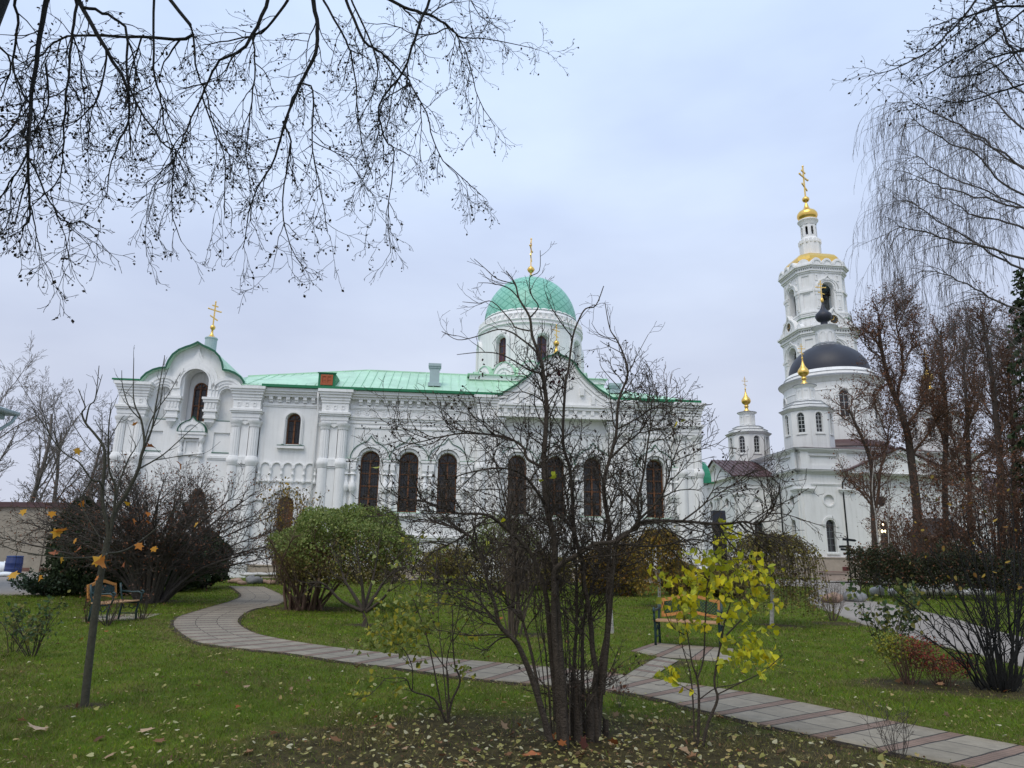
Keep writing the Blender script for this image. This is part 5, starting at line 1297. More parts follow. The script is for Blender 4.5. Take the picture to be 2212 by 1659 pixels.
# ------------------------------------------------------------------ yard wall, barrel, bag, neighbour house
t = thing('yard_wall', 'sandy brick yard wall with a brown metal coping at the left edge', 'wall', (0, 0, 0))
b = MB(); a, c = Vector((-60, 49.5, 0)), Vector((-24.5, 47.2, 0))
d = (c - a).normalized(); n_ = Vector((-d.y, d.x, 0))
def wallbox(q, o0, o1, z0, z1):
    vs = [tuple(p + n_ * o + Vector((0, 0, z))) for z in (z0, z1) for p, o in ((a, o0), (c, o0), (c, o1), (a, o1))]
    q.add(vs, [(0, 1, 2, 3), (4, 5, 6, 7), (0, 1, 5, 4), (1, 2, 6, 5), (2, 3, 7, 6), (3, 0, 4, 7)])
wallbox(b, -.2, .2, 0, 4.4)
for k in range(11):
    p = a + d * (1.5 + 3.5 * k); b.box(p.x - .3, p.x + .3, p.y - .32, p.y + .1, 0, 4.36)
b.build('wall', 'wallbrick', t)
q = MB(); wallbox(q, -.40, .40, 4.40, 4.55); wallbox(q, -.14, .14, 4.55, 4.75); q.build('coping', 'brownroof', t)
q = MB(); wallbox(q, -.26, .26, .0, .55); q.build('plinth', mat('red_brown_plinth', (.15, .08, .06), .9, var=.2, vscale=2), t)
q = gnd(30, 1241)
t = thing('barrel', 'dark blue plastic barrel in the yard at the left edge', 'barrel', (q[0] - .1, q[1], q[2]))
MB().lathe([(.50, 0), (.56, .04), (.58, .3), (.57, .32), (.60, .36), (.57, .40), (.58, .75), (.60, .8), (.57, .84), (.56, 1.15), (.52, 1.22), (.50, 1.22)], (0, 0, 0), 24, cap=True).build('barrel_body', mat('blue_plastic', (.018, .035, .13), .45, var=.15, vscale=3), t)
MB().lathe([(.54, 1.2), (.56, 1.24), (.56, 1.3), (.5, 1.32), (.02, 1.33)], (0, 0, 0), 24).build('lid', mat('blue_plastic_lid', (.02, .05, .17), .45), t)
for i, (px, py, s, lab) in enumerate(((4, 1235, .55, 'white bulging bag slumped beside the blue barrel, the upper one'), (12, 1243, .42, 'white flat bag lying in front of the blue barrel'))):
    q = gnd(px, py + 3); o = stone('bag', lab, (q[0], q[1], q[2]), s * 1.2, s * .8, s * (.7 if i == 0 else .35), mat('white_bag_plastic', (.7, .74, .76), .4, var=.1, vscale=5)); o['category'] = 'bag'
# neighbour house: only its eave corner shows
e0 = at(38, 893, 30)
t = thing('neighbour_house', 'white house whose eave corner with a gutter shows at the left edge', 'house', (e0[0], 30, 0))
MB().box(-9.0, -.75, -11.0, -.7, 0, e0[2] - .35).build('wall', 'white2', t)
b = MB(); b.box(-9.5, -.06, -11.6, .0, e0[2] - .12, e0[2] + .02); b.add([(-9.6, .1, e0[2] + .03), (.06, .1, e0[2] + .03), (-4.5, -5.8, e0[2] + 1.6), (-9.6, -5.8, e0[2] + 1.6), (.06, -11.7, e0[2] + .03), (-9.6, -11.7, e0[2] + .03)], [(0, 1, 2, 3), (1, 4, 2), (3, 2, 4, 5)]); b.box(-9.5, -.3, -11.2, -.3, e0[2] - .34, e0[2] - .125)
b.build('roof', 'greysheet', t)
b = MB(); b.tube([(-.05, .0, e0[2] - .1), (-.1, -.1, e0[2] - .4), (-.6, -.6, e0[2] - 1.1), (-.66, -.64, e0[2] - 1.4), (-.66, -.64, .1)], .07, 8); b.tube([(-.02, .1, e0[2] - .02), (-.02, -11.6, e0[2] - .02)], .09, 8); b.build('downpipe', 'greysheet', t)
for o in bpy.data.objects:
    if o.name.startswith('barrel') and o.type == 'EMPTY': o.scale = (.74, .74, .78)

# ------------------------------------------------------------------ plants
def plant(name, label, cat, loc, group=None): return thing(name, label, cat, loc, 0, group)
LEAFY = [(.62, .58, .02), (.70, .64, .03), (.52, .54, .03), (.44, .48, .04), (.64, .52, .02), (.34, .36, .05)]
M['leaf_yellow'] = mat('yellow_autumn_leaf', (.4, .35, .02), .55, island=LEAFY, spec=.3)
M['leaf_yg'] = mat('yellow_green_leaf', (.3, .3, .04), .6, island=[(.30, .28, .03), (.20, .24, .05), (.36, .32, .03), (.13, .17, .03), (.25, .28, .08)], spec=.3)
M['leaf_green'] = mat('green_clipped_leaf', (.06, .14, .03), .6, island=[(.16, .22, .05), (.21, .265, .06), (.13, .175, .045), (.25, .28, .08), (.18, .20, .06)], spec=.3)
M['leaf_olive'] = mat('olive_brown_leaf', (.12, .1, .03), .7, island=[(.16, .14, .04), (.22, .18, .05), (.11, .10, .035), (.27, .23, .06), (.13, .085, .04)], spec=.25)
M['leaf_gold'] = mat('golden_brown_leaf', (.3, .2, .03), .65, island=[(.28, .19, .03), (.20, .15, .03), (.34, .22, .03), (.22, .11, .025), (.12, .10, .03)], spec=.25)
M['leaf_orange'] = mat('orange_maple_leaf', (.6, .25, .03), .55, island=[(.62, .27, .02), (.50, .16, .02), (.62, .33, .03), (.33, .10, .03), (.55, .20, .03)], spec=.3)
M['leaf_red'] = mat('red_barberry_leaf', (.35, .05, .03), .55, island=[(.34, .06, .04), (.26, .05, .03), (.42, .09, .06), (.18, .05, .03), (.30, .10, .04)], spec=.3)
M['leaf_rust'] = mat('rust_brown_leaf', (.15, .06, .03), .7, island=[(.19, .085, .048), (.13, .06, .037), (.25, .11, .055), (.10, .055, .04), (.17, .10, .06)], spec=.2)
M['leaf_dark'] = mat('dark_thuja_scale', (.02, .04, .015), .75, island=[(.03, .05, .02), (.018, .032, .014), (.042, .062, .024), (.035, .042, .02), (.05, .07, .035)], spec=.2)
M['leaf_rose'] = mat('rose_leaf', (.05, .1, .04), .6, island=[(.06, .11, .04), (.10, .14, .05), (.16, .17, .05), (.05, .07, .03), (.20, .18, .04)], spec=.3)
M['leaf_withered'] = mat('withered_scale_leaf', (.14, .10, .075), .8, island=[(.15, .11, .08), (.11, .08, .06), (.18, .13, .09)])
M['seed'] = mat('dark_seed_bract', (.035, .028, .02), .85, island=[(.03, .024, .018), (.05, .038, .026), (.022, .02, .018)], spec=.2)
M['pod'] = mat('dark_dry_fruit', (.02, .015, .012), .8, island=[(.018, .013, .01), (.03, .02, .014), (.05, .03, .02)], spec=.2)

# ---- the many-stemmed bare shrub in the foreground
q0 = gnd(1250, 1612)
t2 = plant('bare_shrub', 'tall bare many-stemmed shrub in front of the green dome, rising from leaf litter', 'shrub', q0)
tw = Twigs(); L2 = []
def Lm(px, a, b_, r0, r1, **k): p = limb(tw, px, a, b_, r0, r1, **k); L2.append(p); return p
Lm([(1221, 1632), (1213, 1471), (1204, 1347), (1198, 1250), (1197, 1164), (1180, 1096), (1175, 997), (1181, 891), (1177, 841), (1169, 779), (1150, 727), (1144, 685), (1121, 645), (1113, 613), (1093, 585)], 6.75, 7.0, .041, .005)
Lm([(1292, 1610), (1284, 1495), (1288, 1450), (1280, 1406), (1275, 1334), (1260, 1250), (1263, 1232), (1241, 1150), (1236, 1068), (1230, 1008), (1216, 951), (1222, 823), (1227, 804), (1237, 729), (1250, 692), (1265, 667), (1287, 660), (1304, 618)], 7.0, 7.4, .030, .005)
Lm([(1290, 1600), (1296, 1495), (1302, 1421), (1313, 1359), (1315, 1247), (1315, 1205), (1316, 1140), (1306, 1082), (1305, 1036), (1317, 992), (1331, 937), (1336, 866), (1356, 809), (1346, 764), (1331, 732), (1317, 709), (1307, 655)], 7.05, 7.3, .034, .004)
Lm([(1210, 1600), (1206, 1480), (1197, 1350), (1197, 1275), (1200, 1229), (1249, 1197), (1287, 1175), (1336, 1167), (1380, 1123), (1377, 1085), (1391, 1019), (1402, 940), (1412, 900)], 6.8, 6.4, .034, .005)
Lm([(1302, 1500), (1318, 1320), (1331, 1175), (1375, 1142), (1391, 1126), (1473, 1126), (1558, 1132), (1606, 1127), (1637, 1132), (1666, 1105), (1677, 1080)], 7.0, 6.4, .022, .005)
Lm([(1189, 1600), (1159, 1495), (1137, 1433), (1114, 1386), (1080, 1352), (1070, 1309), (1055, 1262), (1034, 1186), (1004, 1150), (954, 1131), (900, 1126)], 6.7, 6.2, .030, .004)
Lm([(1205, 1560), (1190, 1400), (1180, 1290), (1162, 1232), (1140, 1186), (1091, 1139), (1050, 1112), (990, 1109), (954, 1096), (900, 1080), (845, 1092)], 6.9, 6.5, .028, .004)
Lm([(1180, 1096), (1173, 1082), (1151, 1049), (1124, 1022), (1077, 1011), (1009, 1022), (960, 1040)], 6.9, 6.3, .018, .004)
Lm([(1184, 1030), (1181, 1014), (1140, 992), (1129, 965), (1088, 943), (1009, 936), (955, 943), (880, 958), (840, 930)], 6.9, 7.4, .018, .004)
Lm([(1175, 841), (1168, 809), (1143, 799), (1086, 767), (1041, 761), (987, 766)], 6.95, 6.6, .012, .003)
Lm([(1169, 779), (1153, 754), (1126, 732), (1103, 717), (1074, 712), (1029, 727), (989, 734), (960, 718)], 6.95, 7.3, .012, .003)
Lm([(1144, 715), (1113, 707), (1103, 692), (1064, 652), (1036, 655), (999, 652)], 6.98, 7.2, .009, .003)
Lm([(1146, 685), (1163, 662), (1148, 637), (1144, 600), (1165, 585), (1167, 541)], 6.98, 6.7, .008, .003)
Lm([(1237, 729), (1217, 704), (1193, 667), (1178, 632)], 7.3, 7.1, .008, .003)
Lm([(1121, 645), (1097, 622), (1060, 612), (1033, 611)], 6.98, 7.2, .006, .003)
Lm([(1113, 613), (1075, 603), (1048, 580), (1024, 559)], 6.98, 6.8, .006, .003)
Lm([(1317, 992), (1350, 960), (1385, 930), (1400, 900), (1428, 870)], 7.2, 6.8, .012, .003)
Lm([(1336, 926), (1375, 905), (1420, 880), (1462, 905)], 7.2, 7.6, .011, .003)
Lm([(1380, 1123), (1430, 1070), (1452, 1000), (1475, 940)], 6.5, 6.2, .012, .003)
Lm([(1473, 1126), (1520, 1090), (1540, 1060), (1560, 1052)], 6.6, 6.5, .009, .003)
Lm([(1331, 1175), (1420, 1180), (1500, 1165), (1560, 1180)], 7.0, 7.4, .010, .003)
Lm([(1356, 809), (1375, 770), (1400, 723)], 7.3, 7.4, .005, .0025); Lm([(1346, 764), (1310, 745), (1296, 736)], 7.3, 7.2, .005, .0025); Lm([(1331, 732), (1297, 724), (1278, 698)], 7.3, 7.1, .005, .0025); Lm([(1340, 840), (1300, 795), (1297, 775)], 7.3, 7.4, .005, .0025)
Lm([(1336, 866), (1360, 830), (1372, 812), (1384, 786)], 7.3, 7.3, .006, .003)
Lm([(1060, 1112), (1000, 1160), (940, 1190), (890, 1230)], 6.5, 6.1, .010, .003)
Lm([(1114, 1386), (1060, 1330), (1010, 1250), (985, 1180)], 6.5, 6.9, .012, .003)
for i in range(15):     # young straight shoots from the stool
    a = rnd.uniform(1165, 1330); x = rnd.uniform(-.6, .6)
    h = rnd.uniform(1050, 1330)
    b0 = (1175 + (a - 1165) * .75, 1590 + rnd.uniform(-15, 10)); b1 = (b0[0] + (a - 1247) * .8 + rnd.uniform(-25, 25), h)
    Lm([b0, ((b0[0] * .6 + b1[0] * .4) + rnd.uniform(-6, 6), (b0[1] + b1[1]) / 2), b1], 6.9 + rnd.uniform(-.35, .35), 6.9 + x, rnd.uniform(.004, .009), .003, sides=5, wob=.006)
for i, (px, py, h, r) in enumerate(((1250, 1590, 1470, .040), (1276, 1600, 1500, .045), (1240, 1600, 1452, .03), (1310, 1600, 1555, .035))):   # sawn stubs
    Lm([(px, py + 15), (px - 2, h)], 6.9 + .1 * i, 6.9 + .1 * i, r, r * .8, sides=9)
CF2 = [dict(), dict(per_m=9.5, len=.66, ang=.85, seg=6, wob=.17, trop=(0, 0, .04), r=.0068, taper=.45, t0=.28, fall=.3, sides=4),
       dict(per_m=12, len=.27, ang=.8, seg=4, wob=.2, trop=(0, 0, .05), r=.0042, taper=.5, t0=.15, fall=.3),
       dict(per_m=12, len=.10, ang=.8, seg=3, wob=.2, trop=(0, 0, .04), r=.0029, taper=.6, t0=.2, fall=.2)]
Lm([(1236, 1605), (1240, 1450), (1246, 1320), (1243, 1200), (1225, 1080), (1205, 990)], 7.1, 7.5, .021, .005); Lm([(1262, 1605), (1258, 1450), (1262, 1330), (1290, 1230), (1310, 1120), (1345, 1030)], 7.2, 7.7, .023, .005); Lm([(1180, 1590), (1150, 1420), (1120, 1300), (1110, 1180), (1085, 1060), (1060, 960)], 6.8, 7.3, .017, .004)
tips = []; ZM = at(1200, 800, 7)[2]
fine = [dict(), dict(CF2[1], per_m=4.2, len=.36, r=.0040, t0=.0, ang=.6), dict(CF2[2], per_m=6, r=.0027, len=.17), dict(CF2[3], per_m=7, r=.0024)]
for i, (p, r) in enumerate(L2):
    if r[0] < .0121 and len(p) < 12 and 26 < i < len(L2) - 3: spawn(tw, p, r, 1, [dict(), dict(CF2[1], per_m=3.0, t0=.5, len=.35), dict(CF2[2], per_m=6), CF2[3]], tips, .002); continue
    k = next((j for j, a in enumerate(p) if a[2] > ZM), len(p))
    if k > 2: spawn(tw, p[:k], r[:k], 1, CF2, tips, .0023, dens=1.2)
    if len(p) - k > 2: spawn(tw, p[k:], r[k:], 1, fine, tips, .002)
tw.build('branches', 'bark', t2, q0)
pods = []
for (p, d) in tips:
    if rnd.random() < .07:
        for k in range(rnd.randint(1, 4)): pods.append((p[0] + rnd.gauss(0, .02), p[1] + rnd.gauss(0, .02), p[2] + rnd.gauss(0, .02)))
for px, py, n in ((850, 930, 26), (905, 938, 18), (960, 905, 22), (1455, 930, 26), (1478, 905, 20), (1470, 985, 14), (1000, 855, 16), (975, 880, 18), (1045, 812, 12), (1405, 960, 10)):
    for k in range(n): c = at(px + rnd.gauss(0, 16), py + rnd.gauss(0, 13), 6.7 + rnd.gauss(0, .25)); pods.append(c)
leaf_mesh('dry_fruit', pods, nrs.uniform(.018, .038, len(pods)), OVAL, 'pod', t2, q0)
nest = [at(1207 + rnd.gauss(0, 13), 806 + rnd.gauss(0, 18), 6.95 + rnd.gauss(0, .05)) for k in range(46)]
leaf_mesh('withered_leaves', nest, nrs.uniform(.03, .06, 46), OVAL, mat('dark_red_withered_leaf', (.05, .02, .02), .8, island=[(.05, .02, .02), (.03, .015, .015), (.09, .03, .025)]), t2, q0)
yl = [at(1202, 1027, 6.6), at(1195, 1018, 6.6), at(805, 1010, 6.3), at(1055, 1168, 6.4), at(1090, 1120, 6.5), at(1462, 910, 6.2), at(1478, 905, 6.2), at(1164, 1040, 6.7)]
leaf_mesh('yellow_leaves', yl, [.075, .06, .085, .05, .05, .07, .05, .05], HEART, 'leaf_yellow', t2, q0, direc=(0, 0, -.8), spread=.5)

# ---- the maple sapling on the left
q0 = gnd(182, 1527)
t3 = plant('maple_sapling', 'slender leaning maple sapling with a few orange leaves on the left lawn', 'tree', q0)
tk = Twigs(); limb(tk, [(182, 1530), (190, 1450), (204, 1335), (216, 1250), (226, 1200), (233, 1163)], 8.2, 8.2, .042, .032, sides=12)
tk.build('trunk', 'bark_maple', t3, q0)
tw = Twigs(); L3 = []
def Lm(px, a, b_, r0, r1, **k): p = limb(tw, px, a, b_, r0, r1, **k); L3.append(p)
Lm([(233, 1170), (233, 1140), (221, 1078), (226, 1006), (224, 966), (206, 939), (185, 914), (177, 892), (184, 880), (177, 860), (169, 840)], 8.2, 8.1, .024, .004)
Lm([(185, 914), (193, 877), (206, 860), (214, 790)], 8.1, 8.0, .010, .004); Lm([(206, 860), (221, 809)], 8.05, 8.1, .006, .003)
Lm([(234, 1172), (238, 1140), (251, 1100), (273, 1066), (298, 1016), (305, 984), (312, 956), (305, 907), (293, 880), (288, 850), (289, 773)], 8.2, 8.4, .030, .004)
Lm([(298, 1016), (308, 979), (327, 930), (336, 880), (347, 818), (356, 768)], 8.3, 8.5, .014, .004)
Lm([(327, 930), (345, 880), (352, 830), (364, 795)], 8.4, 8.6, .008, .003); Lm([(305, 907), (280, 880), (265, 835), (263, 800)], 8.4, 8.1, .008, .003); Lm([(312, 956), (330, 900), (365, 850), (390, 805)], 8.4, 8.7, .009, .003)
Lm([(236, 1172), (250, 1061), (236, 1016), (234, 942), (238, 892), (242, 870)], 8.2, 7.8, .016, .003); Lm([(234, 942), (215, 925), (205, 905)], 7.9, 7.8, .005, .003); Lm([(236, 950), (262, 905), (270, 898)], 7.9, 7.9, .005, .003)
Lm([(240, 1140), (255, 1053), (278, 991), (293, 964), (280, 940)], 8.2, 8.6, .014, .003)
Lm([(224, 1060), (215, 1040), (198, 1036), (171, 999), (139, 979), (109, 942), (97, 905), (91, 880)], 8.15, 7.6, .012, .003); Lm([(109, 942), (90, 910), (77, 895), (69, 877)], 7.7, 7.5, .006, .003)
Lm([(300, 1013), (347, 986), (379, 959), (410, 930), (441, 904)], 8.35, 8.8, .010, .003); Lm([(330, 995), (390, 985), (440, 980)], 8.4, 8.3, .006, .003)
Lm([(230, 1195), (223, 1201), (154, 1206), (82, 1198), (25, 1186), (-30, 1160)], 8.2, 7.6, .012, .003)
Lm([(232, 1195), (260, 1192), (293, 1176), (347, 1134), (380, 1100), (409, 1074)], 8.2, 8.7, .013, .003)
Lm([(198, 1036), (175, 1080), (190, 1120), (215, 1160)], 8.1, 8.0, .008, .004); Lm([(206, 980), (186, 960), (150, 900), (148, 870)], 8.15, 8.3, .006, .003)
CF3 = [dict(), dict(per_m=3.2, len=.30, ang=.75, seg=5, wob=.12, trop=(0, 0, .12), r=.0045, taper=.5, t0=.3, sides=4), dict(per_m=4, len=.12, ang=.7, seg=3, wob=.12, trop=(0, 0, .1), r=.003, taper=.6)]
for p, r in L3: spawn(tw, p, r, 1, CF3, None, .002)
lv = [(163, 968, .12), (333, 965, .13), (288, 920, .09), (392, 1004, .13), (174, 1084, .10), (183, 1086, .09), (113, 1104, .10), (135, 1148, .16), (128, 1144, .13), (270, 1087, .09), (286, 1120, .09), (312, 1108, .09), (320, 1106, .08), (424, 1135, .08), (298, 1172, .12), (52, 1100, .10), (159, 1168, .08), (125, 1197, .13), (132, 1203, .09), (163, 1193, .13), (225, 1215, .17), (218, 1216, .15), (232, 1212, .12), (270, 1213, .10), (330, 1181, .09), (213, 1247, .08), (25, 1237, .13), (86, 1242, .09), (316, 1123, .09), (155, 1083, .07)]
P3 = []; S3 = []
for x, y, s in lv:
    p = at(x, y, 8.0 + rnd.uniform(-.2, .2)); reach(tw, p, .0022, .0); P3.append(p); S3.append(s * .84)
tw.build('branches', 'bark_maple', t3, q0)
leaf_mesh('maple_leaves', P3, S3, MAPLE, 'leaf_orange', t3, q0, direc=(0, -.2, -.5), spread=.55)

# ---- brown twiggy shrub farther back behind it
q0 = gnd(1112, 1374); t = plant('bare_shrub', 'brown twiggy shrub on the lawn right behind the tall many-stemmed bare shrub', 'shrub', q0)
tw = Twigs(); L = []
for i in range(24):
    a = rnd.uniform(0, 2 * PI); s_ = rnd.uniform(.2, 1.9); f = (q0[0] + .12 * math.cos(a), q0[1] + .12 * math.sin(a), -.03); e = (q0[0] + s_ * math.cos(a) + .25, q0[1] + .6 * s_ * math.sin(a), 3.5 - .55 * s_ + rnd.uniform(-.4, .2))
    p = smooth_line([f, (f[0] * .6 + e[0] * .4 - .1 * math.cos(a), f[1] * .6 + e[1] * .4, e[2] * .5), e], 5); rad = [.020 * rnd.uniform(.6, 1.2) * (1 - .8 * j / (len(p) - 1)) for j in range(len(p))]; tw.add(p, rad, 5); L.append((p, rad))
for p, r in L: spawn(tw, p, r, 1, [dict(), dict(per_m=3.6, len=.9, ang=.5, seg=6, wob=.14, trop=(0, 0, .07), r=.0095, taper=.4, t0=.22), dict(per_m=6, len=.4, ang=.6, seg=4, wob=.16, r=.006), dict(per_m=5, len=.18, ang=.6, seg=3, wob=.16, r=.0045)], None, .0032)
tw.build('branches', 'bark_pale', t, q0)

# ---- small shrubs with the last yellow leaves
def leafy(name, label, foot, stems, Y, patches, m, size, cfgd=2.0, bark='bark'):
    q0 = gnd(*foot); t = plant(name, label, 'shrub', q0); tw = Twigs(); P = []; 
    ls = [limb(tw, s[0], Y, Y + s[1], s[2], .003, sides=6) for s in stems]
    for p, r in ls: spawn(tw, p, r, 1, [dict(), dict(per_m=cfgd, len=.28, ang=.8, seg=5, wob=.18, trop=(0, 0, .05), r=.004, taper=.5, t0=.3), dict(per_m=4, len=.10, ang=.8, seg=3, wob=.2, r=.0024, taper=.6)], None, .0018)
    for px, py, sx, sy, n, dy in patches:
        for k in range(max(1, int(n * 1.35) // 5)):
            c = at(px + rnd.gauss(0, sx), py + rnd.gauss(0, sy), Y + rnd.gauss(0, dy))
            ln, rr = reach(tw, c, .0024)
            for j in range(5):
                i = rnd.randint(len(ln) - 3, len(ln) - 1) if j else len(ln) - 1; a = ln[i]
                P.append((a[0] + rnd.gauss(0, .05), a[1] + rnd.gauss(0, .05), a[2] + rnd.gauss(0, .022)))
    tw.build('branches', bark, t, q0)
    leaf_mesh('leaves', P, nrs.uniform(size * .7, size * 1.25, len(P)), HEART, m, t, q0, direc=(0, 0, -.55), spread=.6)
    return t
leafy('yellow_leaved_shrub', 'shrub with thin stems and a bright yellow leafy crown in front of the bench', (1507, 1614),
      [([(1500, 1616), (1497, 1515), (1490, 1450), (1475, 1400), (1460, 1330)], .2, .009), ([(1507, 1616), (1510, 1520), (1506, 1466), (1495, 1433), (1486, 1376), (1470, 1290)], -.1, .014), ([(1517, 1614), (1530, 1560), (1550, 1510), (1543, 1470), (1558, 1384), (1566, 1340), (1580, 1290), (1575, 1230)], .1, .016),
       ([(1506, 1466), (1520, 1420), (1524, 1330), (1530, 1250), (1545, 1190), (1566, 1150)], .1, .009), ([(1550, 1500), (1600, 1475), (1650, 1450), (1690, 1415)], -.3, .007), ([(1512, 1510), (1545, 1487), (1580, 1480), (1610, 1470)], .3, .006), ([(1505, 1500), (1470, 1480), (1440, 1470)], .1, .004), ([(1558, 1384), (1600, 1340), (1640, 1300), (1668, 1260)], .3, .008), ([(1486, 1376), (1450, 1350), (1430, 1300)], -.2, .006)],
      6.9, [(1520, 1225, 46, 18, 95, .3), (1600, 1245, 42, 24, 110, .3), (1565, 1165, 16, 20, 34, .1), (1500, 1270, 44, 14, 50, .25), (1640, 1285, 26, 18, 46, .2), (1480, 1300, 28, 12, 40, .15), (1450, 1298, 14, 10, 14, .1), (1500, 1345, 36, 12, 34, .15), (1610, 1395, 26, 26, 46, .15), (1650, 1400, 14, 18, 22, .1), (1590, 1435, 26, 16, 36, .12), (1660, 1430, 22, 10, 18, .1), (1440, 1462, 18, 16, 14, .1), (1500, 1480, 10, 12, 6, .1), (1425, 1440, 8, 8, 6, .1), (1605, 1325, 22, 10, 14, .1)],
      'leaf_yellow', .066)
leafy('yellow_green_shrub', 'low spreading shrub with sparse yellow-green leaves beside the big bare shrub', (968, 1562),
      [([(966, 1565), (976, 1515), (994, 1471), (983, 1438), (978, 1386), (976, 1309), (956, 1247), (950, 1180)], .1, .014), ([(963, 1560), (938, 1510), (891, 1493), (876, 1466), (832, 1466)], -.3, .012), ([(966, 1550), (968, 1460), (953, 1431), (924, 1396), (900, 1391), (904, 1359)], .3, .008), ([(955, 1535), (930, 1409), (915, 1354), (890, 1285), (880, 1230)], .2, .009), ([(966, 1540), (955, 1420), (948, 1354), (945, 1270)], .4, .007), ([(972, 1520), (965, 1430), (985, 1350), (1000, 1270), (1010, 1180)], -.2, .007), ([(978, 1386), (1010, 1340), (1030, 1300)], -.2, .005), ([(891, 1493), (890, 1440), (870, 1400), (845, 1385)], -.3, .006), ([(832, 1466), (800, 1500), (770, 1510)], -.4, .004)],
      7.7, [(860, 1340, 38, 30, 220, .3), (840, 1375, 36, 22, 130, .3), (895, 1310, 26, 26, 50, .25), (930, 1270, 40, 40, 44, .3), (1000, 1285, 40, 30, 36, .3), (890, 1200, 60, 40, 30, .3), (960, 1190, 40, 40, 30, .3), (1015, 1360, 24, 20, 16, .2), (995, 1465, 16, 14, 22, .1), (820, 1480, 34, 20, 30, .2), (770, 1505, 30, 18, 26, .2), (880, 1400, 30, 14, 20, .2), (1030, 1290, 20, 20, 12, .2), (1005, 1420, 14, 12, 10, .1)],
      'leaf_yg', .050, 3.0)

# ---- bushes built from a cloud of leaves on branches
def cloud(n, c, rx, ry, rz, shell=.55, zmin=-1.0, lump=.12, kseed=None):
    """points through a lumpy ellipsoid, denser to the outside"""
    d = nrs.normal(size=(n, 3)); d /= np.linalg.norm(d, axis=1, keepdims=True)
    d = d[d[:, 2] > zmin]; n = len(d)
    w = 1 + lump * (np.sin(3.1 * d[:, 0] * 2 + c[0]) * np.sin(2.7 * d[:, 1] * 2 + c[1]) + np.sin(4.3 * d[:, 2] * 2 + 3.7 * d[:, 0] + c[1]))
    r = (shell + (1 - shell) * nrs.rand(n) ** .6) * w
    return np.array(c) + d * r[:, None] * np.array([rx, ry, rz])
def stems(tw, foot, n, rb, top, spread, r, per=3, bend=.15, rend=.3):
    L = []
    for i in range(n):
        a = rnd.uniform(0, 2 * PI); f = (foot[0] + math.cos(a) * rb * rnd.random(), foot[1] + math.sin(a) * rb * rnd.random(), foot[2] - .03)
        s = spread * rnd.uniform(.2, 1); e = (foot[0] + math.cos(a) * s, foot[1] + math.sin(a) * s, foot[2] + top * rnd.uniform(.75, 1.05))
        mid = tuple(f[k] * .5 + e[k] * .5 + rnd.gauss(0, bend) * (1 if k < 2 else .2) for k in range(3))
        p = smooth_line([f, mid, e], per); rad = [r * rnd.uniform(.7, 1.1) * (1 - (1 - rend) * j / (len(p) - 1)) for j in range(len(p))]
        tw.add(p, rad, 5); tw.segs += list(zip(p, rad)); L.append((p, rad))
    return L
def px_c(px, py, Y): return at(px, py, Y)
# clipped ball tree beside the path
q0 = gnd(652, 1318); Yb = q0[1]
t = plant('clipped_willow', 'clipped round green bush on a thick cluster of brown stems beside the curving path', 'bush', q0)
tw = Twigs(); c = at(752, 1190, Yb + .3)
L = stems(tw, q0, 20, .55, 1.7, .85, .055); L += stems(tw, (q0[0] + .2, q0[1], q0[2]), 18, .5, 2.3, 2.2, .04, bend=.3)
for p, r in L: spawn(tw, p, r, 1, [dict(), dict(per_m=4, len=.8, ang=.6, seg=5, wob=.15, trop=(0, 0, .06), r=.012, taper=.4, t0=.4), dict(per_m=5, len=.35, ang=.6, seg=4, wob=.15, r=.006)], None, .004)
tw.build('stems', 'bark_red', t, q0)
P = cloud(46000, c, 2.1, 2.0, 1.40, .66, -.8, .10); P = P[nrs.rand(len(P)) < np.clip((P[:, 2] - c[2] + .75) / 1.3, 0, 1) ** 1.5]

leaf_mesh('leaves', P, nrs.uniform(.05, .105, len(P)), CHIP, 'leaf_green', t, q0, direc=(0, 0, .3))
P = np.concatenate([(lambda A: A[(A[:, 2] > q0[2] + .72 + .25 * nrs.rand(len(A))) & (nrs.rand(len(A)) < np.clip((c[2] + .75 - A[:, 2]) / 1.3, .05, 1))])(cloud(26000, (c[0] - .02, c[1], c[2] - .22), 2.05, 1.95, 1.42, .45, -1, .10)), cloud(1200, (q0[0] + .1, q0[1], q0[2] + 1.35), .95, .9, .5, .4, -1, .1)])
leaf_mesh('brown_leaves', P, nrs.uniform(.05, .09, len(P)), CHIP, 'leaf_olive', t, q0)
# second clipped ball, seen through the bare shrub
q0 = gnd(1115, 1268); q0 = (q0[0], 33.0, gz(33))
t = plant('clipped_willow', 'clipped green ball bush half hidden behind the tall bare shrub', 'bush', q0)
tw = Twigs(); stems(tw, q0, 26, .6, 2.0, 1.4, .05); tw.build('stems', 'bark_red', t, q0)
c = at(1085, 1185, 33.0); P = cloud(8000, c, 1.7, 1.7, 1.5, .55, -.3, .14); leaf_mesh('leaves', P, nrs.uniform(.07, .12, len(P)), CHIP, 'leaf_green', t, q0, direc=(0, 0, .3))
P = cloud(6000, (c[0], c[1], c[2] - .7), 2.1, 2.0, 1.3, .4, -1, .1); leaf_mesh('brown_leaves', P, nrs.uniform(.07, .12, len(P)), CHIP, 'leaf_olive', t, q0)
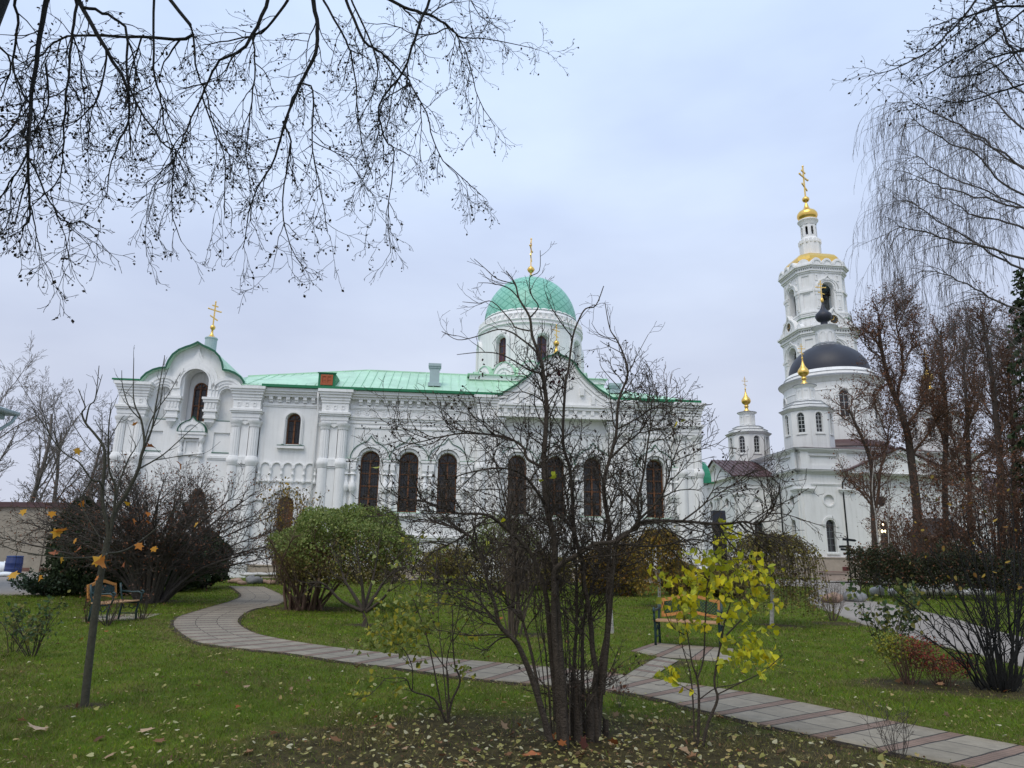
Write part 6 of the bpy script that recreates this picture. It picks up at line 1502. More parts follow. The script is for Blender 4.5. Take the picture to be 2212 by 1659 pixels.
# small many-branched tree in front of the ball
q0 = gnd(787, 1356)
t = plant('dwarf_tree', 'short dark-trunked tree with upswept branches in front of the clipped bush', 'tree', q0)
tw = Twigs(); Yd = q0[1]
L = [limb(tw, s, Yd, Yd + dy, r, .008, sides=7) for s, dy, r in (([(787, 1360), (789, 1340), (783, 1318)], 0, .10), ([(783, 1320), (740, 1300), (714, 1275), (700, 1262), (668, 1258)], -.3, .045), ([(784, 1318), (764, 1285), (745, 1255), (735, 1225), (715, 1190)], .4, .05), ([(787, 1318), (783, 1270), (778, 1235), (770, 1180)], -.3, .05), ([(790, 1318), (815, 1280), (830, 1255), (870, 1215)], .3, .05), ([(790, 1322), (830, 1290), (850, 1250), (860, 1190)], -.5, .04), ([(786, 1318), (800, 1270), (812, 1220), (820, 1160)], .5, .045))]
CFD = [dict(), dict(per_m=5, len=.75, ang=.7, seg=6, wob=.16, trop=(0, 0, .06), r=.014, taper=.4, t0=.35, sides=4), dict(per_m=6, len=.35, ang=.7, seg=4, wob=.18, r=.007, taper=.5), dict(per_m=7, len=.16, ang=.7, seg=3, wob=.2, r=.0045)]
tips = []
for p, r in L[1:]: spawn(tw, p, r, 1, CFD, tips, .0035)
tw.build('branches', 'bark', t, q0)
P = [(p[0] + rnd.gauss(0, .04), p[1] + rnd.gauss(0, .04), p[2] + rnd.gauss(0, .04)) for p, d in tips if rnd.random() < .55]
leaf_mesh('leaves', P, nrs.uniform(.05, .09, len(P)), OVAL, 'leaf_olive', t, q0)

# big round bare shrub on the left
q0 = gnd(325, 1302)
t = plant('bare_shrub', 'wide round bare shrub on a dark cluster of trunks left of the path', 'shrub', q0)
tw = Twigs(); Ys = q0[1]; L = []
for i in range(44):
    a = rnd.uniform(0, 2 * PI); el = rnd.uniform(.0, 1.0)
    f = (q0[0] + math.cos(a) * .3, q0[1] + math.sin(a) * .3, q0[2] - .05); s = 1.3 + 3.5 * el
    e = (q0[0] + math.cos(a) * s + .05, q0[1] + math.sin(a) * s * .8, q0[2] + 3.75 - 1.9 * el ** 2 + rnd.uniform(-.3, .3))
    m_ = (f[0] + (e[0] - f[0]) * .3 + rnd.gauss(0, .1), f[1] + (e[1] - f[1]) * .3, f[2] + (e[2] - f[2]) * (.5 + .1 * el))
    p = smooth_line([f, m_, e], 6); rad = [.075 * rnd.uniform(.7, 1.2) * (1 - .88 * j / (len(p) - 1)) for j in range(len(p))]
    tw.add(p, rad, 6); L.append((p, rad))
CFS = [dict(), dict(per_m=4.6, len=1.25, ang=.65, seg=6, wob=.15, trop=(0, 0, .02), r=.015, taper=.4, t0=.28, sides=4), dict(per_m=5.4, len=.55, ang=.7, seg=5, wob=.16, r=.008, taper=.5, t0=.2), dict(per_m=7.5, len=.22, ang=.7, seg=3, wob=.16, r=.0058, taper=.6)]
tips = []
for p, r in L: spawn(tw, p, r, 1, CFS, tips, .0035)
tw.build('branches', 'bark_grey', t, q0)
P = [p for p, d in tips if rnd.random() < .3]; leaf_mesh('dry_leaves', P, nrs.uniform(.04, .08, len(P)), OVAL, 'leaf_rust', t, q0)

# dark evergreens
def thuja(name, label, foot, hw, top_px, n, Y=None, m='leaf_dark', cat='evergreen', shape='column', size=.10, group=None):
    q0 = gnd(*foot) if Y is None else (at(foot[0], foot[1], Y)[0], Y, gz(Y))
    h = at(foot[0], top_px, q0[1])[2] - q0[2]
    t = plant(name, label, cat, q0, group)
    tw = Twigs(); tw.add([(q0[0], q0[1], q0[2] - .05), (q0[0], q0[1], q0[2] + h * .5), (q0[0] + .05, q0[1], q0[2] + h * .93)], [.12, .08, .02], 7)
    P = []; D = []
    for i in range(n):
        z = rnd.random() ** .9; a = rnd.uniform(0, 2 * PI)
        if shape == 'column': pr = math.sin(min(1, z * 5) * PI / 2) * (1 if z < .55 else math.cos((z - .55) / .45 * PI / 2) ** .7) 
        elif shape == 'block': pr = 1 if z < .85 else 1 - (z - .85) * 2.5
        else: pr = (1 - z) ** .8
        w = 1 + .13 * math.sin(5 * a + 9 * z) + .10 * math.sin(11 * z * 2 + 3 * a + foot[0])
        r = hw * pr * w * (.45 + .55 * rnd.random() ** .5)
        P.append((q0[0] + r * math.cos(a), q0[1] + r * math.sin(a), q0[2] + .05 + z * h)); D.append((math.cos(a) * .7, math.sin(a) * .7, .9 if shape != 'fir' else -.1))
    for i in range(40):
        z = rnd.uniform(.1, .85); a = rnd.uniform(0, 2 * PI); tw.add([(q0[0], q0[1], q0[2] + z * h * .9), (q0[0] + .6 * hw * math.cos(a) * (1 - z * .6), q0[1] + .6 * hw * math.sin(a) * (1 - z * .6), q0[2] + z * h + .2)], [.02, .006], 4)
    tw.build('trunk', 'bark', t, q0)
    leaf_mesh('crown', P, nrs.uniform(size * .7, size * 1.5, len(P)), CHIP, m, t, q0, direc=np.array(D), spread=.6)
    return t
thuja('thuja', 'dark green thuja column standing right behind the wide bare shrub, nearest the path', (432, 1272), .98, 1150, 9000, size=.12, group='dark thujas on the left')
thuja('thuja', 'dark green broad thuja behind the orange bench on the left', (205, 1285), 1.4, 1180, 10000, size=.12, shape='block', group='dark thujas on the left')
thuja('thuja', 'dark green thuja between the bench and the wide bare shrub', (268, 1282), 1.2, 1190, 6000, size=.12, shape='block', group='dark thujas on the left')
thuja('thuja', 'slim dark thuja column between the yard wall and the maple sapling', (150, 1278), .9, 1080, 6500, size=.12, group='dark thujas on the left')
thuja('thuja', 'dark thuja half hidden in the wide bare shrub beside its trunks', (385, 1278), 1.0, 1180, 5000, size=.12, group='dark thujas on the left')
thuja('withered_thuja', 'brown withered thuja column rising through the wide bare shrub', (402, 1272), .62, 1062, 2600, m='leaf_withered', size=.12)
q0 = gnd(95, 1288); t = plant('juniper', 'low spreading juniper at the edge of the lawn by the paved yard', 'juniper', q0)
tw = Twigs(); P = []; D = []
for i in range(60):
    a = rnd.uniform(0, 2 * PI); s = rnd.uniform(.5, 1.3); e = (q0[0] + s * math.cos(a), q0[1] + s * .7 * math.sin(a), q0[2] + rnd.uniform(.3, .75)); tw.add([q0, (q0[0] + .5 * s * math.cos(a), q0[1] + .35 * s * math.sin(a), q0[2] + .35), e], [.02, .012, .004], 4)
    for k in range(45): u = rnd.uniform(.3, 1.05); P.append(tuple(q0[j] + (e[j] - q0[j]) * u + rnd.gauss(0, .05) for j in range(3))); D.append((math.cos(a), math.sin(a), .5))
tw.build('stems', 'bark', t, q0); leaf_mesh('needles', P, nrs.uniform(.06, .13, len(P)), CHIP, mat('juniper_needle', (.03, .06, .035), .7, island=[(.025, .05, .028), (.045, .075, .04), (.03, .045, .03)]), t, q0, direc=np.array(D), spread=.5)

# thin yellowing shrub by the church door
q0 = gnd(622, 1262); q0 = (q0[0], 34.5, gz(34.5))
t = plant('lilac_shrub', 'sparse yellowing shrub with upright shoots in front of the church door', 'shrub', q0)
tw = Twigs(); L = stems(tw, q0, 38, .7, 4.3, 1.6, .026, bend=.2, rend=.2); tips = []
for p, r in L: spawn(tw, p, r, 1, [dict(), dict(per_m=2.6, len=.8, ang=.5, seg=5, wob=.1, trop=(0, 0, .08), r=.011, taper=.4, t0=.3), dict(per_m=4, len=.3, ang=.6, seg=3, wob=.14, r=.007)], tips, .005)
tw.build('stems', 'bark_pale', t, q0)
P = [(p[0] + rnd.gauss(0, .1), p[1] + rnd.gauss(0, .1), p[2] + rnd.gauss(0, .1)) for p, d in tips if rnd.random() < .62]
leaf_mesh('leaves', P, nrs.uniform(.09, .17, len(P)), OVAL, 'leaf_gold', t, q0, direc=(0, 0, -.4))
P = cloud(1800, (q0[0] + .5, q0[1], q0[2] + .9), .9, 1.0, .9, .4); leaf_mesh('low_leaves', P, nrs.uniform(.08, .14, len(P)), OVAL, 'leaf_olive', t, q0)

# weeping pea shrubs grafted on pale standards
def weeping(label, foot, top, w_px, low, n, m, Y=None, lean=0):
    q0 = gnd(*foot); Y = q0[1]; tp = at(top[0], top[1], Y); t = plant('weeping_pea_shrub', label, 'tree', q0, 'weeping pea shrubs on pale trunks')
    tw = Twigs(); tw.add(smooth_line([(q0[0], Y, q0[2] - .03), ((q0[0] + tp[0]) / 2 + .03, Y, (q0[2] + tp[2]) / 2), tp], 4), [.055 - .0015 * i for i in range(9)], 9); tw.build('trunk', 'birchbark', t, q0)
    tw = Twigs(); P = []
    R = w_px / F * Y; zl = at(foot[0], low, Y)[2]
    for i in range(n):
        a = rnd.uniform(0, 2 * PI); s = R * rnd.uniform(.25, 1.05); up = rnd.uniform(.1, .45)
        z_end = zl + rnd.uniform(-.1, .5) + (.6 * (1 - s / R) if s < R * .5 else 0)
        p = smooth_line([tp, (tp[0] + .5 * s * math.cos(a), tp[1] + .5 * s * math.sin(a), tp[2] + up), (tp[0] + .95 * s * math.cos(a), tp[1] + .95 * s * math.sin(a), tp[2] - .15), (tp[0] + s * math.cos(a) + rnd.gauss(0, .08), tp[1] + s * math.sin(a), z_end)], 5)
        tw.add(p, [.012 * (1 - .8 * j / (len(p) - 1)) for j in range(len(p))], 4)
        for k in range(46):
            u = rnd.uniform(3, len(p) - 1.01); j = int(u); f = u - j; P.append(tuple(p[j][d] + (p[j + 1][d] - p[j][d]) * f + rnd.gauss(0, .06) for d in range(3)))
    tw.build('branches', 'bark', t, q0); leaf_mesh('leaves', P, nrs.uniform(.045, .09, len(P)) * (Y / 20), OVAL, m, t, q0, direc=(0, 0, -.6)); return t
weeping('weeping pea shrub with brownish leaves on a pale trunk, right of the bench', (1667, 1352), (1664, 1190), 104, 1322, 170, 'leaf_olive')
weeping('golden weeping pea shrub on a thin pale trunk behind the left end of the bench', (1424, 1312), (1420, 1172), 62, 1285, 150, 'leaf_gold')
q0 = gnd(1322, 1368); t = plant('birch_sapling', 'short white-barked sapling trunk behind the big bare shrub', 'tree', q0)
tw = Twigs(); pl = smooth_line([(q0[0], q0[1], q0[2] - .03), (q0[0] - .02, q0[1], 1.1), (q0[0] + .05, q0[1] + .1, 2.6)], 6); tw.add(pl, [.05 - .003 * i for i in range(len(pl))], 9); tw.build('trunk', 'birchbark', t, q0)
tw = Twigs(); spawn(tw, pl, [.05 - .003 * i for i in range(len(pl))], 1, [dict(), dict(kids=16, len=.8, ang=.6, seg=5, wob=.1, trop=(0, 0, -.02), r=.009, t0=.45), dict(per_m=5, len=.35, ang=.6, seg=4, wob=.1, r=.005)], None, .003); tw.build('branches', 'bark', t, q0)
# golden shrubs between the bare shrub and the bench
for px, foot, top, w, lab in ((1355, 1288, 1168, 46, 'golden brown bushy shrub left of the weeping pea shrub behind the bench'), (1465, 1286, 1215, 40, 'low olive brown shrub behind the right half of the bench'), (1290, 1285, 1190, 40, 'olive brown shrub right behind the stems of the big bare shrub'), (1560, 1290, 1225, 60, 'low brown shrub behind the bright yellow shrub'), (960, 1262, 1180, 70, 'olive bare-topped shrub below the church windows left of the big bare shrub'), (1190, 1275, 1195, 46, 'dull brown shrub behind the trunks of the big bare shrub')):
    q0 = gnd(px, foot); t = plant('deciduous_shrub', lab, 'shrub', q0, 'autumn shrubs below the church wall')
    h = at(px, top, q0[1])[2] - q0[2]; w = w / F * q0[1]
    tw = Twigs(); L = stems(tw, q0, 26, w * .4, h, w * .9, .018, bend=.12)
    for p, r in L: spawn(tw, p, r, 1, [dict(), dict(per_m=4, len=.5, ang=.6, seg=4, wob=.14, r=.008, t0=.3), dict(per_m=4, len=.2, ang=.6, seg=3, wob=.14, r=.005)], None, .004)
    tw.build('stems', 'bark_red', t, q0); P = cloud(9000, (q0[0], q0[1], q0[2] + h * .5), w, w, h * .52, .3, -1, .15)
    leaf_mesh('leaves', P, nrs.uniform(.07, .13, len(P)), OVAL, 'leaf_gold' if px in (1355, 1290) else 'leaf_olive', t, q0)
# rose bushes and low shrubs on the lawn
def low_bush(name, label, foot, n, h, w, r, nl, size, m, bark='bark', cat='bush', lz=.55, group=None):
    q0 = gnd(*foot); t = plant(name, label, cat, q0, group); tw = Twigs(); L = stems(tw, q0, n, .10 * w + .03, h, w, r, bend=.05); tips = []
    for p, rr in L: spawn(tw, p, rr, 1, [dict(), dict(per_m=6, len=h * .4, ang=.65, seg=4, wob=.16, trop=(0, 0, .05), r=r * .5, t0=.3), dict(per_m=7, len=h * .16, ang=.6, seg=3, wob=.15, r=r * .3)], tips, .0018)
    tw.build('stems', bark, t, q0)
    if nl:
        P = []
        for k in range(nl):
            p, d = tips[rnd.randrange(len(tips))]; P.append((p[0] + rnd.gauss(0, .03), p[1] + rnd.gauss(0, .03), p[2] + rnd.gauss(0, .03)))
        leaf_mesh('leaves', P, nrs.uniform(size * .7, size * 1.3, nl), OVAL, m, t, q0)
    return t
low_bush('rose_bush', 'rose bush with pale green leaves on the far left lawn, its stems splayed', (70, 1418), 9, .75, .62, .011, 420, .06, 'leaf_rose')
low_bush('rose_bush', 'small rose bush left of the maple trunk with few leaves', (28, 1410), 6, .6, .45, .009, 160, .06, 'leaf_rose')
low_bush('rose_bush', 'nearly bare rose bush directly in front of the left bench', (232, 1352), 8, .7, .5, .012, 60, .05, 'leaf_rust')
low_bush('rose_bush', 'nearly bare rose bush right of the left bench, near the path', (305, 1338), 8, .7, .42, .012, 50, .05, 'leaf_rust')
low_bush('rose_bush', 'leafless rose bush behind the maple trunk, left of the bench', (190, 1345), 7, .7, .5, .010, 60, .05, 'leaf_rust')
low_bush('rhododendron', 'shrub with drooping green leaves beside the road, behind the red barberry', (1912, 1412), 12, .95, .75, .010, 420, .10, 'leaf_rose')
low_bush('bare_shrub', 'tuft of bare upright twigs on a small mound beside the road', (1800, 1342), 26, 1.0, .55, .008, 0, .05, 'leaf_rust', 'bark_pale')
low_bush('dry_perennial', 'tuft of dry grey stalks growing in front of the path at the bottom right', (1938, 1640), 16, .42, .22, .0035, 0, .03, 'leaf_rust', 'bark_grey')
low_bush('dry_perennial', 'few dry stalks rising from a heap of brown leaves right of the big bare shrub', (1340, 1530), 9, .42, .14, .0030, 30, .05, 'leaf_rust', 'bark_grey')
q0 = gnd(1965, 1478); t = plant('barberry', 'low barberry bush turning red and yellow, before the large bare shrub on the right', 'bush', q0)
tw = Twigs(); L = stems(tw, q0, 22, .12, .62, .40, .009, bend=.05)
L += stems(tw, (q0[0] + .45, q0[1] - .05, 0), 18, .15, .36, .35, .007, bend=.05)
for p, r in L: spawn(tw, p, r, 1, [dict(), dict(per_m=9, len=.22, ang=.6, seg=4, wob=.16, r=.003, t0=.3)], None, .0016)
tw.build('stems', 'bark_red', t, q0)
P = cloud(800, (q0[0] - .20, q0[1], .50), .26, .25, .22, .3); leaf_mesh('yellow_leaves', P, nrs.uniform(.025, .045, len(P)), OVAL, 'leaf_yg', t, q0)
P = np.concatenate([cloud(420, (q0[0] + .16, q0[1], .48), .32, .3, .20, .2), cloud(420, (q0[0] + .55, q0[1] - .05, .28), .46, .3, .15, .1)]); leaf_mesh('red_leaves', P, nrs.uniform(.026, .046, len(P)), OVAL, 'leaf_red', t, q0)
P = np.concatenate([cloud(500, (q0[0] + .10, q0[1], .40), .36, .3, .26, .1), cloud(400, (q0[0] + .5, q0[1], .22), .5, .3, .15, .1)]); leaf_mesh('brown_leaves', P, nrs.uniform(.024, .045, len(P)), OVAL, 'leaf_rust', t, q0)
q0 = gnd(2165, 1492); t = plant('bare_shrub', 'dark bare shrub of many slanting stems at the right edge of the lawn', 'shrub', q0)
tw = Twigs(); L = []
for px, py in ((1975, 1270), (1890, 1235), (2010, 1180), (2040, 1230), (2075, 1090), (2060, 1300), (2095, 1180), (2120, 1040), (2125, 1210), (2150, 1120), (2165, 1250), (2180, 1010), (2200, 1150), (2230, 1230), (2260, 1100), (2240, 1330), (1960, 1350), (2020, 1290), (2100, 1270), (2215, 1060), (2140, 1300), (2085, 1240), (1930, 1290), (2050, 1140), (2290, 1250), (2190, 1280), (2110, 1130), (2000, 1230)):
    b0 = (2165 + (px - 2120) * .22 + rnd.uniform(-14, 14), 1490 + rnd.uniform(-18, 6)); Yq = q0[1] + rnd.uniform(-.6, .6)
    L.append(limb(tw, [b0, (b0[0] * .62 + px * .38 + 10, b0[1] * .55 + py * .45), (px, py)], q0[1], Yq, rnd.uniform(.013, .024), .004, sides=5, wob=.012))
for p, r in L: spawn(tw, p, r, 1, [dict(), dict(per_m=5.5, len=.5, ang=.6, seg=5, wob=.15, trop=(0, 0, .02), r=.0085, taper=.4, t0=.25), dict(per_m=6, len=.22, ang=.7, seg=4, wob=.16, r=.005)], None, .003)
for k in range(90): a = rnd.uniform(0, 6.28); s = rnd.uniform(.05, .42); tw.add([(q0[0] + .5 * s * math.cos(a), q0[1] + .5 * s * math.sin(a), 0), (q0[0] + s * math.cos(a), q0[1] + s * math.sin(a), rnd.uniform(.15, .45))], [.008, .003], 4)
tw.build('branches', 'bark_lime', t, q0)
lv = [at(rnd.uniform(1960, 2212), rnd.uniform(1020, 1300), 9.8 + rnd.uniform(-.5, .5)) for k in range(60)]
for p in lv: pass
leaf_mesh('dry_leaves', lv, nrs.uniform(.04, .08, 60), OVAL, 'leaf_gold', t, q0, direc=(0, 0, -.6))
# hedge across the far side of the right lawn
q0 = gnd(1850, 1290); q1 = (31.0, 29.5, gz(29.5))
t = plant('hedge', 'long dark clipped hedge with a few brown leaves beside the road on the right', 'hedge', q0)
tw = Twigs(); P = []; dx, dy = q1[0] - q0[0], q1[1] - q0[1]; Lh = math.hypot(dx, dy)
for i in range(int(Lh * 9)):
    u = rnd.random(); o = rnd.uniform(-.5, .5); x, y = q0[0] + dx * u, q0[1] + dy * u + o; tw.add([(x, y, gz(y) - .02), (x + rnd.gauss(0, .1), y + rnd.gauss(0, .1), gz(y) + .9), (x + rnd.gauss(0, .25), y + rnd.gauss(0, .2), gz(y) + 1.7 + rnd.uniform(-.2, .25))], [.018, .012, .005], 4)
for i in range(int(Lh * 3200)):
    u = rnd.random(); y = q0[1] + dy * u; z = .42 + 1.45 * rnd.random() ** .7; o = rnd.choice((-1, 1)) * .75 * rnd.random() ** .4
    P.append((q0[0] + dx * u, y + o, gz(y) + z + (.16 * math.sin(u * 31) + .12 * math.sin(u * 77 + 1) + .10 * math.sin(u * 153 + 2)) * (z - .3)))
tw.build('stems', 'bark', t, q0); leaf_mesh('leaves', P, nrs.uniform(.06, .12, len(P)), OVAL, mat('dark_hedge_leaf', (.04, .05, .02), .7, island=[(.035, .042, .016), (.055, .06, .022), (.025, .026, .014), (.07, .05, .022), (.05, .07, .03)]), t, q0)
P = [P[rnd.randrange(len(P))] for k in range(6000)]; leaf_mesh('brown_leaves', [(p[0] + rnd.gauss(0, .1), p[1] - .04, p[2] + rnd.uniform(0, .12)) for p in P], nrs.uniform(.05, .12, 6000), OVAL, 'leaf_rust', t, q0)

# ------------------------------------------------------------------ the old lime whose branches hang in at the top left
q0 = (-5.6, 5.2, 0)
t1 = plant('lime_tree', 'large leafless lime at the left edge with dark branches drooping overhead', 'tree', q0)
tk = Twigs(); limb(tk, [(-1150, 2600), (-760, 1600), (-330, 620), (-104, 100), (-60, 0), (40, -230), (180, -520)], 5.2, 5.6, .30, .22, sides=16, per=5)
tk.build('trunk', 'bark_lime', t1, q0)
tw = Twigs(); K = .5456; LL = []
SCAF = [limb(tw, [(60, -250), (300, -260), (620, -240), (950, -200), (1250, -120), (1400, -60)], 5.5, 8.6, .13, .05, sides=9), limb(tw, [(60, -250), (400, -330), (800, -360), (1150, -330)], 5.5, 7.6, .11, .05, sides=9)]
raw = [([(185, 0), (150, 200), (120, 430), (110, 650), (120, 850), (75, 920)], 6.0, .030), ([(310, 0), (420, 200), (500, 340), (510, 480), (520, 620)], 6.6, .030), ([(330, 30), (430, 60), (500, 130), (510, 340), (640, 560), (700, 600), (650, 680)], 6.4, .020), ([(640, -40), (765, 135), (560, 148), (320, 140), (230, 160), (150, 230), (60, 300)], 7.0, .026), ([(765, 135), (780, 290), (810, 350), (830, 440)], 7.0, .014),
       ([(1060, 0), (1000, 140), (940, 210), (870, 240), (810, 350), (740, 510), (690, 630), (560, 740)], 7.4, .026), ([(1140, 0), (1060, 110), (1000, 140), (870, 165), (800, 180)], 7.5, .020), ([(1240, 0), (1255, 100), (1250, 210), (1190, 330), (1130, 470), (1090, 620), (1000, 790), (960, 990)], 7.6, .034), ([(1190, 330), (1240, 360), (1235, 560), (1260, 700), (1300, 920)], 7.6, .014), ([(1120, 480), (1150, 560), (1140, 640), (1120, 830), (1150, 970), (1200, 1060)], 7.5, .014),
       ([(1370, 0), (1440, 160), (1510, 210), (1590, 290), (1620, 330), (1520, 400), (1500, 520)], 8.2, .024), ([(1480, -40), (1600, 30), (1700, 60), (1780, 110), (1830, 150), (1930, 155), (2110, 190)], 8.8, .030), ([(1700, 0), (1640, 150), (1600, 280), (1500, 420), (1530, 560), (1560, 600), (1535, 850), (1550, 1000)], 8.2, .022), ([(1280, 0), (1370, 160), (1400, 270), (1430, 560), (1480, 700)], 7.8, .018), ([(610, 0), (610, 270), (640, 400), (660, 520), (760, 700)], 6.8, .016),
       ([(60, 0), (70, 130), (55, 280), (130, 440), (160, 520)], 5.9, .016), ([(300, 0), (290, 130), (270, 310), (250, 560), (240, 700), (110, 830)], 6.3, .018), ([(1000, 140), (1010, 270), (990, 450), (975, 600), (1000, 770)], 7.3, .013), ([(1790, 110), (1840, 200), (1900, 400), (1960, 500)], 8.8, .012), ([(1620, 330), (1690, 450), (1730, 600), (1850, 720), (1900, 770)], 8.3, .012), ([(800, 380), (840, 500), (890, 640), (890, 850)], 7.3, .012),
       ([(120, 640), (200, 800), (260, 880), (330, 880), (400, 920)], 6.0, .010), ([(110, 600), (20, 760), (-40, 800)], 5.9, .010), ([(-40, 150), (40, 250), (0, 400)], 5.6, .014), ([(420, 200), (390, 380), (300, 480), (120, 520)], 6.5, .012), ([(510, 480), (440, 640), (420, 780)], 6.6, .010), ([(690, 630), (680, 820), (720, 960)], 7.3, .009), ([(1380, -30), (1480, 200), (1490, 330), (1420, 480)], 8.0, .016), ([(1780, 110), (1660, 140), (1560, 100), (1430, 90)], 8.6, .012), ([(1850, -30), (1900, 60), (2000, 130)], 9.0, .010), ([(810, 350), (870, 560), (940, 640)], 7.2, .009), ([(560, 148), (520, 280), (500, 420)], 6.9, .012), ([(1240, 560), (1380, 640), (1460, 760)], 7.7, .008), ([(180, 250), (190, 420), (130, 520)], 6.1, .012), ([(270, 310), (330, 420), (420, 420)], 6.3, .008), ([(1700, 60), (1760, 20), (1840, -20)], 8.8, .012), ([(0, 560), (90, 430), (140, 320)], 5.8, .010)]
for pts, Y, r in raw:
    pp = [(x * K, y * K) for x, y in pts]
    a = limb(tw, pp, Y, Y + .35, r * .88, .0045, sides=7, wob=.006); LL.append(a)
    if pts[0][1] <= 0:    # carry it up to the scaffold limb above the frame
        e = a[0][0]; b = min((s for S_ in SCAF for s in zip(*S_)), key=lambda s: math.dist(s[0], e)); f = b[0]
        md = tuple((e[k] + f[k]) / 2 + (.12 if k == 2 else 0) for k in range(3)); p = smooth_line([f, md, e], 4); tw.add(p, [r * (1.15 - .15 * j / (len(p) - 1)) for j in range(len(p))], 7)
CF1 = [dict(), dict(per_m=1.3, len=1.0, ang=.5, seg=7, wob=.17, trop=(0, 0, -.12), r=.0105, taper=.4, t0=.1, fall=.5, sides=5), dict(per_m=6.0, len=.62, ang=.72, seg=6, wob=.18, trop=(0, 0, -.07), r=.0066, taper=.4, t0=.1, fall=.3, sides=4), dict(per_m=7.0, len=.32, ang=.75, seg=5, wob=.2, trop=(0, 0, -.06), r=.0042, taper=.5, t0=.15), dict(per_m=8, len=.12, ang=.75, seg=3, wob=.2, r=.003, taper=.6, t0=.2)]
tips = []
for p, r in LL:
    spawn(tw, p, r, 1, CF1, tips, .0026); spawn(tw, p, r, 2, CF1, tips, .0026, dens=.75)
tw.build('branches', 'bark_lime', t1, q0)
P = []
for p, d in tips:
    if rnd.random() < .55: P.append((p[0] + rnd.gauss(0, .012), p[1] + rnd.gauss(0, .012), p[2] - .01 + rnd.gauss(0, .012)))
leaf_mesh('seed_clusters', P, nrs.uniform(.024, .052, len(P)), CHIP, 'seed', t1, q0, direc=(0, 0, -.8), spread=.8)

# ---- a second tree reaching in at the top right
q0 = (11.5, 9.5, 0)
t = plant('lime_tree', 'leafless lime whose dark seedy twigs enter at the top right corner', 'tree', q0)
tk = Twigs(); limb(tk, [(2900, 1700), (2860, 700), (2800, 100), (2760, -300)], 9.5, 9.8, .28, .2, sides=12); tk.build('trunk', 'bark_lime', t, q0)
tw = Twigs(); C_ = lambda L: [(1828 + x * .3472, y * .3472) for x, y in L]
LR = []
for L, Y in (([(820, -20), (700, 140), (540, 300), (300, 430), (120, 470)], 9.3), ([(1300, -80), (1106, 60), (900, 230), (740, 330), (560, 430), (360, 550)], 9.6), ([(1300, 200), (1106, 300), (900, 430), (700, 480), (600, 460)], 9.9), ([(900, -20), (960, 150), (1050, 350), (1150, 500)], 9.2), ([(1300, 40), (1000, 40), (760, 100), (640, 130), (440, 195)], 9.4), ([(1300, 450), (1000, 560), (700, 640), (500, 590)], 10.0), ([(1280, 300), (1000, 330), (800, 420), (720, 520)], 9.0), ([(1200, -100), (860, 60), (760, 150), (560, 320), (380, 510)], 9.7)):
    a = limb(tw, C_(L), Y, Y - .3, .02, .004, sides=6, wob=.008); LR.append(a)
    e = a[0][0]; p = smooth_line([at(2800, 60, 9.6), tuple((e[k] + at(2800, 60, 9.6)[k]) / 2 + (.2 if k == 2 else 0) for k in range(3)), e], 4); tw.add(p, [.05 - .0035 * j for j in range(len(p))], 7)
tips = []
for p, r in LR: spawn(tw, p, r, 1, [dict(), dict(per_m=8, len=.8, ang=.7, seg=6, wob=.14, trop=(0, 0, -.05), r=.008, taper=.4, t0=.1), dict(per_m=5, len=.3, ang=.75, seg=4, wob=.17, r=.0038), dict(per_m=6, len=.12, ang=.7, seg=3, wob=.17, r=.0026)], tips, .002)
tw.build('branches', 'bark_lime', t, q0)
P = [p for p, d in tips if rnd.random() < .6]; leaf_mesh('seed_clusters', P, nrs.uniform(.025, .06, len(P)), OVAL, 'seed', t, q0, direc=(0, 0, -.8), spread=.8)

# ---- weeping birch on the right
Yw = 24.0; q0 = (at(2275, 1220, Yw)[0], Yw, gz(Yw))
t = plant('weeping_birch', 'tall birch at the right edge with long hanging leafless twigs', 'tree', q0)
tk = Twigs(); TB = limb(tk, [(2275, 1320), (2278, 1000), (2262, 600), (2250, 300), (2235, 60), (2225, -150)], Yw, Yw, .24, .06, sides=12); tk.build('trunk', 'birchbark', t, q0)
tw = Twigs(); LB = []
for L, dy in (([(1180, 1080), (1106, 1040), (850, 870), (700, 780), (560, 710), (440, 650), (380, 630), (260, 720)], 0), ([(1200, 1260), (1106, 1220), (940, 1100), (800, 960), (640, 890), (480, 790), (400, 740), (330, 850)], -1), ([(1200, 1330), (1106, 1290), (870, 1190), (590, 1080), (450, 980), (340, 1010)], 1.2), ([(1200, 1350), (1106, 1295), (870, 1240), (600, 1160), (460, 1120), (330, 1130)], -.6), ([(1200, 1720), (1040, 1650), (850, 1540), (640, 1420), (480, 1310), (380, 1240), (260, 1270)], .5), ([(1150, 1640), (850, 1530), (640, 1490), (430, 1430), (300, 1430), (200, 1560)], -.8), ([(1250, 900), (1050, 760), (900, 600), (760, 540), (640, 600)], 1.0), ([(1250, 700), (1080, 560), (930, 420), (800, 380), (640, 470)], -.5), ([(1250, 520), (1100, 380), (960, 230), (850, 200)], .6), ([(1250, 2000), (1000, 1900), (800, 1790), (600, 1700), (440, 1700)], -1), ([(1250, 2300), (1050, 2150), (850, 2060), (700, 2040)], .6), ([(1260, 1500), (1000, 1380), (800, 1340), (620, 1240), (500, 1230)], 1.6), ([(1250, 1150), (950, 950), (800, 860), (660, 830)], 1.8)):
    LB.append(limb(tw, C_(L), Yw + dy * .4, Yw + dy * 1.6, .045, .008, sides=6, wob=.03))
